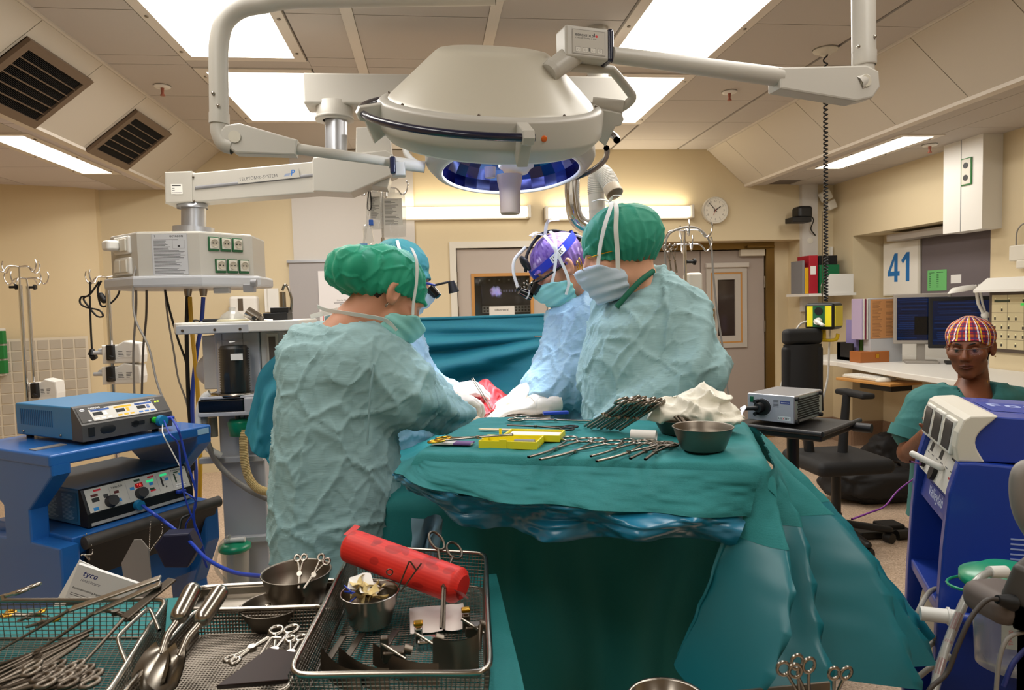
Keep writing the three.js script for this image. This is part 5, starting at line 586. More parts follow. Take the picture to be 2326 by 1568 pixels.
function scissors(t, o, L, ang, r = 0.003, open = 0.1, m = M.steel, gold = null, tiltQ2 = null, curve = 0) {      // ring-handled instrument lying in a plane: rings at the origin end
  const RR = L * 0.085, G = [], H = [];
  for (const s of [-1, 1]) {
    const ring = torus(RR, r * 1.05, 22, 6).scale(1, 1.25, 1).rotateZ(s * 0.25).translate(s * L * 0.1, 0, 0); H.push(ring);
    G.push(tube([V(s * L * 0.085, RR * 1.1, 0), V(s * L * 0.06, L * 0.2, 0), V(s * L * 0.02, L * 0.42, 0), V(-s * L * 0.008, L * 0.55, 0), V(-s * L * open * 0.18 + curve * L * 0.02, L * 0.75, 0), V(-s * L * open * 0.25 + curve * L * 0.12, L, 0)], r, 26, 6));
  }
  const piv = new THREE.CylinderGeometry(r * 2.1, r * 2.1, r * 2.4, 10).rotateX(Math.PI / 2).translate(0, L * 0.53, 0);
  const q = new THREE.Quaternion().setFromEuler(new THREE.Euler(0, 0, ang - Math.PI / 2)); if (tiltQ2) q.premultiply(tiltQ2);
  const fin = g => g.applyQuaternion(q).translate(o.x, o.y, o.z);
  part(t, 'blade_arm', fin(G[0]), m); part(t, 'blade_arm', fin(G[1]), m); part(t, 'finger_ring', fin(H[0]), gold || m); part(t, 'finger_ring', fin(H[1]), gold || m); part(t, 'pivot', fin(piv), m); return settle(t);
}
// ---------- right corner: trunking, shelf, binders ----------
{
  const t = thing('cable_trunking', 'white vertical cable trunking in the corner beside the door', 'trunking'), a = at(1822, 415, BACK - 0.05), b = at(1858, 665, BACK - 0.05); part(t, 'channel', span(a.x, b.x, 1.35, LOW, -BACK, -BACK + 0.05), M.wallgrey); part(t, 'socket', lathe([[0, 0.004], [0.03, 0.004], [0.03, 0]], 20).rotateX(Math.PI / 2).translate((a.x + b.x) / 2, at(1844, 548, BACK).y, -BACK + 0.05), M.offwhite); settle(t);
  const v = thing('corner_camera', 'black device on a bracket high in the corner', 'wall device'), o = at(1822, 488, BACK - 0.2); part(v, 'body', [box(0.15, 0.12, 0.15, o.x, o.y + 0.02, o.z, 0.03), box(0.2, 0.05, 0.15, o.x - 0.04, o.y - 0.055, o.z, 0.006)], M.black); part(v, 'bracket', box(0.04, 0.04, 0.12, o.x + 0.06, o.y - 0.02, o.z - 0.12), M.darkgrey); part(v, 'lead', tube([o.clone().add(V(0.08, 0, 0)), at(1848, 500, BACK - 0.15), at(1842, 520, BACK - 0.1), at(1852, 535, BACK - 0.06)], 0.006, 24, 6), M.black); settle(v);
  const w = thing('motion_sensor', 'small white angled box on the wall beside the coiled cable', 'sensor'), wo = at(1880, 455, BACK - 0.1); part(w, 'case', [box(0.11, 0.1, 0.06, 0, 0.05, 0, 0.01).rotateZ(0.5).translate(wo.x, wo.y, wo.z), box(0.09, 0.09, 0.05, 0, -0.05, 0, 0.01).rotateZ(0.4).translate(wo.x + 0.02, wo.y, wo.z)], M.offwhite); settle(w);
  const D = 6.35, s = thing('binder_shelf', 'white wall shelf holding coloured binders', 'shelf'), s0 = at(1822, 668, D), s1 = at(1928, 665, D); part(s, 'plate', span(s0.x, s1.x, s0.y - 0.025, s0.y, -BACK, -D + 0.12), M.white); part(s, 'rail', span(s1.x - 0.02, s1.x, s0.y, at(1922, 555, D).y, -BACK, -BACK + 0.03), M.white); part(s, 'pocket', extrude([[at(1860, 640, D).x, s0.y], [s1.x - 0.02, s0.y], [s1.x - 0.02, at(1920, 624, D).y], [at(1872, 624, D).x, at(1870, 624, D).y], [at(1860, 640, D).x, at(1860, 640, D).y]], 0.004, 0.001).translate(0, 0, -D + 0.1), M.white); settle(s);
  const bind = (label, x0, x1, y1, m, d = D, spine) => { const k = thing('binder', label, 'binder', 'binders on the wall shelf'), p0 = at(x0, 660, d), p1 = at(x1, y1, d); part(k, 'cover', span(p0.x, p1.x, s0.y + 0.001, p1.y, -d - 0.22, -d, 0.004), m); if (spine) part(k, 'spine_label', span(lerp(p0.x, p1.x, 0.15), lerp(p0.x, p1.x, 0.75), lerp(s0.y, p1.y, 0.5), lerp(s0.y, p1.y, 0.72), -d, -d + 0.002), M.paper); settle(k); };
  bind('grey binder at the far left end of the wall shelf', 1823, 1828, 592, M.grey); bind('yellow binder on the wall shelf', 1829, 1837, 608, mat(0xd9a514, 0.5)); bind('red binder with white spine label on the wall shelf', 1838, 1858, 580, mat(0xa8182a, 0.5), D, true); bind('black binder standing behind the green folder', 1860, 1902, 580, M.black, D + 0.06); bind('green folder in the white pocket of the wall shelf', 1862, 1907, 601, mat(0x0e6b40, 0.5), D + 0.0);
}
// ---------- desk niche ----------
{
  const yD = 0.93, t = thing('niche_desk', 'long white wall desk with rounded edge in the niche', 'desk');
  part(t, 'worktop', extrude([[3.42, 6.0], [3.5, 5.55], [3.4, 4.6], [3.4, 3.6], [RW - 0.01, 3.6], [RW - 0.01, 4.67], [NX - 0.02, 4.67], [NX - 0.02, 6.3], [3.9, 6.3]].map(([x, z]) => [x, z]), 0.03, 0.006).rotateX(-Math.PI / 2).translate(0, yD - 0.036, 0), M.white);
  part(t, 'bracket', [span(3.9, RW, yD - 0.16, yD - 0.04, -4.5, -4.46), span(4.1, NX - 0.02, yD - 0.16, yD - 0.04, -6.0, -5.96)], M.lightgrey); part(t, 'upstand', span(NX - 0.05, NX - 0.02, yD, yD + 0.11, -6.2, -4.68), M.white);
  part(t, 'leg_panel', span(3.95, 4.0, 0, yD - 0.04, -5.0, -4.4), mat(0xb5a594, 0.6)); settle(t);
  const kt = thing('keyboard_tray', 'oak pull-out keyboard tray under the desk', 'tray'), k0 = atY(1905, 860, 0.83), k1 = atY(2030, 876, 0.83); part(kt, 'board', [orient(box(k0.distanceTo(k1), 0.02, 0.3, 0, 0, -0.12, 0.004), k0.clone().add(k1).multiplyScalar(0.5), k1.clone().sub(k0).normalize(), UPV, k1.clone().sub(k0).normalize().cross(UPV))], M.oak); part(kt, 'slide', orient(box(0.3, 0.05, 0.2, 0.05, -0.035, -0.15), k0.clone().add(k1).multiplyScalar(0.5), k1.clone().sub(k0).normalize(), UPV, k1.clone().sub(k0).normalize().cross(UPV)), M.black); settle(kt);
  const fx = k1.clone().sub(k0).normalize(), fz = fx.clone().cross(UPV), L = k0.distanceTo(k1), mid = k0.clone().add(k1).multiplyScalar(0.5);
  const kb = thing('keyboard', 'cream computer keyboard on the oak tray', 'keyboard'); part(kb, 'case', orient(box(L * 0.72, 0.02, 0.15, -L * 0.12, 0.021, -0.1, 0.006), mid, fx, UPV, fz), M.offwhite); const ks = []; for (let j = 0; j < 5; j++) for (let i = 0; i < 16; i++) ks.push(orient(box(L * 0.038, 0.006, 0.02, -L * 0.455 + i * L * 0.0445, 0.034, -0.16 + j * 0.028), mid, fx, UPV, fz)); part(kb, 'keys', ks, M.white).userData.kind = 'stuff'; settle(kb);
  const mo = thing('computer_mouse', 'cream computer mouse on the oak tray', 'mouse'), mp = atY(2007, 864, 0.85); part(mo, 'body', new THREE.SphereGeometry(1, 20, 12, 0, 6.3, 0, 1.57).scale(0.065, 0.03, 0.04).translate(mp.x, 0.842, mp.z), M.offwhite); settle(mo);
  const D = 5.2, monitor = (label, p0, p1, d, m, yaw, seed) => { const k = thing('computer_monitor', label, 'monitor'), a = at(...p0, d), b = at(...p1, d), w = b.x - a.x, h = a.y - b.y, o = V((a.x + b.x) / 2, (a.y + b.y) / 2, -d), T = g => g.rotateY(yaw).translate(o.x, o.y, o.z), ww = w / Math.cos(yaw); part(k, 'case', T(box(ww, h, 0.05, 0, 0, -0.027, 0.008)), m); part(k, 'screen', T(new THREE.PlaneGeometry(ww * 0.88, h * 0.85).translate(0, 0, 0.001)), new THREE.MeshPhysicalMaterial({ color: 0x050505, roughness: 0.15, emissive: 0xffffff, emissiveIntensity: 0.5, emissiveMap: canvas(256, 224, (g, W, H) => { const r = rng(seed); g.fillStyle = '#0d2048'; g.fillRect(0, 0, W, H); for (let i = 0; i < 22; i++) { g.fillStyle = r() > 0.5 ? '#16366e' : '#0a1836'; g.fillRect(r() * 30, i * 10, 90 + r() * 130, 5); } g.fillStyle = '#04070f'; if (seed === 5) g.fillRect(90, 100, 90, 96); }) }), 'dark blue lit screen'); part(k, 'stand', T(merge([box(0.06, o.y - h / 2 - yD + 0.02, 0.04, 0, -(o.y - yD) / 2 - h / 4, -0.06), box(0.24, 0.02, 0.18, 0, yD + 0.01 - o.y, -0.05, 0.005)])), m); settle(k); };
  monitor('grey framed computer monitor with dark blue screen on the desk', [2050, 668], [2138, 780], 5.15, mat(0x9a948c, 0.5), -0.55, 5); monitor('black framed computer monitor behind the seated nurse', [2138, 675], [2240, 790], 4.95, M.black, -0.6, 9);
  const ph = thing('document_holder', 'upright document holder with a peach printed sheet', 'document holder'), p0 = at(1972, 678, 5.4), p1 = at(2042, 770, 5.4); part(ph, 'frame', box(p1.x - p0.x, p0.y - p1.y, 0.02, (p0.x + p1.x) / 2, (p0.y + p1.y) / 2, -5.4, 0.004), M.lightgrey); part(ph, 'sheet', new THREE.PlaneGeometry((p1.x - p0.x) * 0.9, (p0.y - p1.y) * 0.94).translate((p0.x + p1.x) / 2, (p0.y + p1.y) / 2, -5.388), printed(200, 260, (g, w, h) => { g.fillStyle = '#c98f5a'; g.fillRect(0, 0, w, h); g.fillStyle = '#7d5a38'; const r = rng(2); for (let i = 0; i < 30; i++) { g.fillRect(14, 14 + i * 8, 40 + r() * 30, 3); if (r() > 0.2) g.fillRect(110, 14 + i * 8, 40 + r() * 40, 3); } })); part(ph, 'foot', span(p0.x, p1.x, yD, p1.y + 0.004, -5.46, -5.36), M.lightgrey); for (let i = 0; i < 4; i++) part(ph, 'leaf', box(0.012, (p0.y - p1.y) * 0.98, 0.14, p0.x - 0.012 - i * 0.016, (p0.y + p1.y) / 2, -5.46, 0.002), [M.white, mat(0x7a2740, 0.5), M.white, mat(0xb9a9c9, 0.5)][i]); settle(ph);
  const wb = thing('wooden_box', 'small brown wooden box with brass clasp on the desk', 'box'), w0 = at(1954, 800, 5.35), w1 = at(2020, 824, 5.35); part(wb, 'body', span(w0.x, w1.x, yD, w0.y, -5.5, -5.35, 0.004), mat(0xa4602a, 0.5)); part(wb, 'clasp', box(0.03, 0.035, 0.008, (w0.x + w1.x) / 2 + 0.02, (yD + w0.y) / 2 + 0.01, -5.347), M.gold); settle(wb);
  const fr = thing('file_rack', 'black desk rack with upright coloured files', 'file rack'), f0 = at(1932, 780, 5.55), f1 = at(2000, 815, 5.55); part(fr, 'rack', [span(f0.x, f1.x, yD, f0.y, -5.75, -5.7), span(f0.x, f1.x, yD, yD + 0.03, -5.75, -5.52), span(f0.x, f0.x + 0.01, yD, f0.y, -5.75, -5.52), span(f1.x - 0.01, f1.x, yD, f0.y, -5.75, -5.52)], M.black); [[1937, 0x8f86b8], [1946, 0x507a2c], [1955, 0x4f2a62]].forEach(([x, c]) => { const p = at(x, 727, 5.6); part(fr, 'file', span(p.x, p.x + 0.025, yD + 0.03, p.y, -5.7, -5.55), mat(c, 0.6)); }); settle(fr);
  const cp = thing('desk_cup', 'blue and white paper cup on the desk', 'cup'), c0 = at(2015, 802, 5.45); part(cp, 'cup', lathe([[0, 0], [0.026, 0], [0.034, 0.1], [0.032, 0.1], [0.024, 0.004]], 20).translate(c0.x, yD + 0.02 + 0.03, c0.z), mat(0x2b86c4, 0.6)); settle(cp);
  const lm = thing('desk_lamp', 'white jointed desk lamp above the black monitor', 'lamp'), q = (x, y) => at(x, y, 4.85); part(lm, 'shade', [orient(lathe([[0, 0.04], [0.035, 0.035], [0.05, 0], [0.046, 0]], 20).scale(2.6, 1, 1), q(2188, 661), V(0.98, 0.14, 0), V(-0.14, 0.98, 0), V(0, 0, 1))], M.white); part(lm, 'arm', [poly([q(2216, 650), q(2222, 690), q(2235, 715)], 0.012), poly([q(2224, 648), q(2232, 690), q(2240, 715)], 0.008)], M.white); part(lm, 'lower_arm', poly([q(2238, 716), q(2255, 780), V(NX - 0.1, yD + 0.02, -4.75)], 0.012), M.white); part(lm, 'joint', [new THREE.SphereGeometry(0.03, 14, 10).translate(...q(2238, 716).toArray()), box(0.08, 0.02, 0.08, NX - 0.1, yD + 0.012, -4.75)], M.white); settle(lm);
  const gn = thing('green_note', 'green printed note pinned on the grey board', 'note'), g0 = atX(2107, 615, NX - 0.014), g1 = atX(2150, 660, NX - 0.014); part(gn, 'sheet', orient(box(g1.z - g0.z, g0.y - g1.y, 0.002), V(NX - 0.0135, (g0.y + g1.y) / 2, (g0.z + g1.z) / 2), V(0, 0, 1), UPV, V(-1, 0, 0)), printed(128, 128, (g, w, h) => { g.fillStyle = '#6fbf72'; g.fillRect(0, 0, w, h); g.fillStyle = '#31603a'; for (let i = 0; i < 9; i++) { g.fillRect(12, 14 + i * 11, i ? 12 : 34, 4); g.fillRect(62, 14 + i * 11, i ? 14 : 44, 4); } })); settle(gn);
  const wn = thing('white_note', 'small white note pinned on the grey board', 'note'), n0 = atX(2160, 625, NX - 0.014), n1 = atX(2183, 643, NX - 0.014); part(wn, 'sheet', span(NX - 0.015, NX - 0.0125, n1.y, n0.y, n0.z, n1.z), M.paper); settle(wn);
  const wt = thing('trunking_box', 'white wall trunking box with a green framed socket', 'trunking'); part(wt, 'column', span(RW - 0.16, RW, 1.96, LOW, -4.93, -4.55), M.white); part(wt, 'seam', [span(RW - 0.162, RW - 0.159, 1.96, LOW, -4.755, -4.75)], M.grey); const ws = atX(2197, 390, RW - 0.16); const wk = part(wt, 'socket', box(0.012, 0.2, 0.1, RW - 0.164, ws.y, ws.z, 0.003), mat(0x2c7a3a, 0.5), 'green framed double socket'); part(wk, 'plate', box(0.012, 0.185, 0.085, RW - 0.167, ws.y, ws.z, 0.003), M.offwhite); for (const k of [-1, 1]) part(wk, 'well', new THREE.CylinderGeometry(0.022, 0.022, 0.004, 18).rotateZ(Math.PI / 2).translate(RW - 0.174, ws.y + k * 0.045, ws.z), M.darkgrey); settle(wt);
  const cpn = thing('control_panel', 'wall control panel with rows of small switches in a brown frame', 'control panel'), a0 = atX(2252, 655, RW), a1 = atX(2340, 800, RW); const z0 = -4.62, z1 = -4.02, yT = 1.5, yB = 1.06; part(cpn, 'frame', span(RW - 0.03, RW, yB, yT, z0, z1), mat(0x4c4038, 0.5)); part(cpn, 'face', orient(new THREE.PlaneGeometry(z1 - z0 - 0.05, yT - yB - 0.05), V(RW - 0.0315, (yT + yB) / 2, (z0 + z1) / 2), V(0, 0, 1), UPV, V(-1, 0, 0)), printed(512, 400, (g, w, h) => { g.fillStyle = '#c8bb95'; g.fillRect(0, 0, w, h); g.strokeStyle = '#6a614c'; g.lineWidth = 3; for (let i = 1; i < 6; i++) { g.beginPath(); g.moveTo(0, i * 66); g.lineTo(w, i * 66); g.stroke(); } for (let j = 1; j < 4; j++) { g.beginPath(); g.moveTo(j * 128, 0); g.lineTo(j * 128, h); g.stroke(); } const r = rng(6); for (let i = 0; i < 6; i++) for (let j = 0; j < 9; j++) if (r() > 0.4) { g.fillStyle = '#2a2620'; g.fillRect(20 + j * 56, i * 66 + 34, 14, 20); g.fillStyle = '#e8e6b8'; g.fillRect(22 + j * 56, i * 66 + 22, 9, 9); } g.fillStyle = '#3f4a38'; g.fillRect(20, 36, 120, 18); g.fillStyle = '#3fe060'; g.fillRect(230, 60, 26, 18); }));
  part(cpn, 'hood', extrude([[0, 0], [0.16, 0], [0.16, 0.015], [0.05, 0.1], [0, 0.1]], z1 - z0, 0.002).rotateY(Math.PI).translate(RW, yT, z1).scale(1, 1, 1), M.white); settle(cpn);
  const wd = thing('lead_device', 'white wall device with looped lead at the right edge', 'wall device'), wo = atX(2310, 575, RW - 0.05); part(wd, 'case', [box(0.06, 0.11, 0.16, RW - 0.03, wo.y, wo.z + 0.02, 0.01), box(0.06, 0.06, 0.12, RW - 0.03, wo.y - 0.08, wo.z + 0.06, 0.01)], M.offwhite); part(wd, 'lead', tube([V(RW - 0.03, wo.y + 0.05, wo.z - 0.03), V(RW - 0.03, wo.y + 0.16, wo.z - 0.02), V(RW - 0.03, wo.y + 0.2, wo.z + 0.05), V(RW - 0.03, wo.y + 0.1, wo.z + 0.1)], 0.005, 24, 6), M.cablegrey); settle(wd);
}
// ---------- office chair, light source, floor clutter ----------
{
  const D = 3.95, R = (x, y, d = D) => at(x, y, d), t = thing('office_chair', 'black office chair with tall backrest by the desk', 'chair');
  const b0 = R(1776, 745), b1 = R(1868, 915), cx_ = (b0.x + b1.x) / 2, w = b1.x - b0.x;
  part(t, 'headrest', box(w * 0.95, 0.1, 0.07, cx_, R(1820, 765).y, -D, 0.03), M.rubber); part(t, 'backrest', grid(16, 16, (u, v) => V(cx_ + (u - 0.5) * w * (1.05 - 0.1 * v), lerp(b1.y - 0.05, R(1820, 782).y, v), -D + 0.05 * Math.cos((u - 0.5) * 3))).toNonIndexed(), M.rubber); part(t, 'back_shell', box(w, (R(1820, 782).y - b1.y) * 1.05, 0.05, cx_, (R(1820, 782).y + b1.y) / 2 - 0.02, -D, 0.024), M.rubber);
  const s = R(1860, 985); part(t, 'seat', box(0.48, 0.09, 0.46, cx_ + 0.16, 0.5, -D + 0.1, 0.04), M.rubber); part(t, 'armrest', [box(0.09, 0.035, 0.28, R(1918, 888).x, R(1918, 890).y, -D + 0.1, 0.015)], M.rubber); part(t, 'armrest_post', [rod(V(R(1905, 890).x, R(1918, 893).y, -D + 0.08), V(R(1895, 890).x, 0.5, -D + 0.08), 0.022, 0.03, 12)], M.rubber); part(t, 'gas_lift', rod(V(cx_ + 0.16, 0.1, -D + 0.1), V(cx_ + 0.16, 0.48, -D + 0.1), 0.028, 0.028), M.black); part(t, 'back_bar', rod(V(cx_ + 0.04, 0.5, -D + 0.02), V(cx_, b1.y + 0.1, -D - 0.01), 0.03, 0.03), M.black);
  for (let i = 0; i < 5; i++) { const a = i * 1.2566 + 0.3, e = V(cx_ + 0.16 + Math.cos(a) * 0.3, 0.08, -D + 0.1 + Math.sin(a) * 0.3); part(t, 'star_leg', capsule(V(cx_ + 0.16, 0.12, -D + 0.1), e, 0.022), M.black); part(t, 'castor', new THREE.CylinderGeometry(0.03, 0.03, 0.05, 14).rotateX(Math.PI / 2).rotateY(a).translate(e.x, 0.031, e.z), M.black); } settle(t);
  // light source box on its trolley
  const o = at(1805, 901, 2.6), l = thing('light_source', 'silver light source box with glowing port and vent grille', 'light source'), T = g => g.rotateY(-0.92).translate(o.x, o.y, o.z), h = 0.115, w2 = 0.205, dp = 0.28;
  part(l, 'case', T(box(w2, h, dp, -w2 / 2, -h / 2, -dp / 2, 0.006)), M.aluminium);
  part(l, 'front_panel', T(new THREE.PlaneGeometry(w2 * 0.96, h * 0.94).translate(-w2 / 2, -h / 2, 0.0012)), printed(512, 290, (g, W, H) => { g.fillStyle = '#aab0ba'; g.fillRect(0, 0, W, H); g.fillStyle = '#333'; g.font = 'bold 15px sans-serif'; for (let i = 0; i < 6; i++) g.fillRect(290, 50 + i * 14, 60, 6); g.fillStyle = '#3a4a8a'; g.fillRect(365, 50, 110, 36); g.fillStyle = '#fff'; g.fillText('Instrumenta', 375, 74); g.fillStyle = '#d7e3e6'; g.fillRect(340, 222, 140, 46); g.font = 'bold 34px sans-serif'; g.fillStyle = '#24323a'; g.fillText('LU', 346, 258); g.fillStyle = '#c33'; g.fillText('X', 392, 258); g.fillStyle = '#24323a'; g.fillText('TEC', 412, 258); g.strokeStyle = '#e8f0ff'; g.lineWidth = 6; g.beginPath(); g.arc(165, 140, 100, -1.4, 1.6); g.stroke(); }, 0.4));
  part(l, 'green_switch', T(box(0.016, 0.024, 0.006, -w2 + 0.022, -0.025, 0.002, 0.002)), mat(0x0f5a3a, 0.3)); part(l, 'port', T(merge([new THREE.CylinderGeometry(0.034, 0.036, 0.014, 24).rotateX(Math.PI / 2).translate(-0.135, -0.055, 0.007), new THREE.CylinderGeometry(0.018, 0.022, 0.03, 18).rotateX(Math.PI / 2).translate(-0.14, -0.055, 0.025), new THREE.CylinderGeometry(0.008, 0.008, 0.03, 12).rotateX(Math.PI / 2).translate(-0.155, -0.03, 0.018), new THREE.CylinderGeometry(0.008, 0.008, 0.03, 12).rotateX(Math.PI / 2).translate(-0.155, -0.082, 0.018)])), M.black);
  part(l, 'cable_plug', T(rod(V(-0.14, -0.055, 0.035), V(-0.2, -0.06, 0.06), 0.01, 0.008)), M.black);
  const vent = []; for (let i = 0; i < 20; i++) for (let j = 0; j < 9; j++) vent.push(new THREE.CylinderGeometry(0.0042, 0.0042, 0.002, 6).rotateZ(Math.PI / 2).translate(0.0008, -0.018 - j * 0.0098, -0.03 - i * 0.0108 - (j % 2) * 0.0054)); part(l, 'vent_holes', T(merge(vent)), M.black).userData.kind = 'stuff';
  for (const [y, z] of [[-0.012, -0.01], [-0.012, -0.25], [-0.105, -0.01], [-0.105, -0.25]]) part(l, 'rubber_foot', T(new THREE.CylinderGeometry(0.009, 0.009, 0.012, 12).rotateZ(Math.PI / 2).translate(0.006, y, z)), M.rubber); settle(l);
  const fb = thing('light_cable', 'glowing white fibre cable leaving the light source', 'cable'); part(fb, 'lead', tube([T(V3b(-0.2, -0.06, 0.06)), at(1692, 925, 2.55), at(1684, 938, 2.5), at(1681, 960, 2.45)], 0.006, 30, 8), new THREE.MeshPhysicalMaterial({ color: 0xf4f4ff, roughness: 0.4, emissive: 0xe8f0ff, emissiveIntensity: 0.6 })); settle(fb);
  function V3b(x, y, z) { const g = V(x, y, z); g.rotateY = a => { g.applyAxisAngle(UPV, a); return g; }; g.translate = (a, b, c) => { g.x += a; g.y += b; g.z += c; return g; }; return g; }
  const tr = thing('instrument_trolley', 'black round edged trolley carrying the light source', 'trolley'), yb = o.y - h - 0.012; part(tr, 'tray', T2(box(0.4, 0.03, 0.4, -0.06, -h - 0.03, -0.12, 0.012)), M.black); function T2(g) { return T(g); } part(tr, 'tray_rim', T(merge([rod(V(-0.26, -h - 0.012, 0.08), V(0.14, -h - 0.012, 0.08), 0.01, 0.01), rod(V(0.14, -h - 0.012, 0.08), V(0.14, -h - 0.012, -0.32), 0.01, 0.01)])), M.darkgrey); const pc = T(V3b(-0.06, 0, -0.12)); part(tr, 'post', rod(V(pc.x, 0.06, pc.z), V(pc.x, yb - 0.02, pc.z), 0.025, 0.025, 16), M.black); for (let i = 0; i < 5; i++) { const a = i * 1.2566; part(tr, 'leg', capsule(V(pc.x, 0.07, pc.z), V(pc.x + Math.cos(a) * 0.25, 0.05, pc.z + Math.sin(a) * 0.25), 0.02), M.black); } part(tr, 'side_knob', T(rod(V(0.14, -h - 0.03, -0.25), V(0.21, -h - 0.03, -0.25), 0.02, 0.02)), M.black); settle(tr);
  // bags and pedals on the floor
  const bag = (label, name, px, py, d, sx, sy, sz, seed) => { const k = thing(name, label, 'floor bag'), c = at(px, py, d); const g = new THREE.IcosahedronGeometry(1, 12); const p = g.attributes.position; for (let i = 0; i < p.count; i++) { const v = V(p.getX(i), p.getY(i), p.getZ(i)), n = 1 + 0.18 * noise3(v.x * 2 + seed, v.y * 2, v.z * 2) + 0.07 * noise3(v.x * 6 + seed, v.y * 6, v.z * 6); p.setXYZ(i, Math.sign(v.x) * Math.abs(v.x) ** 0.7 * sx * n, Math.max(-0.98, Math.sign(v.y) * Math.abs(v.y) ** 0.7 * n) * sy, Math.sign(v.z) * Math.abs(v.z) ** 0.7 * sz * n); } const q = mergeVertices(g.deleteAttribute('normal').deleteAttribute('uv')); q.computeVertexNormals(); part(k, 'body', q.translate(c.x, sy, c.z), M.rubber); part(k, 'strap', tube([V(c.x - sx * 0.5, sy * 1.7, c.z + sz * 0.5), V(c.x - sx * 0.2, sy * 2.3, c.z + sz * 0.6), V(c.x + sx * 0.3, sy * 2.2, c.z + sz * 0.4), V(c.x + sx * 0.5, sy * 1.6, c.z)], 0.012, 24, 6), M.black); settle(k); };
  bag('black bag heaped on the floor under the desk', 'black_bag', 1990, 1130, 4.6, 0.36, 0.13, 0.2, 2); bag('second black bag leaning beside the first under the desk', 'black_bag', 2035, 1110, 5.2, 0.25, 0.17, 0.15, 8);
  const pd = thing('foot_pedal', 'low black foot pedal on the floor beside the drape', 'pedal'), p0 = atY(1995, 1205, 0.03); part(pd, 'base', box(0.34, 0.05, 0.16, p0.x, 0.026, p0.z, 0.015), M.black); part(pd, 'treadle', box(0.14, 0.03, 0.12, p0.x + 0.07, 0.06, p0.z, 0.01), M.rubber); part(pd, 'roller', new THREE.CylinderGeometry(0.03, 0.03, 0.1, 16).rotateZ(1.57).translate(p0.x + 0.1, 0.03, p0.z + 0.1), M.black); settle(pd);
}
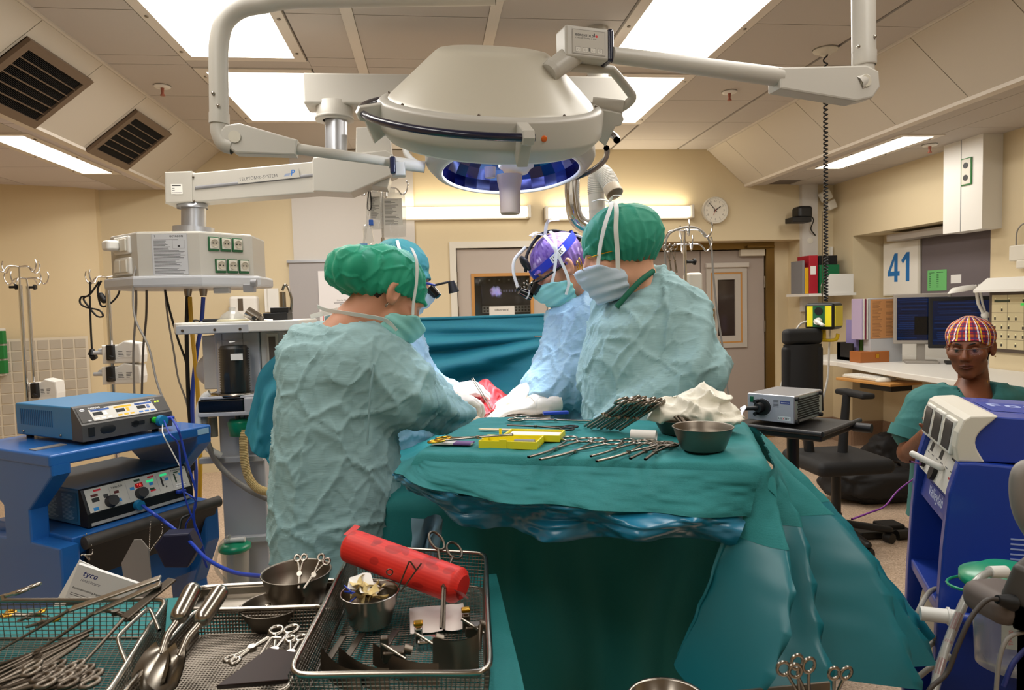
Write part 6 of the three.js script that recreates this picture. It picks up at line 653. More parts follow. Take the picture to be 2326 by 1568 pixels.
// ---------- blue instrument cart at the right edge ----------
{
  const O = V(1.41658, 0, -1.78965), TH = -117.04 * Math.PI / 180, put = t => { t.position.copy(O); t.rotation.y = TH; return t; }, W = 0.345;
  const c = thing('argon_cart', 'royal blue equipment cart with slanted sides at the right edge', 'cart');
  const prof = [[-0.6, 0.06], [0.06, 0.06], [0.062, 0.35], [0.052, 0.7], [0.042, 0.88], [0.03, 1.02], [0.012, 1.09], [-0.02, 1.092], [-0.6, 1.06]];
  for (const x of [-0.02, W - 0.005]) part(c, 'side_panel', extrude(prof, 0.025, 0.005).rotateY(-Math.PI / 2).translate(x + 0.025, 0, 0), M.royal);
  part(c, 'front_bar', orient(box(W - 0.03, 0.075, 0.02, 0, 0, 0, 0.004), V(W / 2, 0.96, 0.012), V(1, 0, 0), V(0, 0.98, -0.2).normalize(), V(0, 0.2, 0.98).normalize()), M.royal);
  part(c, 'front_lettering', orient(new THREE.PlaneGeometry(0.2, 0.04), V(W * 0.55, 0.962, 0.0235), V(1, 0, 0), V(0, 0.98, -0.2).normalize(), V(0, 0.2, 0.98).normalize()), printed(256, 52, (g, w, h) => { g.fillStyle = '#173a9c'; g.fillRect(0, 0, w, h); g.fillStyle = '#c6d2ea'; g.font = 'bold 44px sans-serif'; g.fillText('Valleylab', 20, 42); }, 0.4));
  part(c, 'drawer', span(0.01, W - 0.012, 0.73, 0.84, -0.3, -0.06, 0.004), M.royal); part(c, 'drawer_strip', span(0.01, W - 0.012, 0.845, 0.885, -0.3, -0.055, 0.003), mat(0x77706a, 0.4, 0.5)); part(c, 'drawer_lettering', new THREE.PlaneGeometry(0.12, 0.035).translate(W * 0.6, 0.78, -0.0585), printed(160, 46, (g, w, h) => { g.fillStyle = '#173a9c'; g.fillRect(0, 0, w, h); g.fillStyle = '#b8c6e4'; g.font = 'italic bold 38px sans-serif'; g.fillText('force2', 8, 36); }, 0.4));
  part(c, 'shelf', span(0.0, W - 0.008, 0.7, 0.73, -0.5, 0.05, 0.006), M.royal); part(c, 'shelf', span(0.0, W - 0.008, 0.2, 0.24, -0.5, 0.06, 0.006), M.royal); part(c, 'back_panel', span(0.0, W - 0.008, 0.1, 1.05, -0.55, -0.52), M.royal); part(c, 'hung_paper', grid(6, 10, (u, v) => V(0.06 + u * 0.2, lerp(0.48, 0.7, v), 0.02 + 0.05 * Math.sin(v * 2) * (1 - v))), mat(0xb8a894, 0.8)); part(c, 'underside_plinth', span(-0.02, W + 0.02, 0.06, 0.1, -0.58, 0.05, 0.01), M.royal);
  for (let i = 0; i < 7; i++) part(c, 'vent_line', span(W + 0.0245, W + 0.0262, 0.92 - i * 0.012, 0.9235 - i * 0.012, -0.18, -0.09), mat(0x9fb0d8, 0.5));
  for (const x of [0.03, W - 0.03]) for (const z of [-0.05, -0.5]) part(c, 'castor', new THREE.CylinderGeometry(0.04, 0.04, 0.03, 14).rotateZ(1.57).translate(x, 0.041, z), M.black); put(c);
  // unit on top
  const u = thing('argon_generator', 'blue and white generator with three tall screens on the royal blue cart', 'generator');
  const arc = (z0, z1, bulge, y0, y1, n = 10) => { const P = []; for (let i = 0; i <= n; i++) { const s = i / n; P.push([lerp(z0, z1, s) - bulge * Math.sin(s * Math.PI), lerp(y0, y1, s)]); } return P; };
  const face = [[0.012, 1.1], [0.016, 1.13], [0.012, 1.165], [0.0, 1.195], [-0.012, 1.203], [-0.055, 1.206]], back = arc(-0.06, -0.035, 0.0, 1.206, 1.1).map(([z, y], i, a) => [z + 0.0 + 0.03 * Math.sin(i / 10 * Math.PI), y]);
  part(u, 'bezel', extrude([...face, ...back], W + 0.015, 0.004).rotateY(-Math.PI / 2).translate(W + 0.01, 0, 0), M.offwhite);
  part(u, 'body', extrude([[-0.6, 1.1], [-0.01, 1.1], [-0.005, 1.15], [-0.055, 1.203], [-0.6, 1.175]], W + 0.005, 0.003).rotateY(-Math.PI / 2).translate(W + 0.003, 0, 0), M.royal);
  part(u, 'top_lettering', orient(new THREE.PlaneGeometry(0.4, 0.16), V(W * 0.5, 1.1955, -0.28), V(0, -0.051, -1).normalize(), V(-1, 0, 0), V(0, 1, -0.051).normalize()), printed(512, 205, (g, w, h) => { g.fillStyle = '#173a9c'; g.fillRect(0, 0, w, h); g.fillStyle = '#aab8e6'; g.font = 'bold 90px sans-serif'; g.fillText('Force GSU', 20, 90); g.font = 'bold 50px sans-serif'; g.fillText('Argon', 300, 170); }, 0.4));
  const YF = V(0, 0.075, -0.012).normalize(), ZF = V(1, 0, 0).cross(YF);
  [0.06, 0.165, 0.275].forEach((x, i) => { const f = part(u, 'screen_frame', orient(box(0.092, 0.088, 0.01, 0, 0, 0, 0.006), V(x, 1.147, 0.0145), V(1, 0, 0), YF, ZF), M.white); part(f, 'screen', orient(box(0.07, 0.07, 0.003, 0, 0, 0.0055), V(x, 1.147, 0.0145), V(1, 0, 0), YF, ZF), mat(0x4a4442, 0.15), 'dark grey display'); });
  const fp = V(W / 2, 1.05, 0.014), YP = V(0, 0.09, -0.03).normalize(), ZP = V(1, 0, 0).cross(YP); part(u, 'control_face', orient(box(W - 0.02, 0.1, 0.01, 0, 0, -0.005), fp, V(1, 0, 0), YP, ZP), M.white); part(u, 'control_print', orient(new THREE.PlaneGeometry(W - 0.03, 0.095).translate(0, 0, 0.001), fp, V(1, 0, 0), YP, ZP), printed(512, 150, (g, w, h) => { g.fillStyle = '#d8d4cc'; g.fillRect(0, 0, w, h); g.strokeStyle = '#8a857c'; for (const x of [150, 330]) { g.beginPath(); g.moveTo(x, 0); g.lineTo(x, h); g.stroke(); } g.fillStyle = '#111'; g.fillRect(50, 20, 50, 38); g.fillRect(220, 20, 50, 38); g.fillRect(390, 16, 60, 10); g.fillStyle = '#555'; for (let i = 0; i < 6; i++) g.fillRect(30 + i * 80, 66, 40, 4); g.fillStyle = '#a33'; g.fillRect(440, 90, 30, 8); }));
  for (const [x, r] of [[0.05, 0.014], [0.17, 0.022]]) part(u, 'rotary_knob', orient(new THREE.CylinderGeometry(r, r, 0.012, 20).rotateX(Math.PI / 2).translate(x - W / 2, -0.028, 0.006), fp, V(1, 0, 0), YP, ZP), M.black); part(u, 'white_plug', orient(capsule(V(0.06, -0.002, 0.01), V(0.02, 0.004, 0.07), 0.009), fp, V(1, 0, 0), YP, ZP), M.hosewhite); put(u);
  const LW = (x, y, z) => V(x, y, z).applyAxisAngle(UPV, TH).add(O);
  const pw = thing('purple_lead', 'thin purple lead running from the blue cart towards the drape', 'cable'); part(pw, 'lead', tube([LW(0.19, 1.055, 0.085), at(2110, 1062, 1.85), at(2080, 1085, 1.85), at(2040, 1115, 1.8), at(2010, 1150, 1.75), at(1975, 1165, 1.65), at(1935, 1180, 1.55)], 0.0025, 60, 6), mat(0x7a2a86, 0.45)); settle(pw);
  // smoke filter box
  const b = thing('filter_box', 'blue smoke filter box with white printed label on the cart side', 'filter box'), bx = W + 0.028; part(b, 'case', span(bx, bx + 0.12, 0.66, 0.83, -0.19, -0.02, 0.01), M.royal); const bf = [V(0, 0, -1), UPV]; part(b, 'label_plate', orient(new THREE.PlaneGeometry(0.13, 0.085), V(bx + 0.1212, 0.755, -0.105), V(0, 0, -1), UPV, V(1, 0, 0)), printed(300, 200, (g, w, h) => { g.fillStyle = '#b9c0b8'; g.fillRect(0, 0, w, h); g.fillStyle = '#c22'; g.fillRect(20, 20, 40, 14); g.fillRect(240, 20, 40, 14); g.save(); g.translate(50, 180); g.rotate(-Math.PI / 2); g.font = 'bold 26px sans-serif'; g.fillText('YP-100', 0, 0); g.restore(); g.save(); g.translate(270, 190); g.rotate(-Math.PI / 2); g.fillStyle = '#123'; g.font = 'bold 26px sans-serif'; g.fillText('SMOKETRAP', 0, 0); g.restore(); g.fillStyle = '#333'; for (let i = 0; i < 9; i++) g.fillRect(70 + i * 8, 60, 3, 120); g.strokeRect(150, 40, 60, 90); })); part(b, 'inlet', rod(V(bx + 0.06, 0.745, -0.02), V(bx + 0.06, 0.745, 0.03), 0.013, 0.013, 16), M.royal); part(b, 'white_nozzle', [rod(V(bx + 0.06, 0.745, 0.03), V(bx + 0.06, 0.745, 0.105), 0.017, 0.016, 20), rod(V(bx + 0.06, 0.745, 0.045), V(bx + 0.06, 0.745, 0.05), 0.021, 0.021, 20)], M.hosewhite); put(b);
  const cup = thing('suction_cup', 'green suction canister lid with tube at the right edge', 'suction canister'); part(cup, 'lid', lathe([[0, 0.045], [0.045, 0.042], [0.065, 0.03], [0.085, 0.022], [0.085, 0.008], [0.07, 0.0], [0, 0]], 32).translate(...at(2290, 1335, 1.22).toArray()), M.greenplastic); part(cup, 'cup', lathe([[0.062, 0], [0.055, -0.16], [0, -0.16]], 28).translate(...at(2290, 1335, 1.22).toArray()), M.clearHazy); part(cup, 'rim_band', torus(0.09, 0.003, 28, 6).rotateX(1.4).translate(...at(2270, 1330, 1.22).toArray()), M.greenplastic); settle(cup);
  const ho = thing('suction_tube', 'clear suction tube with red fluid running down past the cart', 'tube'); const hp = [at(2278, 1302, 1.16), at(2255, 1300, 1.16), at(2225, 1315, 1.15), at(2195, 1360, 1.13), at(2165, 1430, 1.1), at(2140, 1500, 1.07), at(2120, 1580, 1.04), at(2110, 1650, 1.0)]; part(ho, 'tube', tube(hp, 0.0078, 80, 12), M.clearHazy); part(ho, 'tube_wall', tube(hp, 0.0064, 80, 8), mat(0x8a8880, 0.4)); { const cu = new THREE.CatmullRomCurve3(hp); for (const [a, z] of [[0.22, 0.3], [0.4, 0.5], [0.56, 0.575], [0.66, 0.74]]) { const P = []; for (let i = 0; i < 8; i++) P.push(cu.getPointAt(lerp(a, z, i / 7))); part(ho, 'red_fluid', tube(P, 0.0066, 24, 8), mat(0x6a0d0a, 0.3)); } } part(ho, 'connector', rod(at(2248, 1300, 1.16), at(2285, 1300, 1.16), 0.011, 0.012, 16), M.hosewhite); settle(ho);
  // tilted power strip on a grey table edge, and leads
  const bt = thing('side_table', 'grey edged side table at the lower right corner', 'table'), e0 = at(2228, 1370, 1.05); part(bt, 'corner_bumper', box(0.09, 0.055, 0.1, e0.x + 0.04, e0.y, e0.z, 0.024), mat(0x5f5550, 0.6)); part(bt, 'edge', orient(box(0.32, 0.04, 0.03, 0.16, 0, 0, 0.004), e0.clone().add(V(0.03, -0.005, 0.04)), V(0.42, 0, 0.9).normalize(), UPV, V(0.9, 0, -0.42).normalize()), M.lightgrey); part(bt, 'wooden_side', orient(box(0.5, 0.9, 0.03, 0.25, -0.49, 0), e0.clone().add(V(0.05, 0, 0.03)), V(0.42, 0, 0.9).normalize(), UPV, V(0.9, 0, -0.42).normalize()), mat(0x5a2f16, 0.5)); settle(bt); 
  const ps = thing('power_adapter', 'dark grey device with socket and black plug on the side table', 'device'); part(ps, 'case', orient(box(0.16, 0.07, 0.1, 0.08, 0.035, 0, 0.01), e0.clone().add(V(0.05, 0.02, 0)), V(0.5, -0.3, 0.8).normalize(), V(0.16, 0.95, 0.26).normalize(), V(0.5, -0.3, 0.8).normalize().cross(V(0.16, 0.95, 0.26).normalize())), M.unitgrey); part(ps, 'plug', rod(at(2300, 1370, 1.0), at(2265, 1362, 1.0), 0.014, 0.007), M.black); settle(ps);
  const ld = (label, pts, m, r) => { const k = thing('trailing_lead', label, 'cable'); part(k, 'lead', tube(pts, r, pts.length * 10, 8), m); settle(k); };
  ld('dark lead from the black plug curving down at the right', [at(2268, 1362, 1.0), at(2240, 1365, 1.0), at(2205, 1405, 1.0), at(2175, 1470, 1.0), at(2150, 1530, 1.0), at(2110, 1570, 1.0), at(2090, 1640, 1.0)], mat(0x3d3733, 0.5), 0.0038); ld('grey lead looping inside the foot of the blue cart', [at(2175, 1345, 1.6), at(2120, 1340, 1.55), at(2085, 1390, 1.5), at(2072, 1440, 1.5), at(2100, 1470, 1.5), at(2125, 1450, 1.5), at(2080, 1430, 1.45), at(2048, 1455, 1.42), at(2070, 1500, 1.4)], M.cablegrey, 0.006); ld('brown grey lead in a low curve before the blue cart', [at(2160, 1490, 1.35), at(2110, 1520, 1.35), at(2075, 1545, 1.35), at(2050, 1540, 1.35), at(2042, 1520, 1.35)], M.cablegrey, 0.006); ld('pale lead at the lower right corner', [at(2330, 1435, 1.0), at(2290, 1450, 1.0), at(2270, 1500, 1.0), at(2262, 1580, 1.0)], M.cablegrey, 0.0035); ld('blue lead at the lower right corner', [at(2330, 1475, 1.0), at(2300, 1510, 1.0), at(2280, 1560, 1.0)], mat(0x27337a, 0.5), 0.004);
  const hs = thing('grey_handset', 'grey handset with green keys hanging at the right edge', 'handset'), h0 = at(2325, 1085, 1.15); part(hs, 'grip', [tube([h0.clone().add(V(0.05, 0.02, 0)), h0.clone().add(V(0.0, 0.015, 0)), h0.clone().add(V(-0.01, -0.02, 0)), h0.clone().add(V(0.0, -0.07, 0)), h0.clone().add(V(0.03, -0.12, 0))], 0.016, 30, 12)], mat(0x8a8580, 0.5)); for (const [a, b] of [[0.012, -0.03], [0.02, -0.045]]) part(hs, 'green_key', new THREE.SphereGeometry(0.006, 10, 8).translate(h0.x + a, h0.y + b, h0.z + 0.014), mat(0x127a3a, 0.4)); settle(hs);
}
// ---------- people ----------
const a3 = v => [v.x, v.y, v.z];
function crease(x, y, z, k = 1) {       // crumpled paper-cloth relief in metres
  const w1 = worley(x * 9 + 0.4 * noise3(x * 7, y * 7, z * 7), y * 7, z * 9), w2 = worley(x * 24 + 5, y * 19, z * 24);
  return k * (0.01 * Math.exp(-(w1[1] - w1[0]) * 12) - 0.008 * w1[0] + 0.0045 * Math.exp(-(w2[1] - w2[0]) * 9) - 0.004 * w2[0] + 0.009 * noise3(x * 5, y * 3, z * 5) + 0.006);
}
function stack(rows, d) {               // torso: rows [py, pxLeft, pxRight, half depth, extra distance] seen at distance d
  const R = rows.map(([py, l, r, b, e = 0]) => { const p = at(l, py, d + e), q = at(r, py, d + e); return [(p.y + q.y) / 2, (p.x + q.x) / 2, Math.abs(q.x - p.x) / 2, -(d + e), b]; }).sort((a, b) => a[0] - b[0]), lo = R[0][0], hi = R[R.length - 1][0];
  const f = (x, y, z) => { const yy = clamp(y, lo, hi); let i = 0; while (i < R.length - 2 && yy > R[i + 1][0]) i++; const A = R[i], B = R[i + 1], t = smooth(A[0], B[0], yy), c = lerp(A[1], B[1], t), a = lerp(A[2], B[2], t), zc = lerp(A[3], B[3], t), b = lerp(A[4], B[4], t), u = (x - c) / a, w = (z - zc) / b, q = (Math.abs(u) ** 2.4 + Math.abs(w) ** 2.4) ** (1 / 2.4), dd = (q - 1) * Math.min(a, b); return Math.max(dd, y - hi, lo - y); };
  f.lo = lo; f.hi = hi; return f;
}
const HEAD = (() => {
  const S = (c, r) => sEll(c, r);
  const base = [S([0, 0.032, -0.018], [0.075, 0.09, 0.097]), S([0, -0.028, 0.03], [0.06, 0.086, 0.064]), sCone([-0.03, -0.066, 0.02], [-0.008, -0.1, 0.062], 0.03, 0.018), sCone([0.03, -0.066, 0.02], [0.008, -0.1, 0.062], 0.03, 0.018), S([0.043, -0.02, 0.058], [0.026, 0.024, 0.026]), S([-0.043, -0.02, 0.058], [0.026, 0.024, 0.026]), sCone([0.036, 0.026, 0.078], [-0.036, 0.026, 0.078], 0.012, 0.012)];
  const sk = sUnion(base, 0.018), nose = sUnion([sCone([0, 0.012, 0.09], [0, -0.026, 0.112], 0.008, 0.0125), sCone([-0.011, -0.031, 0.098], [0.011, -0.031, 0.098], 0.0085, 0.0085)], 0.008), lips = sUnion([sCone([-0.02, -0.061, 0.082], [0, -0.058, 0.094], 0.004, 0.0075), sCone([0.02, -0.061, 0.082], [0, -0.058, 0.094], 0.004, 0.0075), sCone([-0.016, -0.066, 0.083], [0.016, -0.066, 0.083], 0.006, 0.006), sCone([0, -0.068, 0.09], [0, -0.0685, 0.09], 0.007, 0.007)], 0.005);
  const neck = sCone([0, -0.05, -0.03], [0, -0.2, -0.055], 0.05, 0.058);
  const earL = s => { const o = S([s * 0.077, -0.004, -0.012], [0.011, 0.033, 0.02]), i = S([s * 0.086, 0.0, -0.008], [0.008, 0.02, 0.011]); return (x, y, z) => { const zz = z + 0.18 * (y + 0.004), xx = x - s * 0.18 * -(z + 0.012); return Math.max(o(xx, y, zz), -i(xx, y, zz)); }; };
  const e1 = earL(1), e2 = earL(-1), so1 = S([0.031, 0.007, 0.098], [0.019, 0.012, 0.018]), so2 = S([-0.031, 0.007, 0.098], [0.019, 0.012, 0.018]), slit = sCone([-0.018, -0.0628, 0.1], [0.018, -0.0628, 0.1], 0.0018, 0.0018);
  const full = (x, y, z) => { let d = sk(x, y, z); d = smin(d, nose(x, y, z), 0.012); d = -smin(-d, so1(x, y, z), 0.012); d = -smin(-d, so2(x, y, z), 0.012); d = smin(d, lips(x, y, z), 0.006); d = Math.max(d, -slit(x, y, z)); d = smin(d, neck(x, y, z), 0.025); if (full.bare) return d; d = smin(d, e1(x, y, z), 0.006); return smin(d, e2(x, y, z), 0.006); };
  const mk = S([0, -0.062, 0.046], [0.05, 0.056, 0.06]); full.plain = (x, y, z) => smin(smin(sk(x, y, z), mk(x, y, z), 0.03), nose(x, y, z), 0.05); full.skull = sk; return full;
})();
const headGeo = mesh3(HEAD, [-0.11, -0.21, -0.13], [0.11, 0.135, 0.135], 0.0042);
HEAD.bare = true; const headBare = mesh3(HEAD, [-0.11, -0.21, -0.13], [0.11, 0.135, 0.135], 0.0042); HEAD.bare = false;
function headFrame(px, py, d, yawDeg, pitchDeg, rollDeg = 0, s = 1) { const r = Math.PI / 180; return new THREE.Matrix4().compose(at(px, py, d), new THREE.Quaternion().setFromEuler(new THREE.Euler(pitchDeg * r, yawDeg * r, rollDeg * r, 'YXZ')), V(s, s, s)); }
const tr = (g, m) => g.clone().applyMatrix4(m), P3 = (m, x, y, z) => V(x, y, z).applyMatrix4(m);
function maskGeo(fold = 0, y0 = -0.118, y1 = -0.012) { const f = (x, y, z) => { const t = HEAD.plain(x, y, z) - 0.009 - 0.0014 * Math.sin(y * 190) * fold; const top = y - y1 + 0.5 * Math.max(0, 0.085 - z), back = 0.008 - z, in_ = -(HEAD.plain(x, y, z) + 0.004); return Math.max(t, top, y0 - y, back, in_); }; return mesh3(f, [-0.1, -0.14, -0.02], [0.1, 0.03, 0.15], 0.004); }
const maskA = maskGeo(1), maskShape = displace(maskA, (x, y, z) => 0.0022 * noise3(x * 30, y * 60, z * 30) + 0.0015 * Math.sin(y * 260 + 3 * x));
function capGeo(o) {                     // o: centre, radii, cut plane (front y, back y), relief
  const e = sEll(o.c, o.r), e2 = o.extra ? sEll(o.extra[0], o.extra[1]) : null;
  const f = (x, y, z) => { let d = Math.min(e(x, y, z), HEAD.skull(x, y, z) - 0.007); if (e2) d = smin(d, e2(x, y, z), 0.04); const cut = lerp(o.yb, o.yf, clamp((z + 0.11) / 0.2)) + (o.side || 0) * smooth(0.03, 0.08, Math.abs(x)) * 0.1; return Math.max(d, cut - y); };
  const g = mesh3(f, [-0.16, -0.12, -0.21], [0.16, 0.19, 0.15], 0.0045);
  return displace(g, (x, y, z) => { const w = worley(x * 22 * o.k, y * 16 * o.k, z * 22 * o.k), a = Math.atan2(x, z); return o.amp * (Math.exp(-(w[1] - w[0]) * 7) - w[0] * 0.9 + 0.8 * noise3(x * 18, y * 12, z * 18)) + (o.ring || 0) * Math.sin(a * 26 + 3 * noise3(x * 9, y * 9, z * 9)) * smooth(o.yf + 0.05, o.yb - 0.0, y - 0.02); });
}
function handGeo(curl, spread = 0.12, thumb = 0.5, cell = 0.0034) {   // wrist at the origin, fingers along +y, thumb on +x, palm facing -z
  const parts = [sEll([0.0, 0.052, 0.0], [0.041, 0.05, 0.0165]), sCone([0, -0.07, 0.002], [0, 0.02, 0], 0.031, 0.027), sEll([0.024, 0.03, -0.008], [0.02, 0.03, 0.017])], fin = [];
  const L = [0.072, 0.08, 0.074, 0.058];
  for (let i = 0; i < 4; i++) { const x0 = 0.029 - i * 0.0195, c = Array.isArray(curl) ? curl[i] : curl, sp = (1.5 - i) * spread * 0.5; let p = [x0, 0.088 - (i === 3 ? 0.008 : 0), 0], ang = c * 0.6; for (let k = 0; k < 3; k++) { const l = L[i] * [0.45, 0.31, 0.26][k], q = [p[0] + Math.sin(sp) * l * Math.cos(ang), p[1] + Math.cos(ang) * l * Math.cos(sp), p[2] - Math.sin(ang) * l]; fin.push(sCone(p, q, 0.0098 - k * 0.0008, 0.009 - k * 0.0009)); p = q; ang += c; } }
  let p = [0.032, 0.025, -0.006], dir = V(0.75, 0.62, -0.35 - thumb * 0.5).normalize(); for (let k = 0; k < 3; k++) { const l = [0.034, 0.03, 0.026][k], q = [p[0] + dir.x * l, p[1] + dir.y * l, p[2] + dir.z * l]; fin.push(sCone(p, q, 0.0125 - k * 0.0014, 0.0115 - k * 0.0014)); p = q; dir.add(V(-0.45 * thumb - 0.15, 0.35, -0.25 * thumb)).normalize(); }
  const palm = sUnion(parts, 0.014); return displace(mesh3((x, y, z) => { let d = palm(x, y, z), f = 9; for (const q of fin) f = Math.min(f, q(x, y, z)); return smin(d, f, 0.009); }, [-0.07, -0.085, -0.13], [0.13, 0.19, 0.06], cell), (x, y, z) => 0.0008 * noise3(x * 90, y * 90, z * 90));
}
function handAt(g, wrist, fingers, palmN, s = 1, mirror = false) { const Y = fingers.clone().normalize(), Z = palmN.clone().negate(), X = Y.clone().cross(Z).normalize(); Z.crossVectors(X, Y); const m = new THREE.Matrix4().makeBasis(X, Y, Z).scale(V(mirror ? -s : s, s, s)).setPosition(wrist); const q = tr(g, m); if (mirror) { const a = q.index.array; for (let i = 0; i < a.length; i += 3) { const k = a[i]; a[i] = a[i + 1]; a[i + 1] = k; } q.computeVertexNormals(); } return q; }
function cloth(fields, k, lo, hi, cell, amp, folds) { const g = mesh3(sUnion(fields, k), lo, hi, cell); return displace(g, (x, y, z, nx, ny, nz) => crease(x, y, z, amp) + (folds ? folds(x, y, z) : 0)); }
function bounds(pts, m) { const b = new THREE.Box3().setFromPoints(pts).expandByScalar(m); return [a3(b.min), a3(b.max)]; }
const tie = (parent, m, pts, w = 0.011, mt = M.tape) => part(parent, 'mask_tie', ribbon(pts.map(p => P3(m, ...p)), w, q => q.clone().sub(P3(m, 0, 0, -0.01)).normalize()), mt);
function legs(fields, x, z) { return [sCone([x - 0.09, 0.08, z], [x - 0.08, 0.75, z], 0.055, 0.075), sCone([x + 0.09, 0.08, z], [x + 0.08, 0.75, z], 0.055, 0.075), sCone([x - 0.09, 0.045, z + 0.05], [x - 0.09, 0.045, z - 0.09], 0.045, 0.045), sCone([x + 0.09, 0.045, z + 0.05], [x + 0.09, 0.045, z - 0.09], 0.045, 0.045)]; }
function bodyUnder(m, x, z, top, hd = headGeo) {      // head, neck, trunk and legs as one skin surface
  const n = P3(m, 0, -0.18, -0.05), g = mesh3(sUnion([sCone(a3(n), [x, top - 0.12, z], 0.055, 0.11), sCone([x, top - 0.12, z], [x, 0.75, z], 0.1, 0.1), ...legs(null, x, z)], 0.05), [x - 0.25, 0, z - 0.3], [x + 0.25, n.y + 0.08, z + 0.25], 0.014);
  return merge([tr(hd, m), g]);
}
function trousers(t, x, z, mt = M.scrub) { part(t, 'trousers', mesh3(sUnion([sCone([x - 0.09, 0.12, z], [x - 0.085, 0.78, z], 0.075, 0.1), sCone([x + 0.09, 0.12, z], [x + 0.085, 0.78, z], 0.075, 0.1)], 0.03), [x - 0.25, 0.02, z - 0.2], [x + 0.25, 0.95, z + 0.2], 0.012), mt); for (const s of [-1, 1]) part(t, 'shoe', mesh3(sUnion([sCone([x + s * 0.09, 0.05, z + 0.05], [x + s * 0.09, 0.045, z - 0.1], 0.05, 0.048)], 0.01), [x + s * 0.09 - 0.07, -0.01, z - 0.17], [x + s * 0.09 + 0.07, 0.12, z + 0.12], 0.01), M.white); }
// assistant at the front left, seen from behind
{
  const t = thing('person', 'person in teal gown and green bouffant cap seen from behind, arm reaching right', 'person'), D = 1.85, R = (x, y, d = D) => at(x, y, d), m = headFrame(880, 674, 1.86, 112, 36, -4);
  const c = R(775, 1100);
  part(t, 'body', bodyUnder(m, c.x, c.z, R(775, 740).y), M.skin); trousers(t, c.x, c.z);
  const tor = stack([[722, 770, 850, 0.06, 0.02], [752, 690, 880, 0.1], [795, 648, 905, 0.135], [850, 638, 900, 0.15], [950, 634, 890, 0.155], [1050, 632, 905, 0.16], [1200, 628, 916, 0.17], [1300, 625, 922, 0.175], [1560, 620, 930, 0.18]], D);
  const A = [R(815, 815, D - 0.06), R(905, 890, D - 0.03), R(1035, 945, 2.02)], g = cloth([tor, sCone(a3(A[0]), a3(A[1]), 0.085, 0.078), sCone(a3(A[1]), a3(A[2]), 0.078, 0.05), sCone(a3(R(700, 800)), a3(R(840, 800, D + 0.02)), 0.06, 0.07), sCone(a3(R(880, 820, D + 0.12)), a3(R(990, 900, 2.12)), 0.07, 0.05)], 0.06, [-0.75, 0.44, -2.3], [0.3, 1.55, -1.55], 0.0065, 1.0, (x, y, z) => 0.006 * Math.sin(x * 46 + y * 5 + 4 * noise3(x * 4, y * 2, z * 4)) * smooth(1.2, 0.7, y) + 0.007 * smooth(-0.15, 0.05, x) * Math.sin((x * 0.7 + y) * 62 + 3 * noise3(x * 8, y * 8, z * 8)));
  const gw = part(t, 'gown', g, M.gownA, 'crumpled teal surgical gown');
  part(gw, 'collar', tube([R(738, 716), R(760, 712), R(800, 722, D - 0.07), R(840, 748, D - 0.08), R(868, 776, D - 0.06), R(872, 790, D - 0.02)].map(p => p.add(V(0, -0.012, 0))), 0.009, 40, 8), M.gownA);
  part(gw, 'seam', tube([R(850, 828, D - 0.155), R(842, 880, D - 0.165), R(838, 950, D - 0.165), R(834, 1010, D - 0.165)], 0.0025, 30, 6), M.gownA);
  part(t, 'cap', tr(capGeo({ c: [0, 0.035, -0.02], r: [0.09, 0.092, 0.112], yf: 0.025, yb: -0.06, k: 0.9, amp: 0.007, extra: [[0, 0.0, -0.125], [0.08, 0.062, 0.062]], ring: 0.003, side: 0.1 }), m), M.capBouffant, 'translucent green bouffant cap');
  part(t, 'hair', tr(mesh3((x, y, z) => Math.max(HEAD.skull(x, y, z) - 0.005, y + 0.01, -0.09 - y, z + 0.03), [-0.1, -0.11, -0.13], [0.1, 0.02, 0.0], 0.005), m), M.hairDark);
  part(t, 'mask', tr(maskShape, m), M.maskMint);
  tie(t, m, [[-0.068, -0.08, 0.05], [-0.074, -0.075, 0.01], [-0.07, -0.095, -0.04], [-0.03, -0.115, -0.09], [0.02, -0.12, -0.115], [0.05, -0.118, -0.13]]); tie(t, m, [[-0.062, -0.03, 0.075], [-0.076, 0.0, 0.05], [-0.094, 0.05, 0.02], [-0.09, 0.1, -0.01], [-0.06, 0.13, -0.03]]);
  part(t, 'bow', [ribbon([R(812, 694), R(790, 700), R(760, 706), R(735, 712), R(705, 720)], 0.013, V(0, 0.3, 1)), ribbon([R(812, 694), R(800, 688), R(790, 696), R(800, 702), R(815, 697)], 0.012, V(0, 0.3, 1)), ribbon([R(812, 694, D - 0.02), R(826, 706, D - 0.03), R(850, 722, D - 0.05), R(880, 738, D - 0.05), R(898, 740, D - 0.03)], 0.014, V(0, 0.3, 1))], M.tape, 'white tie tapes at the nape');
  part(t, 'earring', torus(0.006, 0.0012, 16, 5).applyMatrix4(m.clone().multiply(new THREE.Matrix4().makeTranslation(-0.082, -0.042, -0.012))), M.steel);
  const hg = handGeo(0.75, 0.1, 0.4); part(t, 'glove', handAt(hg, R(1040, 944, 2.04), V(0.8, -0.35, -0.35), V(0.1, -0.9, -0.2), 1, false), mat(0xd9c2a2, 0.45), 'tan latex glove'); part(t, 'glove_cuff', rod(R(1028, 942, 2.0), R(1052, 948, 2.06), 0.043, 0.036, 24), mat(0xd9c2a2, 0.45)); part(t, 'glove', handAt(hg, R(1010, 905, 2.14), V(0.9, -0.12, -0.1), V(0, -1, -0.1), 1, true), M.glove, 'white glove in the wound'); settle(t);
}
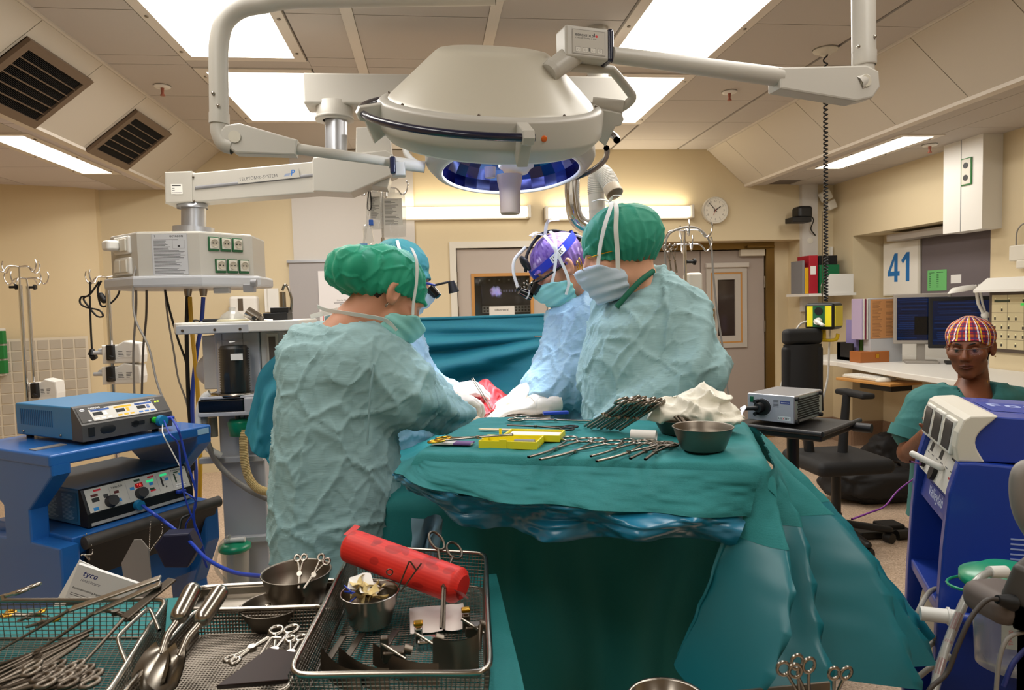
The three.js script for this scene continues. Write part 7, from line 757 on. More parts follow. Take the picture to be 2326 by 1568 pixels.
// surgeon at the back left
{
  const t = thing('person', 'person in light blue gown with teal cap and blue loupes at the back left', 'person'), D = 2.5, R = (x, y, d = D) => at(x, y, d), m = headFrame(912, 632, D, 82, 22, 0), c = R(895, 1100);
  part(t, 'body', bodyUnder(m, c.x, c.z, R(895, 740).y, headBare), M.skin); trousers(t, c.x, c.z);
  const tor = stack([[702, 880, 935, 0.06], [728, 850, 940, 0.1], [790, 825, 958, 0.14], [880, 805, 982, 0.15], [960, 800, 985, 0.15], [1300, 800, 985, 0.15]], D), A = [R(905, 790), R(950, 880, D - 0.05), R(1015, 893, 2.42)];
  part(t, 'gown', cloth([tor, sCone(a3(A[0]), a3(A[1]), 0.085, 0.065), sCone(a3(A[1]), a3(A[2]), 0.065, 0.045)], 0.06, [-0.6, 0.55, -2.75], [0.3, 1.52, -2.2], 0.009, 1.0), M.gownC, 'light blue surgical gown');
  part(t, 'cap', tr(capGeo({ c: [0, 0.05, -0.022], r: [0.086, 0.084, 0.106], yf: 0.03, yb: -0.055, k: 1, amp: 0.0035, ring: 0.0025, side: -0.25 }), m), M.capBlue, 'teal tie-back cap');
  part(t, 'mask', tr(maskShape, m), M.mask); tie(t, m, [[-0.066, -0.085, 0.05], [-0.076, -0.07, 0.0], [-0.07, -0.07, -0.06], [-0.03, -0.06, -0.11]]); tie(t, m, [[-0.064, -0.02, 0.07], [-0.085, 0.04, 0.03], [-0.088, 0.09, -0.02], [-0.05, 0.12, -0.05]]);
  part(t, 'cap_bow', [ribbon([P3(m, -0.02, 0.0, -0.115), P3(m, -0.04, 0.03, -0.14), P3(m, -0.05, -0.02, -0.16)], 0.02, V(0, 0, 1)), ribbon([P3(m, -0.02, 0.0, -0.115), P3(m, -0.05, -0.03, -0.14), P3(m, -0.055, -0.09, -0.15)], 0.018, V(0, 0, 1))], M.tape);
  const gl = part(t, 'loupes', [tube([P3(m, -0.08, 0.012, -0.005), P3(m, -0.078, 0.014, 0.05), P3(m, -0.06, 0.016, 0.1), P3(m, 0, 0.018, 0.122), P3(m, 0.06, 0.016, 0.1), P3(m, 0.078, 0.014, 0.05)], 0.004, 40, 8)], M.royal, 'blue framed magnifying loupes'); for (const s of [-1, 1]) { part(gl, 'lens', [rod(P3(m, s * 0.032, 0.002, 0.108), P3(m, s * 0.026, -0.016, 0.145), 0.017, 0.013, 18)], M.blackGloss); } part(gl, 'shield', [rod(P3(m, 0, 0.016, 0.118), P3(m, 0, 0.05, 0.17), 0.004, 0.004), rod(P3(m, 0, 0.052, 0.172), P3(m, 0, 0.018, 0.196), 0.012, 0.02, 12)], M.black);
  const h = handGeo([0.55, 0.6, 0.8, 0.9], 0.1, 0.8); part(t, 'glove', handAt(h, R(1018, 893, 2.4), V(0.93, 0.16, 0.12), V(0.15, -0.75, -0.5), 1.0), mat(0xcdb7b0, 0.45), 'blood smeared glove holding forceps'); settle(t);
  const f = thing('tissue_forceps', 'steel forceps held upright in the glove over the wound', 'forceps'), a = R(1073, 860, 2.36), b = R(1118, 932, 2.3), n = b.clone().sub(a); part(f, 'prong', orient(box(0.0035, n.length(), 0.009, -0.003, 0, 0, 0.001), a.clone().add(b).multiplyScalar(0.5), V(0.85, 0.53, 0), n.clone().normalize().negate(), V(0.85, 0.53, 0).cross(n.clone().normalize().negate())), M.steel); part(f, 'prong', orient(box(0.0035, n.length(), 0.009, 0.003, 0, 0, 0.001), a.clone().add(b).multiplyScalar(0.5), V(0.87, 0.49, 0).normalize(), n.clone().normalize().negate(), V(0.87, 0.49, 0).normalize().cross(n.clone().normalize().negate())), M.steel); settle(f);
}
// surgeon with headlight
{
  const t = thing('person', 'person with purple cap, blue headlight band and mint mask bending over the wound', 'person'), D = 2.5, R = (x, y, d = D) => at(x, y, d), m = headFrame(1268, 612, D, -80, 32, 3), c = R(1325, 1100);
  part(t, 'body', bodyUnder(m, c.x, c.z, R(1325, 720).y), M.skin); trousers(t, c.x, c.z);
  const tor = stack([[662, 1325, 1378, 0.06], [690, 1290, 1395, 0.1], [725, 1262, 1402, 0.13], [800, 1250, 1405, 0.145], [880, 1246, 1405, 0.15], [960, 1244, 1405, 0.15], [1300, 1240, 1405, 0.15]], D), A = [R(1335, 740, D - 0.1), R(1300, 868, D - 0.16), R(1248, 905, 2.3)], B = [R(1285, 740), R(1268, 832, 2.44), R(1220, 874, 2.38)];
  part(t, 'gown', cloth([tor, sCone(a3(A[0]), a3(A[1]), 0.08, 0.072), sCone(a3(A[1]), a3(A[2]), 0.07, 0.05), sCone(a3(B[0]), a3(B[1]), 0.08, 0.066), sCone(a3(B[1]), a3(B[2]), 0.062, 0.05)], 0.055, [0.15, 0.55, -2.75], [0.95, 1.6, -2.1], 0.0065, 1.1, (x, y, z) => 0.004 * Math.sin((x * 1.2 - y) * 70 + 4 * noise3(x * 7, y * 7, z * 7)) * smooth(1.45, 1.25, y)), M.gownC, 'light blue surgical gown');
  part(t, 'cap', tr(capGeo({ c: [0, 0.046, -0.02], r: [0.084, 0.082, 0.104], yf: 0.03, yb: -0.05, k: 1, amp: 0.003, ring: 0.0015, side: 0.1 }), m), printed(256, 256, (g, w, h) => { g.fillStyle = '#8a6bb0'; g.fillRect(0, 0, w, h); const r = rng(12); for (let i = 0; i < 900; i++) { g.fillStyle = r() > 0.5 ? '#c9b4dc' : '#6d4c98'; g.fillRect(r() * w, r() * h, 3 + r() * 6, 2 + r() * 3); } }, 0.75), 'purple patterned cloth cap');
  part(t, 'mask', tr(maskShape, m), M.maskMint); tie(t, m, [[0.067, -0.085, 0.05], [0.082, -0.05, 0.02], [0.088, 0.03, 0.005], [0.088, 0.09, 0.0], [0.04, 0.135, -0.01]]); tie(t, m, [[0.064, -0.025, 0.075], [0.082, 0.01, 0.045], [0.09, 0.07, 0.0], [0.07, 0.118, -0.03], [0.03, 0.135, -0.04]]);
  part(t, 'bow', [[-0.02, 0.03], [0.03, 0.05], [0.0, -0.06], [0.04, -0.05]].map(([a, b], i) => ribbon([P3(m, 0.02, 0.132, -0.02), P3(m, 0.02 + a, 0.15 + 0.008 * i, -0.02 + b * 0.6), P3(m, 0.02 + a * 1.6, 0.15 + 0.012 * (i % 2), -0.02 + b * 1.3)], 0.012, V(0.1, 1, 0.4))), M.tape, 'white tie bow on top of the cap');
  const nb = part(t, 'headlight_band', grid(48, 1, (u, v) => { const a = u * 2 * Math.PI; return P3(m, 0.0895 * Math.sin(a), 0.045 + (v - 0.5) * 0.03 + 0.022 * Math.cos(a) * -1 + 0.012, -0.012 + 0.111 * Math.cos(a)); }), new THREE.MeshPhysicalMaterial({ color: 0x2436b8, roughness: 0.4, side: THREE.DoubleSide }), 'royal blue headlight band');
  part(nb, 'band_inner', grid(48, 1, (u, v) => { const a = -u * 2 * Math.PI; return P3(m, 0.0875 * Math.sin(a), 0.045 + (v - 0.5) * 0.03 + 0.022 * Math.cos(a) * -1 + 0.012, -0.012 + 0.109 * Math.cos(a)); }), M.royal);
  part(nb, 'band_label', grid(8, 1, (u, v) => { const a = 1.15 + u * 0.62; return P3(m, 0.0905 * Math.sin(a), 0.045 + (v - 0.5) * 0.024 - 0.022 * Math.cos(a) + 0.012, -0.012 + 0.1122 * Math.cos(a)); }), printed(256, 64, (g, w, h) => { g.fillStyle = '#eceae4'; g.fillRect(0, 0, w, h); g.fillStyle = '#223'; g.font = 'bold 54px sans-serif'; g.fillText('LUXTEC', 14, 52, 228); }), 'white label reading LUXTEC');
  part(nb, 'top_strap', tube([P3(m, 0, 0.06, 0.112), P3(m, 0, 0.11, 0.07), P3(m, 0, 0.14, 0.0), P3(m, 0, 0.13, -0.06), P3(m, 0, 0.09, -0.11)], 0.006, 30, 8), M.black); part(nb, 'ratchet', [new THREE.SphereGeometry(0.022, 16, 10).scale(1, 1, 0.6).applyMatrix4(m.clone().multiply(new THREE.Matrix4().makeTranslation(0, 0.06, -0.128)))], M.black); part(nb, 'forehead_pad', [new THREE.SphereGeometry(0.032, 16, 12).scale(0.8, 1, 0.4).applyMatrix4(m.clone().multiply(new THREE.Matrix4().makeTranslation(0.01, 0.088, 0.098)))], M.black);
  part(nb, 'light_pipe', tube([P3(m, 0, 0.135, 0.06), P3(m, 0, 0.12, 0.12), P3(m, 0, 0.085, 0.15), P3(m, 0, 0.03, 0.168)], 0.006, 30, 8), M.hosewhite); part(nb, 'rear_cable', tube([P3(m, 0, 0.12, -0.05), P3(m, 0.02, 0.06, -0.13), P3(m, 0.02, 0.0, -0.135), R(1320, 650), R(1345, 668)], 0.005, 30, 8), M.hosewhite); part(nb, 'lamp_barrel', [rod(P3(m, 0, 0.03, 0.168), P3(m, 0, 0.02, 0.166), 0.009, 0.01, 14), rod(P3(m, 0.0, 0.016, 0.17), P3(m, 0.0, -0.026, 0.142), 0.012, 0.017, 20)], M.blackGloss); part(nb, 'lamp_ring', rod(P3(m, 0, -0.01, 0.153), P3(m, 0, -0.014, 0.15), 0.0172, 0.0172, 20), M.white); for (const [a, b] of [[0.03, 0.142], [0.02, 0.135], [0.018, 0.15], [0.03, 0.128]]) part(nb, 'screw', new THREE.SphereGeometry(0.0045, 8, 6).applyMatrix4(m.clone().multiply(new THREE.Matrix4().makeTranslation(0.012, a, b))), M.steel);
  const gl = part(t, 'loupes', [tube([P3(m, 0.082, 0.01, -0.005), P3(m, 0.077, 0.01, 0.05), P3(m, 0.06, 0.01, 0.095), P3(m, 0, 0.012, 0.118), P3(m, -0.06, 0.01, 0.095), P3(m, -0.077, 0.01, 0.05)], 0.0042, 40, 8)], M.blackGloss, 'black magnifying loupes'); for (const s of [-1, 1]) part(gl, 'lens', rod(P3(m, s * 0.03, 0.0, 0.106), P3(m, s * 0.026, -0.018, 0.142), 0.018, 0.013, 18), M.blackGloss);
  part(t, 'earring', new THREE.SphereGeometry(0.0035, 10, 8).applyMatrix4(m.clone().multiply(new THREE.Matrix4().makeTranslation(0.084, -0.038, -0.008))), M.chrome);
  const h = handGeo(0.35, 0.12, 0.3); part(t, 'glove', handAt(h, R(1190, 893, 2.36), V(-0.85, -0.35, 0.1), V(0, -1, 0.1), 1.08, true), M.glove, 'white latex glove'); part(t, 'glove_cuff', rod(R(1186, 896, 2.36), R(1224, 873, 2.44), 0.034, 0.041, 24), M.glove); part(t, 'glove', handAt(h, R(1215, 922, 2.27), V(-0.95, -0.08, 0.05), V(0, -1, 0), 1.08), M.glove, 'white latex glove'); part(t, 'glove_cuff', rod(R(1205, 922, 2.27), R(1248, 910, 2.3), 0.034, 0.04, 24), M.glove); settle(t);
}
// assistant at the front right
{
  const t = thing('person', 'person in teal gown with green tied cap and white mask standing behind the instrument table', 'person'), D = 1.95, R = (x, y, d = D) => at(x, y, d), m = headFrame(1408, 580, D, -96, 14, 4, 1.03), c = R(1480, 1100);
  part(t, 'body', bodyUnder(m, c.x, c.z, R(1480, 680).y, headBare), M.skinPale); trousers(t, c.x, c.z);
  const tor = stack([[610, 1476, 1502, 0.05, 0.02], [640, 1452, 1532, 0.085], [672, 1420, 1562, 0.115], [700, 1385, 1580, 0.13], [745, 1352, 1600, 0.145], [830, 1335, 1610, 0.155], [920, 1330, 1608, 0.16], [1050, 1330, 1600, 0.16], [1560, 1325, 1600, 0.16]], D), A = [R(1540, 700, D - 0.07), R(1575, 838, D - 0.14), R(1390, 975, D - 0.14)];
  part(t, 'gown', cloth([tor, sCone(a3(A[0]), a3(A[1]), 0.08, 0.076), sCone(a3(A[1]), a3(A[2]), 0.074, 0.05), sCone(a3(R(1400, 700, D + 0.1)), a3(R(1360, 860, D + 0.1)), 0.07, 0.065)], 0.028, [0.3, 0.44, -2.25], [1.1, 1.66, -1.6], 0.0065, 1.0, (x, y, z) => 0.008 * Math.sin((x * 1.4 - y * 0.6) * 40 + 4 * noise3(x * 5, y * 5, z * 5)) * smooth(0.55, 0.75, x)), M.gownA, 'crumpled teal surgical gown');
  part(t, 'undershirt', tube([R(1400, 698, D - 0.075), R(1426, 668, D - 0.082), R(1455, 638, D - 0.078), R(1484, 616, D - 0.055)], 0.008, 24, 8), M.scrubDeep, 'green scrub collar under the gown');
  part(t, 'cap', tr(capGeo({ c: [0, 0.045, -0.022], r: [0.099, 0.095, 0.118], yf: 0.024, yb: -0.045, k: 0.9, amp: 0.0042, ring: 0.003, side: -0.25 }), m), M.capGreen, 'green tied cap');
  part(t, 'hair', tr(mesh3((x, y, z) => Math.max(HEAD.skull(x, y, z) - 0.006, y + 0.005, -0.085 - y, z + 0.025), [-0.1, -0.11, -0.13], [0.1, 0.02, 0.0], 0.005), m), M.hairBlond);
  part(t, 'mask', tr(maskShape, m), mat(0xc3d3e4, 0.8)); tie(t, m, [[0.062, -0.02, 0.078], [0.083, 0.03, 0.06], [0.1, 0.08, 0.035], [0.075, 0.13, 0.0], [0.02, 0.15, -0.01]], 0.013); tie(t, m, [[0.07, -0.05, 0.03], [0.085, 0.0, 0.02], [0.101, 0.06, 0.01], [0.085, 0.12, -0.01], [0.02, 0.15, -0.015]], 0.013); part(t, 'bow', [ribbon([P3(m, 0.02, 0.15, -0.01), P3(m, 0.01, 0.165, 0.01), P3(m, 0.0, 0.168, 0.035)], 0.013, V(0, 1, 0.3)), ribbon([P3(m, 0.02, 0.15, -0.01), P3(m, 0.03, 0.162, -0.02), P3(m, 0.035, 0.155, -0.045)], 0.013, V(0, 1, 0.3))], M.tape);
  const gl = part(t, 'glasses', [tube([P3(m, 0.08, 0.008, 0.0), P3(m, 0.074, 0.01, 0.06), P3(m, 0.064, 0.01, 0.1)], 0.0018, 20, 6), ...[-1, 1].map(s => torus(0.022, 0.0015, 24, 6).scale(1.1, 0.8, 1).applyMatrix4(m.clone().multiply(new THREE.Matrix4().makeTranslation(s * 0.034, 0.004, 0.118))))], M.gold, 'thin gold framed glasses'); settle(t);
}
// nurse at the right
{
  const t = thing('person', 'person in green scrubs with plaid cap and glasses watching from the right', 'person'), D = 2.75, R = (x, y, d = D) => at(x, y, d), m = headFrame(2203, 790, D, -50, 5, 2, 1.08), c = R(2190, 1050);
  const F = [sCone(a3(P3(m, 0, -0.15, -0.04)), [c.x, R(2190, 950).y, c.z + 0.02], 0.06, 0.125), sCone([c.x, R(2190, 960).y, c.z], [c.x, 0.62, c.z], 0.11, 0.11), ...legs(null, c.x, c.z)];
  const E = R(2062, 1030, D - 0.02), W = R(2105, 985, D - 0.3), E2 = R(2350, 1040, D - 0.05), W2 = R(2170, 1010, D - 0.3); F.push(sCone(a3(R(2090, 930)), a3(E), 0.045, 0.036), sCone(a3(E), a3(W), 0.036, 0.026), sCone(a3(R(2310, 930)), a3(E2), 0.045, 0.036), sCone(a3(E2), a3(W2), 0.036, 0.026));
  const h = handGeo(0.5, 0.1, 0.3, 0.004), hw = W.clone().sub(E).normalize(), hw2 = W2.clone().sub(E2).normalize();
  part(t, 'body', merge([tr(headGeo, m), mesh3(sUnion(F, 0.035), [c.x - 0.45, 0, c.z - 0.3], [c.x + 0.5, 1.3, c.z + 0.45], 0.011), handAt(h, W, hw, V(0.3, -0.3, -1), 0.92), handAt(h, W2, hw2, V(-0.3, -0.3, -1), 0.92, true)]), M.skinDark);
  const tor = stack([[872, 2120, 2280, 0.07], [900, 2080, 2330, 0.11], [960, 2075, 2345, 0.135], [1060, 2085, 2335, 0.15], [1240, 2068, 2345, 0.16]], D), vc = sCone(a3(P3(m, 0, -0.13, 0.02)), a3(P3(m, 0, -0.3, 0.15)), 0.1, 0.045), vneck = f => (x, y, z) => Math.max(f(x, y, z), -vc(x, y, z));
  const sl = [sCone(a3(R(2105, 920)), a3(R(2075, 985)), 0.07, 0.075), sCone(a3(R(2300, 920)), a3(R(2335, 985)), 0.07, 0.075)];
  part(t, 'scrub_top', cloth([vneck(sUnion([tor, ...sl], 0.05))], 0.01, [c.x - 0.45, 0.5, c.z - 0.35], [c.x + 0.5, 1.35, c.z + 0.35], 0.009, 0.45, (x, y) => 0.003 * Math.sin(x * 40 + y * 15)), M.scrub, 'green short sleeved scrub top');
  const cu = R(2062, 985); part(t, 'rolled_cuff', rod(R(2066, 972), R(2058, 996), 0.074, 0.077, 28), M.scrub); 
  trousers(t, c.x, c.z, mat(0x17473c, 0.85));
  const plaid = printed(512, 512, (g, w, h) => { g.fillStyle = '#a0182a'; g.fillRect(0, 0, w, h); for (let i = 0; i < 8; i++) { const y = i * 64; g.fillStyle = 'rgba(40,26,92,0.75)'; g.fillRect(0, y, w, 12); g.fillRect(0, y + 26, w, 7); g.fillStyle = 'rgba(206,104,34,0.85)'; g.fillRect(0, y + 36, w, 18); } for (let i = 0; i < 8; i++) { const x = i * 64; g.fillStyle = 'rgba(34,24,84,0.5)'; g.fillRect(x + 42, 0, 12, h); g.fillStyle = '#e6e2ea'; g.fillRect(x, 0, 9, h); g.fillStyle = '#e2c32c'; g.fillRect(x + 17, 0, 9, h); g.fillStyle = 'rgba(60,30,70,0.5)'; for (let y = 0; y < h; y += 11) g.fillRect(x, y, 26, 3); } }, 0.8);
  const cg = capGeo({ c: [0, 0.046, -0.02], r: [0.088, 0.08, 0.106], yf: 0.04, yb: -0.055, k: 0.8, amp: 0.0018 }), pp = cg.attributes.position, uv = cg.attributes.uv; for (let i = 0; i < pp.count; i++) uv.setXY(i, Math.atan2(pp.getX(i), pp.getZ(i) + 0.02) * 0.3, pp.getY(i) * 4 - pp.getZ(i) * 1.0); part(t, 'cap', tr(cg, m), plaid, 'red, yellow and white plaid cloth cap');
  plaid.map.wrapS = plaid.map.wrapT = THREE.RepeatWrapping;
  part(t, 'hair', tr(mesh3((x, y, z) => Math.max(HEAD.skull(x, y, z) - 0.007, y - 0.03, -0.08 - y, z - 0.0 - 0.1 * y), [-0.1, -0.11, -0.13], [0.1, 0.05, 0.03], 0.005), m), mat(0x0f0b09, 0.5));
  for (const s of [-1, 1]) { const ey = part(t, 'eye', new THREE.SphereGeometry(0.0115, 18, 12).applyMatrix4(m.clone().multiply(new THREE.Matrix4().makeTranslation(s * 0.031, 0.004, 0.0775))), mat(0x9c8a7a, 0.3)); part(ey, 'iris', new THREE.SphereGeometry(0.0068, 14, 10).applyMatrix4(m.clone().multiply(new THREE.Matrix4().makeTranslation(s * 0.031, 0.003, 0.0848))), mat(0x120a06, 0.45)); part(t, 'eyebrow', tube([P3(m, s * 0.014, 0.025, 0.093), P3(m, s * 0.03, 0.03, 0.09), P3(m, s * 0.048, 0.025, 0.077)], 0.0028, 16, 6), mat(0x0f0b09, 0.7)); part(t, 'eyelid', new THREE.SphereGeometry(0.0124, 18, 10, 0, 6.3, 0, 1.45).rotateX(0.3).applyMatrix4(m.clone().multiply(new THREE.Matrix4().makeTranslation(s * 0.031, 0.004, 0.0772))), M.skinDark); }
  part(t, 'lips', [tube([P3(m, -0.022, -0.0615, 0.084), P3(m, 0, -0.0575, 0.1005), P3(m, 0.022, -0.0615, 0.084)], 0.0042, 20, 8), tube([P3(m, -0.02, -0.0655, 0.084), P3(m, 0, -0.069, 0.097), P3(m, 0.02, -0.0655, 0.084)], 0.0046, 20, 8)], mat(0x59281f, 0.45));
  const gl = part(t, 'glasses', [tube([P3(m, 0.079, 0.012, 0.0), P3(m, 0.072, 0.012, 0.08), P3(m, 0.06, 0.012, 0.102), P3(m, 0.0, 0.01, 0.118), P3(m, -0.06, 0.012, 0.102), P3(m, -0.072, 0.012, 0.08), P3(m, -0.079, 0.012, 0.0)], 0.0014, 60, 6)], mat(0x6a5a50, 0.3, 0.8), 'thin rimless glasses'); for (const s of [-1, 1]) part(gl, 'lens', new THREE.SphereGeometry(1, 20, 12).scale(0.027, 0.016, 0.0015).rotateY(s * 0.15).applyMatrix4(m.clone().multiply(new THREE.Matrix4().makeTranslation(s * 0.034, 0.0, 0.109))), M.clear);
  part(t, 'necklace', tube([P3(m, 0.052, -0.14, -0.02), P3(m, 0.05, -0.185, 0.03), P3(m, 0.02, -0.235, 0.07), P3(m, -0.02, -0.235, 0.07), P3(m, -0.05, -0.185, 0.03), P3(m, -0.052, -0.14, -0.02)], 0.0016, 50, 6), M.gold); part(t, 'earring', new THREE.SphereGeometry(0.003, 8, 6).applyMatrix4(m.clone().multiply(new THREE.Matrix4().makeTranslation(0.083, -0.038, -0.01))), M.gold); settle(t);
}
// ---------- operating table, patient drapes, screen ----------
{
  const D = 2.35;
  const ot = thing('operating_table', 'operating table under the teal drapes', 'operating table'); const c = at(1180, 1000, 2.3);
  part(ot, 'table_top', span(-0.12, 0.62, 0.9, 0.97, -3.05, -1.8, 0.03), M.darkgrey); part(ot, 'column', span(0.1, 0.42, 0.14, 0.9, -2.6, -2.2, 0.03), M.steelDull); part(ot, 'base', span(0.04, 0.48, 0.0, 0.14, -2.85, -2.0, 0.05), M.steelDull); settle(ot);
  // drape over the patient
  const p = thing('patient_drape', 'teal drape covering the patient on the operating table', 'drape');
  part(p, 'sheet', thicken(grid(110, 120, (u, v) => { const x0 = lerp(-0.68, 1.24, u), z0 = lerp(-3.2, -1.2, v), x = clamp(x0, -0.18, 0.74), z = Math.min(z0, -1.76), ox = Math.abs(x0 - x), oz = z0 - z, h = Math.max(ox, oz), mound = 0.09 * Math.exp(-(((x0 - 0.27) / 0.3) ** 2)) * smooth(-1.6, -2.0, z0), w = 0.03 * Math.sin((ox > oz ? z0 : x0) * 26 + 2 * noise3(x0 * 3, z0 * 3, 1)) * Math.min(1, h * 5); return V(x + Math.sign(x0 - x) * (0.02 + 0.06 * ox + (ox > oz ? w : 0)) * Math.min(1, ox * 40), 1.0 + mound - h * 1.15 + 0.012 * noise3(x0 * 9, z0 * 9, 3) + 0.006 * noise3(x0 * 25, z0 * 25, 5), z + (oz > 0 ? 0.02 + 0.04 * oz + (oz >= ox ? w : 0) : 0)); }), 0.002), M.drape); settle(p);
  const bl = thing('pale_blue_drape', 'pale blue sheet hanging beside the operating table', 'drape'); part(bl, 'sheet', grid(20, 30, (u, v) => { const q = at(lerp(945, 1010, u) + 12 * v * 0, lerp(1175, 1400, v), 1.64); return q.add(V(-0.05 * v + 0.012 * noise3(u * 6, v * 4, 2), 0, 0.012 * Math.sin(u * 9) + 0.008 * noise3(u * 7, v * 5, 9))); }), mat(0x7d9fb4, 0.7)); settle(bl);
  // anaesthesia screen drape: a free sheet hung over a bar, folds running down from its right end
  const s = thing('screen_drape', 'dark teal screen drape hung on a bar behind the wound', 'drape');
  const topC = [[556, 985, 2.55], [575, 905, 2.6], [590, 846, 2.65], [640, 795, 2.75], [705, 742, 2.9], [800, 728, 3.0], [935, 726, 3.05], [1100, 721, 3.05], [1262, 715, 3.05]].map(q => at(...q)), botC = [[640, 1110, 2.45], [660, 1115, 2.5], [690, 1100, 2.6], [740, 1080, 2.7], [800, 1040, 2.75], [880, 1000, 2.78], [980, 990, 2.78], [1110, 990, 2.78], [1262, 990, 2.78]].map(q => at(...q));
  const tc = new THREE.CatmullRomCurve3(topC), bc = new THREE.CatmullRomCurve3(botC);
  part(s, 'sheet', thicken(grid(160, 70, (u, v) => { const a = tc.getPoint(u), b = bc.getPoint(u), q = a.clone().lerp(b, v); const along = u * 9 + v * 3.2, k = smooth(0.02, 0.35, v); q.z += k * (0.05 * Math.sin(Math.atan2(v - 0.16, 1.08 - u) * 11 + 1.4 * noise3(u * 3, v * 3, 1)) * smooth(1.06, 0.8, u) + 0.03 * noise3(u * 8 + v * 5, v * 3, 4) + 0.012 * noise3(u * 22, v * 14, 2)); q.y += 0.012 * Math.sin(u * 7) * v; return q; }), 0.003), M.drapeDeep);
  part(s, 'hem_fold', tube([...topC.slice(5)].map(q => q.clone().add(V(0, 0.0, 0.004))), 0.008, 60, 8), M.drapeDeep); 
  for (const [x, y] of [[942, 764], [1222, 765]]) part(s, 'screen_clip', rod(at(x - 8, y, 2.95), at(x + 16, y, 2.95), 0.004, 0.004, 8), M.steel);
  part(s, 'bar', rod(at(700, 745, 3.07), at(1275, 717, 3.07), 0.009, 0.009, 10), M.steel); settle(s);
  // wound area: red cloth, swabs
  const r = thing('red_cloth', 'blood red crumpled cloth between the gloved hands', 'cloth'); part(r, 'cloth', thicken(grid(40, 34, (u, v) => { const q = at(lerp(1072, 1158, u), lerp(866 + 28 * (u - 0.35) ** 2 * 4, 940, v), lerp(2.5, 2.3, v)); return q.add(V(0, 0.014 * noise3(u * 5, v * 5, 7), 0.03 * noise3(u * 4 + 2, v * 4, 1) + 0.012 * noise3(u * 11, v * 11, 5))); }), 0.002), mat(0xb02a30, 0.6)); settle(r);
  const w = thing('wound_swabs', 'pale bloodstained swabs around the wound under the lamp', 'swab'); part(w, 'swab', grid(40, 24, (u, v) => { const q = at(lerp(1050, 1250, u), lerp(925, 975, v), lerp(2.36, 2.12, v)); return q.add(V(0, 0.012 * noise3(u * 9, v * 6, 2) - 0.004, 0)); }), printed(256, 128, (g, W, H) => { g.fillStyle = '#e8dcd2'; g.fillRect(0, 0, W, H); const q = rng(31); for (let i = 0; i < 40; i++) { g.fillStyle = q() > 0.4 ? 'rgba(170,30,30,0.7)' : 'rgba(214,150,40,0.7)'; g.beginPath(); g.ellipse(40 + q() * 60, 20 + q() * 90, 2 + q() * 9, 1 + q() * 5, q() * 3, 0, 7); g.fill(); } }, 0.6)); settle(w);
}
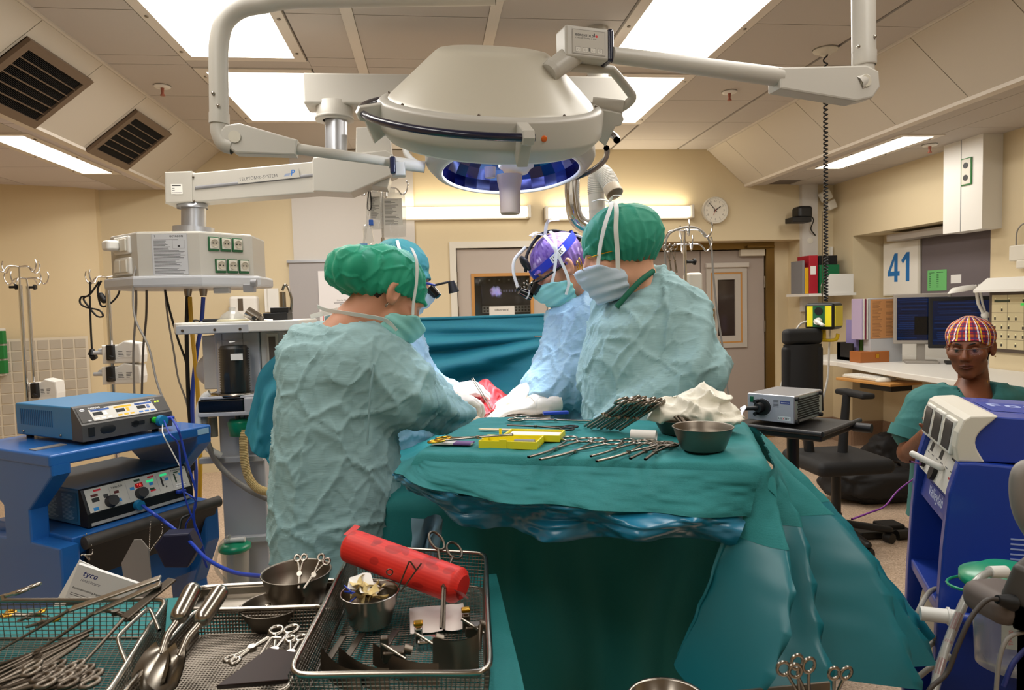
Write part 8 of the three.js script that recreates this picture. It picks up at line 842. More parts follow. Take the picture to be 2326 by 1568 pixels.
// ---------- draped instrument table ----------
const TY = 1.19, TC = V(0.37, TY, -1.55), TU = V(Math.cos(0.367), 0, Math.sin(0.367)), TV = V(Math.sin(0.367), 0, -Math.cos(0.367)), tp = (u, v, y = 0) => TC.clone().addScaledVector(TU, u).addScaledVector(TV, v).add(V(0, y, 0));
{
  const t = thing('instrument_table', 'instrument table under a green cloth and blue plastic drape', 'table'), U = 0.372, W = 0.25, RR = 0.05;
  part(t, 'table_frame', [orient(box(0.7, 0.02, 0.46), tp(0, 0, -0.025), TU, UPV, TU.clone().cross(UPV)), rod(tp(0.0, 0.24, -0.03), V(tp(0, 0.24).x, 0.08, tp(0, 0.24).z), 0.02, 0.02, 14), orient(box(0.6, 0.06, 0.08), V(TC.x, 0.06, TC.z).addScaledVector(TV, 0.24), TU, UPV, TU.clone().cross(UPV))], M.steelDull);
  const rr = (u, v) => { const a = Math.max(Math.abs(u) - (U - RR), 0), b = Math.max(Math.abs(v) - (W - RR), 0); return Math.hypot(a, b); };
  part(t, 'cloth_top', grid(110, 80, (a, b) => { let u = lerp(-U, U, a), v = lerp(-W, W, b); const k = rr(u, v); let y = 0.0; if (k > RR - 0.03) y = -0.03 * ((k - RR + 0.03) / 0.03) ** 2 * 0.6; const e = Math.max(Math.abs(u) / U, Math.abs(v) / W); y -= 0.012 * smooth(0.95, 1, e); return tp(u, v, y + 0.0022 * noise3(u * 30, v * 30, 1) + 0.002 * noise3(u * 9, v * 9, 4) + 0.0012 * Math.abs(noise3(u * 60, v * 8, 7))); }), M.drape, 'green cloth table cover');
  // hanging sides, drawn as sheets between a top line on the table edge and a free hem
  const CR = (pts) => new THREE.CatmullRomCurve3(pts, false, 'centripetal');
  const frontTop = CR([tp(-U + 0.01, 0.1, -0.014), tp(-U, -0.05, -0.014), tp(-U + 0.01, -W + 0.05, -0.014), tp(-U + 0.05, -W, -0.014), tp(-0.2, -W - 0.004, -0.014), tp(0, -W - 0.004, -0.014), tp(0.2, -W - 0.004, -0.014), tp(U - 0.03, -W, -0.014)]);
  const seam = CR([[905, 1060, 1.6], [905, 1075, 1.5], [930, 1085, 1.4], [1000, 1108, 1.36], [1120, 1128, 1.3], [1300, 1142, 1.24], [1500, 1160, 1.19], [1700, 1165, 1.19]].map(q => at(...q))), hem = CR([[925, 1085, 1.62], [918, 1098, 1.52], [945, 1130, 1.42], [1010, 1182, 1.37], [1130, 1205, 1.31], [1245, 1222, 1.25], [1480, 1228, 1.2], [1650, 1250, 1.2]].map(q => at(...q)));
  const wav = (u, v, k, s) => k * (0.012 * Math.sin(u * 31 + s) * smooth(0.1, 1, v) + 0.012 * noise3(u * 9 + s, v * 2, s) + 0.004 * noise3(u * 34, v * 9, s));
  part(t, 'cloth_front', thicken(grid(150, 34, (u, v) => { const q = frontTop.getPointAt(u).lerp(seam.getPointAt(u), v), n = 0.025 * Math.sin(v * Math.PI * 0.5); q.addScaledVector(TV, -n * smooth(0.1, 0.3, u)); q.addScaledVector(TV, wav(u, v, 0.7, 2)); return q; }), 0.0015), M.drape, 'green cloth hanging over the front edge');
  part(t, 'plastic_front', thicken(grid(150, 34, (u, v) => { const q = seam.getPointAt(u).lerp(hem.getPointAt(u), v); q.addScaledVector(TV, -0.018 + 0.05 * v * v + wav(u, v, 1.7, 5) + 0.03 * Math.sin(v * 3.1) * noise3(u * 5, 1, 2)); q.y += 0.01 * noise3(u * 9, v * 3, 8) * v; return q; }), 0.001), M.plastic, 'shiny blue plastic hem');
  // the long fall at the right: pleats fanning from the corner
  const sideTop = CR([tp(U - 0.06, -W - 0.002, -0.016), tp(U - 0.01, -W + 0.02, -0.016), tp(U + 0.004, -0.1, -0.016), tp(U + 0.006, 0.05, -0.016), tp(U, W - 0.03, -0.016), tp(U - 0.06, W, -0.016)]);
  const sideHem = CR([[1530, 1480, 1.2], [1600, 1600, 1.1], [1720, 1580, 1.08], [1850, 1560, 1.15], [1975, 1535, 1.22], [2092, 1492, 1.36], [2060, 1440, 1.5]].map(q => at(...q)));
  const pleat = (u, v) => { const f = (1 - 2 * Math.abs(Math.sin(u * 15 + 0.9 + v * 0.6)) ** 0.8) * 1.1 + 0.5 * Math.sin(u * 15 + 0.4 - v * 1.5); return 0.062 * smooth(0.02, 0.7, v) * f * smooth(0, 0.08, u) * smooth(1.02, 0.88, u) + 0.012 * noise3(u * 6, v * 3, 3) * v + 0.003 * noise3(u * 26, v * 16, 8); };
  const side = (v0, v1) => grid(170, 90, (u, w) => { const v = lerp(v0, v1, w), a = sideTop.getPointAt(u), b = sideHem.getPointAt(u), q = a.clone().lerp(b, v); q.y = lerp(a.y, b.y, v) + 0.02 * Math.sin(v * Math.PI); const out = TU.clone().multiplyScalar(0.7).addScaledVector(TV, lerp(-0.9, 0.5, u)).normalize(); q.addScaledVector(out, pleat(u, v) + 0.035 * Math.sin(Math.min(1, v * 1.6) * Math.PI / 2) * (1 - v * 0.4)); return q; });
  part(t, 'cloth_side', thicken(side(0, 0.36), 0.0015), M.drape, 'green cloth falling over the right edge'); part(t, 'plastic_side', thicken(side(0.355, 1), 0.001), mat(0x15707c, 0.42, 0, { clearcoat: 0.25, clearcoatRoughness: 0.3 }), 'teal plastic drape falling in stiff pleats to the right');
  const backTop = CR([tp(-U + 0.01, 0.05, -0.014), tp(-U + 0.01, W - 0.03, -0.014), tp(-0.2, W, -0.014), tp(0.1, W, -0.014), tp(U - 0.05, W, -0.014)]); part(t, 'cloth_back', thicken(grid(60, 16, (u, v) => { const q = backTop.getPointAt(u); q.y -= v * 0.25; return q.addScaledVector(TV, 0.02 * v + wav(u, v, 1, 9)); }), 0.0015), M.drape); settle(t);
}
// ---------- instruments on the draped table ----------
const QB = (ring, tip, up = UPV) => { const Y = tip.clone().sub(ring).normalize(), X = Y.clone().cross(up).normalize(), Z = X.clone().cross(Y); return new THREE.Quaternion().setFromRotationMatrix(new THREE.Matrix4().makeBasis(X, Y, Z)); };
function ringTool(name, label, ring, tip, o = {}) { const t = thing(name, label, o.cat || 'clamp', o.group); return scissors(t, ring, ring.distanceTo(tip), Math.PI / 2, o.r || 0.0026, o.open ?? 0.03, o.m || M.steel, o.gold, QB(ring, tip, o.up), o.curve || 0); }
const onT = (x, y, h = 0.008) => atY(x, y, TY + h);
{
  ringTool('long_clamp', 'long steel clamp lying at the far edge of the green table', onT(1178, 951), onT(1340, 957), { curve: -0.25 });
  ringTool('needle_holder', 'black handled needle holder with fine tip behind the yellow box', onT(1292, 972), onT(1152, 966), { m: M.steelDark, gold: M.black, r: 0.0022, cat: 'needle holder' });
  ringTool('needle_holder', 'gold handled needle holder resting across the yellow box', onT(1000, 999, 0.012), onT(1165, 988, 0.03), { gold: M.gold, cat: 'needle holder' });
  for (const [a, b, n, c] of [[[1312, 998], [1212, 1040], 'left clamp of the pair nearest the yellow box, tip over the edge', 1], [[1375, 1003], [1238, 1046], 'right clamp of the pair nearest the yellow box, tip over the edge', 1], [[1440, 1003], [1352, 1038], 'curved clamp nearest the pair beside the yellow box, first of the right cluster', 1], [[1488, 1006], [1368, 1050], 'curved clamp in the middle of the right cluster', 1], [[1500, 1008], [1432, 1042], 'dark slim clamp in the right cluster near the steel bowl', 0], [[1512, 1010], [1466, 1044], 'slim scissors beside the steel bowl, last of the right cluster', 0]]) ringTool('curved_clamp', n, onT(...a), onT(b[0], b[1], 0.006), { curve: c * 0.5, m: c ? M.steel : M.steelDark });
  const wd = thing('wooden_spatula', 'pale wooden spatula behind the yellow box', 'spatula'); part(wd, 'blade', orient(extrude([[-0.04, -0.007], [0.04, -0.007], [0.046, 0], [0.04, 0.007], [-0.04, 0.007], [-0.046, 0]], 0.002, 0.0005).rotateX(-Math.PI / 2), onT(1128, 977, 0.005), TU, UPV, TU.clone().cross(UPV)), mat(0xd9c6a4, 0.6)); settle(wd);
  const pk = thing('suture_packet', 'flat white and purple suture packet beside the yellow box', 'packet'); part(pk, 'packet', orient(box(0.09, 0.004, 0.03), onT(1030, 1006, 0.006), TU, UPV, TU.clone().cross(UPV)), printed(128, 64, (g, w, h) => { g.fillStyle = '#ddd'; g.fillRect(0, 0, w, h); g.fillStyle = '#7d5a9a'; g.fillRect(70, 0, 58, h); })); settle(pk);
  // yellow needle box
  const b = thing('needle_box', 'open bright yellow plastic needle counter box', 'box'), f = { o: onT(1165, 1010, 0.001), X: TU, Y: UPV, Z: TU.clone().cross(UPV) }, tray = (w, d, h, x, y, z) => merge([box(w, 0.003, d, x, y + 0.0015, z), box(w, h, 0.003, x, y + h / 2, z + d / 2), box(w, h, 0.003, x, y + h / 2, z - d / 2), box(0.003, h, d - 0.004, x + w / 2 - 0.0015, y + h / 2, z), box(0.003, h, d - 0.004, x - w / 2 + 0.0015, y + h / 2, z)]);
  part(b, 'base_tray', orient(tray(0.13, 0.07, 0.016, 0, 0, 0.01), f.o, f.X, f.Y, f.Z), M.yellow); part(b, 'lid', orient(tray(0.13, 0.07, 0.014, 0.035, 0.002, -0.066), f.o, f.X, f.Y, f.Z), M.yellow); part(b, 'foam', orient(box(0.12, 0.004, 0.06, 0.035, 0.009, -0.066), f.o, f.X, f.Y, f.Z), M.paper); part(b, 'grey_pad', orient(new THREE.CylinderGeometry(0.009, 0.009, 0.045, 16, 1, false, 0, Math.PI).rotateZ(Math.PI / 2).translate(0.03, 0.006, 0.012), f.o, f.X, f.Y, f.Z), M.grey); part(b, 'latch', [orient(box(0.006, 0.028, 0.004, -0.035, 0.016, -0.026), f.o, f.X, f.Y, f.Z), orient(box(0.016, 0.02, 0.005, -0.01, 0.01, 0.046), f.o, f.X, f.Y, f.Z)], M.yellow); settle(b);
  // fanned bundle of clamps
  for (let i = 0; i < 12; i++) { const lo = onT(1328 + i * 7.2, 968 + (i % 3) * 2 + i * 0.5, 0.006 + (i % 2) * 0.004), hi = onT(1424 + i * 6.6, 945, 0.05), hi2 = at(1424 + i * 6.4, 909 + (i % 3) * 3 + i * 0.6, -hi.z + 0.0); ringTool('bundled_clamp', 'steel clamp in the fanned bundle leaning on the white gauze', hi2, lo, { group: 'clamps in the fanned bundle', m: i % 2 ? M.steelDull : M.steel, r: 0.003, open: 0.02 }); }
  const bowlPts = (r, h) => [[0, 0], [r * 0.6, 0], [r * 0.72, h * 0.08], [r * 0.93, h * 0.75], [r * 0.97, h * 0.98], [r * 1.02, h], [r * 1.0, h * 1.03], [r * 0.95, h], [r * 0.9, h * 0.75], [r * 0.68, h * 0.12], [0, h * 0.05]];
  const bowl = (label, p, r, h, m = M.steelDull) => { const t = thing('steel_bowl', label, 'bowl'); part(t, 'bowl', lathe(bowlPts(r, h), 48), m); return place(t, p); };
  globalThis.__bowl = bowl;
  bowl('steel bowl at the front right of the green table holding dark instruments', atY(1597, 1022, TY + 0.002), 0.061, 0.048, M.steelDull); bowl('steel bowl under the heap of white gauze', atY(1545, 985, TY + 0.002), 0.06, 0.035, M.steelDark);
  [[1532, 946, 1575, 990], [1540, 944, 1580, 992], [1548, 950, 1585, 995]].forEach(([x, y, X, Y], i) => { const t = thing('dark_forceps', ['dark forceps in the front steel bowl, leftmost', 'dark forceps in the front steel bowl, middle', 'dark forceps in the front steel bowl, rightmost'][i], 'forceps'), q = atY(1597, 1010, TY).z; part(t, 'shaft', rod(at(x, y, -q + 0.02), at(X, Y, -q - 0.01), 0.0035, 0.002, 8), M.steelDark); settle(t); });
  const ga = thing('gauze_heap', 'heap of crumpled white gauze piled on a bowl', 'gauze'), gc = atY(1580, 968, TY + 0.016), gz = mesh3((x, y, z) => { const e = Math.min(sEll([0, 0.035, 0], [0.108, 0.034, 0.07])(x, y, z), sEll([0.015, 0.06, -0.01], [0.07, 0.03, 0.055])(x, y, z), sEll([0.045, 0.02, 0.02], [0.05, 0.024, 0.05])(x, y, z)); return e; }, [-0.13, -0.03, -0.1], [0.13, 0.13, 0.1], 0.0035); displace(gz, (x, y, z) => { const n = 0.6 * noise3(x * 12, y * 12, z * 12), a = 1 - Math.abs(noise3(x * 17 + n, y * 26, z * 17 - n)), b = 1 - Math.abs(noise3(x * 42 - n, y * 42 + n, z * 42)); return 0.02 * a ** 4 + 0.007 * b ** 3 - 0.012; }); part(ga, 'gauze', gz, mat(0xece8da, 0.85)); place(ga, gc);
  const ro = thing('paper_tube', 'short white paper tube lying left of the bowls', 'tube'), r0 = onT(1462, 989, 0.014); part(ro, 'tube', lathe([[0.012, -0.028], [0.012, 0.028], [0.0095, 0.028], [0.0095, -0.028]], 24).rotateX(Math.PI / 2).rotateY(-2.1), M.paper); place(ro, r0);
  const bl = thing('blue_marker', 'small dark blue bar at the far table edge', 'marker'); part(bl, 'bar', box(0.07, 0.008, 0.02, ...onT(1262, 938, 0.012).toArray(), 0.002), M.cableblue); settle(bl);
}
// ---------- foreground table with baskets ----------
{
  const Y0 = 0.955, t = thing('back_table', 'teal draped table carrying the instrument baskets in front', 'table');
  part(t, 'cloth_top', grid(60, 40, (u, v) => V(lerp(-1.15, 0.115, u), Y0 - 0.003 + 0.0015 * noise3(u * 20, v * 14, 2), lerp(-1.36, -0.5, v))), M.drape);
  part(t, 'cloth_side', grid(40, 30, (u, v) => V(0.115 + 0.03 * v + 0.012 * Math.sin(v * 3.1) + 0.008 * v * Math.sin(u * 18), Y0 - 0.003 - v * 0.6, lerp(-1.36, -0.5, u))), M.drape, 'teal cloth hanging at the right'); part(t, 'cloth_back', grid(40, 20, (u, v) => V(lerp(-1.15, 0.115, u), Y0 - 0.003 - v * 0.5, -1.36 - 0.02 * v + 0.01 * v * Math.sin(u * 30))), M.drape);
  part(t, 'frame', [span(-1.1, 0.07, Y0 - 0.04, Y0 - 0.006, -1.32, -0.52), span(-1.05, -1.0, 0, Y0 - 0.04, -1.25, -1.2), span(0.0, 0.05, 0, Y0 - 0.04, -1.25, -1.2)], M.steelDull); settle(t);
  const basket = (name, label, P, h, pitch, wire, sheet) => {        // P: four rim corners in order, h its depth
    const k = thing(name, label, 'instrument tray'), y1 = P[0].y, y0 = y1 - h, ins = 0.012, c = P.reduce((a, b) => a.clone().add(b), V(0, 0, 0)).multiplyScalar(0.25), Q = P.map(p => p.clone().lerp(c, 0.05).setY(y0)), L = [], B = (a, b) => { const d = b.clone().sub(a), l = d.length(); return new THREE.CylinderGeometry(wire, wire, l, 4, 1, true).applyQuaternion(new THREE.Quaternion().setFromUnitVectors(UPV, d.normalize())).translate((a.x + b.x) / 2, (a.y + b.y) / 2, (a.z + b.z) / 2); };
    const edge = (a, b, s) => a.clone().lerp(b, s);
    const nu = Math.round(P[0].distanceTo(P[1]) / pitch), nv = Math.round(P[1].distanceTo(P[2]) / pitch), ns = Math.round(h / pitch);
    for (let i = 0; i <= nu; i++) { const s = i / nu; L.push(B(edge(Q[0], Q[1], s), edge(Q[3], Q[2], s)), B(edge(P[0], P[1], s), edge(Q[0], Q[1], s)), B(edge(P[3], P[2], s), edge(Q[3], Q[2], s))); }
    for (let i = 0; i <= nv; i++) { const s = i / nv; L.push(B(edge(Q[1], Q[2], s), edge(Q[0], Q[3], s)), B(edge(P[1], P[2], s), edge(Q[1], Q[2], s)), B(edge(P[0], P[3], s), edge(Q[0], Q[3], s))); }
    for (let j = 1; j < ns; j++) for (let e = 0; e < 4; e++) L.push(B(edge(P[e], Q[e], j / ns), edge(P[(e + 1) % 4], Q[(e + 1) % 4], j / ns)));
    part(k, 'wire_mesh', L, M.steelDull).userData.kind = 'stuff';
    const ring = []; for (let e = 0; e < 4; e++) { const a = P[e], b = P[(e + 1) % 4]; ring.push(a.clone().lerp(b, 0.06), a.clone().lerp(b, 0.35), a.clone().lerp(b, 0.65), b.clone().lerp(a, 0.06)); } part(k, 'rim', tube(ring, 0.0042, 120, 8, 0.3, true), M.steel); const rb = ring.map(p => p.clone().lerp(c.clone().setY(p.y), 0.05).setY(y0)); part(k, 'base_ring', tube(rb, 0.003, 120, 6, 0.3, true), M.steelDull); settle(k); return y0;
  };
  const rim = (x, y, h = 1.03) => atY(x, y, h);
  basket('wire_basket', 'right hand wire basket holding the red roll and retractors', [rim(655, 1533), rim(1113, 1528), rim(1103, 1258), rim(805, 1240)], 0.062, 0.0062, 0.0008);
  basket('wire_basket', 'left hand wire basket full of dark and gilt instruments', [rim(-140, 1590), rim(235, 1590), rim(380, 1362), rim(-60, 1366)], 0.062, 0.0072, 0.0008);
  // perforated middle tray: sheet with raised holes read as a fine wire net
  basket('perforated_tray', 'middle perforated steel tray with ring scissors', [rim(255, 1600, 1.0), rim(650, 1575, 1.0), rim(735, 1378, 1.0), rim(445, 1388, 1.0)], 0.04, 0.0056, 0.0016);
  const fl = thing('steel_tray', 'flat steel tray behind the perforated one with two bowls', 'tray'); const T0 = [atY(400, 1385, 0.975), atY(770, 1385, 0.975), atY(765, 1318, 0.975), atY(455, 1335, 0.975)]; const cc = T0.reduce((a, b) => a.clone().add(b), V(0, 0, 0)).multiplyScalar(0.25); part(fl, 'floor', grid(8, 8, (u, v) => T0[0].clone().lerp(T0[1], u).lerp(T0[3].clone().lerp(T0[2], u), v).lerp(cc, 0.04).setY(Y0 + 0.004)), M.steel); part(fl, 'rim', [tube([...T0, T0[0]].flatMap((p, i, a) => i < 4 ? [p.clone().lerp(a[i + 1], 0.08), p.clone().lerp(a[i + 1], 0.5), p.clone().lerp(a[i + 1], 0.92)] : []), 0.005, 90, 8, 0.3, true), ...[0, 1, 2, 3].map(i => grid(6, 2, (u, v) => { const p = T0[i].clone().lerp(T0[(i + 1) % 4], u); return p.lerp(cc.clone().setY(p.y), 0.04 * v).setY(lerp(0.975, Y0 + 0.003, v)); }))], M.steel); settle(fl);
  const bowl = globalThis.__bowl; delete globalThis.__bowl;
  bowl('large dark steel bowl with upright forceps in the middle', atY(672, 1385, Y0 + 0.006).add(V(0, 0, -0.02)), 0.062, 0.062, M.steelDull); bowl('low steel bowl in front of the large dark bowl', atY(622, 1420, Y0 + 0.004), 0.054, 0.036, M.steelDull);
  const sb = bowl('small steel bowl full of papers in the right wire basket', atY(843, 1418, 0.974), 0.048, 0.055, M.steel);
  const bp = sb.position; const pp = thing('paper_scraps', 'cream paper scraps and blue thread in the small steel bowl', 'paper'); const rr = rng(17); for (let i = 0; i < 14; i++) part(pp, 'scrap', thicken(grid(5, 5, (u, v) => V((u - 0.5) * 0.035, (v - 0.5) * 0.028, 0.006 * Math.sin(u * 3 + i) + 0.004 * noise3(u * 3, v * 3, i))), 0.0004).rotateX(-0.3 - rr() * 1.1).rotateY(rr() * 6).translate(bp.x + (rr() - 0.5) * 0.055, bp.y + 0.048 + rr() * 0.02, bp.z + (rr() - 0.5) * 0.05), i % 3 ? mat(0xd9c48a, 0.8) : M.paper); part(pp, 'blue_thread', tube([0, 1, 2, 3, 4, 5].map(i => V(bp.x - 0.03 + 0.012 * Math.sin(i * 2.3), bp.y + 0.05 + 0.004 * i, bp.z + 0.01 + 0.012 * Math.cos(i * 1.7))), 0.0012, 40, 5), M.cableblue); settle(pp);
  const fz = thing('wire_forceps', 'thin bent wire forceps standing in the small paper bowl', 'forceps'); part(fz, 'wire', [tube([at(905, 1335, 1.1), at(930, 1275, 1.1), at(935, 1280, 1.1), at(945, 1295, 1.1)], 0.0014, 24, 6, 0.1), rod(at(957, 1280, 1.1), at(910, 1345, 1.1), 0.0014, 0.0014, 6), torus(0.005, 0.0012, 14, 5).translate(...at(885, 1300, 1.1).toArray())], M.steelDark); settle(fz);
  // red roll
  const rd = thing('red_roll', 'bright red rolled cloth lying diagonally over the right basket', 'cloth roll'), ra = at(792, 1238, 1.26), rb = at(1052, 1335, 1.12), rl = ra.distanceTo(rb), rg = grid(64, 60, (u, v) => { const a = u * Math.PI * 2, e = 1 - 0.35 * smooth(0.94, 1, v) ** 2 - 0.3 * smooth(0.05, 0, v) ** 2; return V(Math.cos(a) * (0.032 + 0.0004 * Math.sin(a * 60)) * e, (v - 0.5) * rl, Math.sin(a) * (0.03 + 0.0004 * Math.sin(a * 60)) * e); }); const q = QB(ra, rb), mid = ra.clone().add(rb).multiplyScalar(0.5); part(rd, 'roll', rg.applyQuaternion(q).translate(mid.x, mid.y, mid.z), printed(256, 256, (g, w, h) => { g.fillStyle = '#d8261c'; g.fillRect(0, 0, w, h); for (let i = 0; i < 64; i++) { g.fillStyle = i % 2 ? 'rgba(250,110,80,0.14)' : 'rgba(150,8,8,0.08)'; g.fillRect(i * 4, 0, 2, h); } const r = rng(41); for (let i = 0; i < 26; i++) { g.fillStyle = 'rgba(120,6,8,0.35)'; g.beginPath(); g.ellipse(r() * w, r() * h, 3 + r() * 16, 3 + r() * 12, r() * 3, 0, 7); g.fill(); } }, 0.5)); [new THREE.CircleGeometry(0.021, 32).rotateX(Math.PI / 2).translate(0, -rl / 2, 0), new THREE.CircleGeometry(0.0205, 32).rotateX(-Math.PI / 2).translate(0, rl / 2, 0), grid(6, 4, (u, v) => V(-0.03 + u * 0.03, -rl / 2 - v * 0.014, 0.026 - u * 0.01)), grid(6, 6, (u, v) => V(0.01 + u * 0.022, rl / 2 + v * 0.02, -0.01 + u * 0.02))].forEach(g => part(rd, 'end_flap', g.applyQuaternion(q).translate(mid.x, mid.y, mid.z), M.red)); settle(rd);
  const gq = thing('gauze_square', 'white gauze square on the floor of the right basket', 'gauze'); const g0 = [atY(932, 1440, 0.976), atY(1070, 1428, 0.976), atY(1052, 1372, 0.976), atY(930, 1382, 0.976)]; part(gq, 'gauze', grid(16, 12, (u, v) => g0[0].clone().lerp(g0[1], u).lerp(g0[3].clone().lerp(g0[2], u), v).add(V(0, 0.0015 * noise3(u * 9, v * 9, 1), 0))), mat(0xe6dcd6, 0.9)); settle(gq);
  // retractor blades: flat handle and a broad curved blade standing at the near end
  const retr = (label, hx, hy, jx, jy, w, len, near) => { const k = thing('handheld_retractor', label, 'retractor'), a = atY(hx, hy, 0.985), b = atY(jx, jy, 0.985), f = frameXY(b, V(1, 0, 0.1), UPV); part(k, 'handle', orient(box(0.011, a.distanceTo(b), 0.003, 0, 0, 0, 0.0012), a.clone().add(b).multiplyScalar(0.5), V(1, 0, 0), b.clone().sub(a).normalize(), V(1, 0, 0).cross(b.clone().sub(a).normalize())), M.steelDark); part(k, 'blade', thicken(grid(14, 12, (u, v) => V(b.x - 0.008 + u * w, 0.995 - v * 0.026 + 0.01 * (1 - u) ** 2, b.z + 0.055 * (1 - (1 - u) ** 2) + 0.012 * v)), 0.0016), M.steelDark); settle(k); };
  retr('first retractor blade at the near left of the right basket', 780, 1447, 745, 1500, 0.062, 0.05); retr('second retractor blade beside the first in the right basket', 822, 1440, 785, 1498, 0.075, 0.05); retr('third retractor blade with hinge in the right basket', 900, 1432, 862, 1490, 0.095, 0.05);
  const hn = (label, x, y, s, m) => { const k = thing('retractor_clamp', label, 'hinge'), o = atY(x, y, 0.995); part(k, 'block', [box(0.03 * s, 0.018, 0.022, o.x, o.y, o.z, 0.004), box(0.012, 0.03 * s, 0.012, o.x - 0.012 * s, o.y + 0.012, o.z, 0.003)], m); part(k, 'screw', new THREE.CylinderGeometry(0.007, 0.007, 0.012, 16).rotateZ(1.2).translate(o.x + 0.018 * s, o.y + 0.006, o.z), M.steelDull); if (m !== M.steelDark || s < 1) part(k, 'tab', box(0.014, 0.006, 0.012, o.x - 0.012 * s, o.y + 0.032, o.z, 0.002), M.gold); part(k, 'pin', rod(V(o.x - 0.018, o.y + 0.02, o.z + 0.004), V(o.x + 0.016, o.y - 0.002, o.z + 0.012), 0.0025), M.steel); settle(k); };
  hn('dark hinge block on the third retractor blade', 895, 1487, 1.1, M.steelDark); hn('chrome hinge with yellow tab on the basket floor', 970, 1462, 1, M.chrome); hn('dark hinge with brass tab on the wide retractor', 1075, 1430, 0.9, M.steelDark);
    const wb = thing('wide_retractor', 'broad curved steel retractor blade standing at the basket right end', 'retractor'); part(wb, 'blade', thicken(grid(20, 14, (u, v) => { const p = at(lerp(985, 1085, u), lerp(1455 - 25 * u, 1530, v), 0.98); return p.add(V(0, 0, 0.03 * Math.sin(u * 2.4) - 0.01)); }), 0.002), M.steelDull); part(wb, 'arm', rod(at(1092, 1420, 1.0), at(1088, 1478, 0.98), 0.004, 0.004, 8), M.steelDark); settle(wb);
  // ring tools in and on the trays
  const tt = (label, a, b, ha, hb, o = {}) => ringTool(o.name || 'ring_clamp', label, atY(a[0], a[1], ha), atY(b[0], b[1], hb), { cat: 'clamp', ...o });
  ringTool('long_forceps', 'long ringed forceps standing upright through the red roll', at(1012, 1240, 1.2), at(1005, 1430, 1.02), { r: 0.0022, up: V(0.2, 0, 1), m: M.steelDark, open: 0.06 });
  tt('ring scissors at the right of the perforated tray', [645, 1432], [600, 1528], 0.985, 0.98, { r: 0.0035, open: 0.1 }); tt('ring clamp nearest the right rim of the perforated tray', [672, 1452], [648, 1520], 0.99, 0.985, { r: 0.0035 }); tt('ring scissors lying at the front of the perforated tray', [528, 1500], [610, 1450], 0.98, 0.985, { r: 0.0032, open: 0.08 });
  const ub = thing('bent_wire_tool', 'bent steel wire handle in the perforated tray', 'handle tool'); part(ub, 'wire', tube([atY(640, 1450, 1.0), atY(615, 1452, 1.0), atY(577, 1515, 0.99), atY(590, 1530, 0.99), atY(600, 1535, 0.99)], 0.0024, 40, 8, 0.2), M.steel); settle(ub);
  for (let i = 0; i < 4; i++) ringTool('small_clamp', 'small steel clamp heaped in the flat tray behind the perforated one', atY(535 + i * 22, 1385 - (i % 2) * 6, 0.975 + i * 0.003), atY(470 + i * 26, 1388 + (i % 2) * 8, 0.965), { group: 'small clamps in the flat tray', r: 0.0022 });
  for (const [i, [x, y]] of [[0, [683, 1268]], [1, [735, 1272]]]) ringTool('ring_forceps', ['sponge forceps standing in the large dark bowl, upright one', 'sponge forceps leaning right in the large dark bowl'][i], at(x, y, 1.24), at(678 + i * 12, 1338, 1.2), { r: 0.0022, up: V(0, 0, 1), cat: 'forceps' });
  // two broad spatula retractors with ribbed grips
  [[[500, 1345], [372, 1540], 'right spoon shaped retractor with ribbed grip on the tray edge'], [[438, 1340], [338, 1535], 'left spoon shaped retractor with ribbed grip on the tray edge']].forEach(([a, b, n]) => { const k = thing('spoon_retractor', n, 'retractor'), p0 = atY(a[0], a[1], 1.07), p3 = atY(b[0], b[1], 1.0), d = p3.clone().sub(p0), Q = s => p0.clone().addScaledVector(d, s); const g = capsule(Q(0.02), Q(0.32), 0.0135, 14); part(k, 'grip', g, M.steel); const fr = d.clone().normalize().cross(UPV).normalize(); for (let i = -2; i <= 2; i++) part(k, 'grip_rib', capsule(Q(0.02).addScaledVector(fr, i * 0.0045).add(V(0, 0.0115 - 0.0011 * i * i, 0)), Q(0.3).addScaledVector(fr, i * 0.0045).add(V(0, 0.0115 - 0.0011 * i * i, 0)), 0.0016, 6), M.steelDull); part(k, 'shank', tube([Q(0.34), Q(0.44), Q(0.6).add(V(0, 0.004, 0)), Q(0.74).add(V(0, -0.004, 0))], 0.0055, 30, 10), M.steel); part(k, 'spoon', thicken(grid(12, 14, (u, v) => Q(0.72 + v * 0.32).addScaledVector(fr, (u - 0.5) * 0.05 * (0.35 + 0.65 * Math.sin(Math.min(1, v * 1.15) * 1.6))).add(V(0, -0.016 * v * v + 0.012 * (u - 0.5) ** 2 * 4, 0))), 0.0016), M.steel); settle(k); });
  // left basket: long instruments lying across
  const rl2 = rng(77); for (let i = 0; i < 9; i++) { const a = atY(205 - i * 7 + rl2() * 16, 1430 + i * 6, 1.03 - 0.002 * i), b = atY(-60 + i * 6, 1540 + i * 8, 0.99); ringTool('bundled_needle_holder', 'long dark instrument in the heaped row of the left basket', b, a, { group: 'long instruments in the left basket', m: M.steelDark, r: 0.0028, open: 0.02 }); }
  for (let i = 0; i < 9; i++) { const a = atY(70 + i * 17 + rl2() * 12, 1520 + (i % 3) * 12, 1.02), b = atY(-120 + i * 14, 1600 + i * 3, 1.0); ringTool('heaped_clamp', 'dark ring handled clamp in the near heap of the left basket', a, b, { group: 'clamps heaped at the near end of the left basket', m: i % 2 ? M.steelDark : M.steelDull, r: 0.003 }); }
  [[[20, 1395], [110, 1402]], [[95, 1390], [40, 1412]], [[130, 1405], [60, 1425]]].forEach(([a, b], i) => ringTool('gilt_scissors', ['gilt handled scissors furthest left in the left basket', 'gilt handled scissors in the middle of the left basket', 'gilt handled scissors nearest the forceps in the left basket'][i], atY(...a, 1.0), atY(...b, 0.99), { gold: M.gold, m: M.steelDull, cat: 'scissors' }));
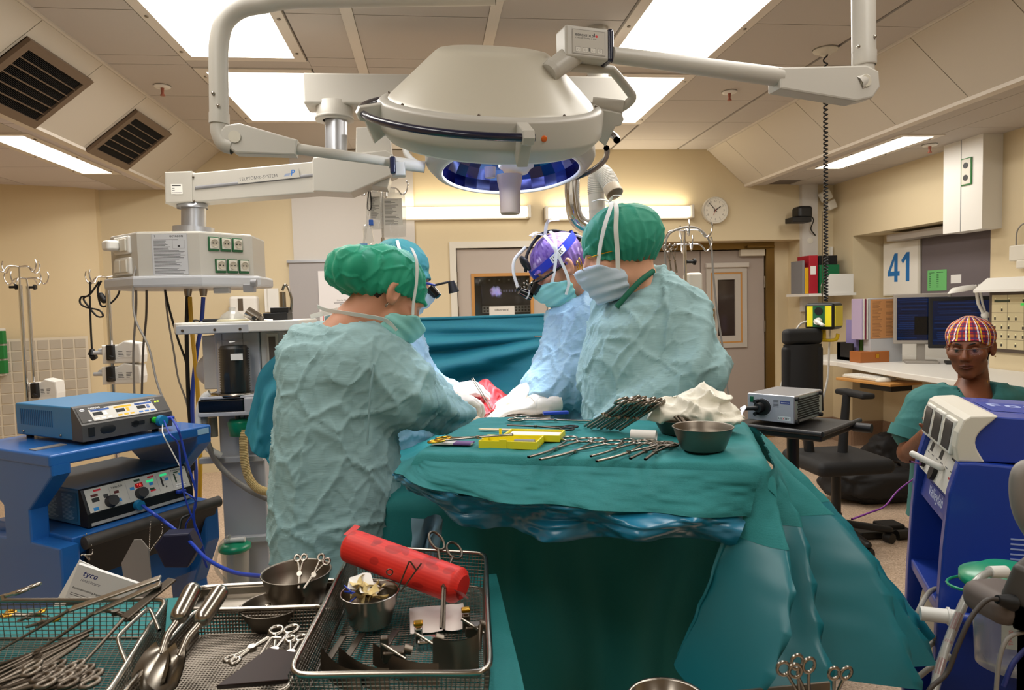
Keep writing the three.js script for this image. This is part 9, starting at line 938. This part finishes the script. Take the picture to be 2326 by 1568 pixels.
  [[[365, 1313], [160, 1385], 'upper flat forceps lying over the left basket'], [[365, 1326], [215, 1392], 'middle flat forceps lying over the left basket'], [[392, 1316], [282, 1405], 'dark flat forceps lying over the left basket']].forEach(([a, b, n], i) => { const k = thing('flat_forceps', n, 'forceps'), p = atY(...a, 1.075), q2 = atY(...b, 1.045), dd = q2.clone().sub(p), fr = dd.clone().normalize().cross(UPV).normalize(); part(k, 'arm', orient(box(0.019, dd.length(), 0.004, 0, 0, 0, 0.0015), p.clone().add(q2).multiplyScalar(0.5), fr, dd.clone().normalize(), fr.clone().cross(dd.clone().normalize())), i === 2 ? M.steelDark : M.steel); part(k, 'tip', rod(q2, q2.clone().addScaledVector(dd.clone().normalize(), 0.12).add(V(0, -0.03, 0)), 0.003, 0.0015, 8), M.steelDull); settle(k); });
  tt('ring handled clamp standing out at the far left of the basket', [62, 1338], [-40, 1372], 1.08, 1.05, { r: 0.003 }); tt('dark ring scissors in the left basket below the flat forceps', [300, 1400], [230, 1385], 1.02, 1.02, { m: M.steelDark, r: 0.003 });
  const hw = thing('carrying_wire', 'folding wire handle on the right side of the left basket', 'handle'); part(hw, 'wire', tube([rim(362, 1432), rim(338, 1382, 1.05), rim(268, 1448, 1.05), rim(288, 1508)], 0.003, 40, 8, 0.15), M.steel); settle(hw);
  const tri = thing('brown_wedge', 'dark red brown wedge lying at the front of the perforated tray', 'wedge'); part(tri, 'wedge', extrude([[0, 0], [0.11, 0], [0.1, 0.035], [0.06, 0.045]], 0.01, 0.002).rotateX(-0.9).translate(...atY(500, 1565, 0.985).toArray()), mat(0x2b120d, 0.4)); settle(tri);
}
// ---------- lower right corner, close to the camera ----------
{
  [[[1795, 1512], [1835, 1640], 'left ring scissors at the bottom edge before the drape'], [[1822, 1518], [1850, 1650], 'second ring clamp at the bottom edge before the drape'], [[1908, 1530], [1880, 1650], 'right ring clamp at the bottom edge before the drape']].forEach(([a, b, n]) => ringTool('ring_clamp', n, at(...a, 0.9), at(...b, 0.92), { up: V(0, 0, 1), r: 0.0024 }));
  const sm = thing('small_side_tray', 'small steel tray just below the frame holding ring clamps', 'tray'), o = at(1860, 1660, 0.92); part(sm, 'tray', [span(o.x - 0.25, o.x + 0.08, o.y - 0.02, o.y - 0.012, o.z - 0.1, o.z + 0.1, 0.003), span(o.x - 0.25, o.x + 0.08, o.y - 0.02, o.y + 0.01, o.z - 0.104, o.z - 0.1)], M.steelDull); part(sm, 'post', rod(V(o.x - 0.08, 0.02, o.z), V(o.x - 0.08, o.y - 0.02, o.z), 0.015, 0.015), M.steelDull); part(sm, 'foot', box(0.3, 0.03, 0.2, o.x - 0.08, 0.016, o.z, 0.01), M.steelDull); settle(sm);
  const rb = thing('steel_basin', 'steel basin rim at the bottom edge', 'basin'), q = at(1515, 1590, 0.9); part(rb, 'bowl', lathe([[0, -0.05], [0.03, -0.05], [0.052, 0], [0.056, 0.002], [0.05, 0.001], [0.028, -0.046], [0, -0.046]], 36), M.steel); part(rb, 'post', rod(V(0, -q.y + 0.02, 0), V(0, -0.05, 0), 0.012, 0.012), M.steelDull); part(rb, 'foot', lathe([[0, 0.03], [0.12, 0.02], [0.12, 0], [0, 0]], 24).translate(0, -q.y, 0), M.steelDull); place(rb, q);
}
renderer.render(scene, camera);
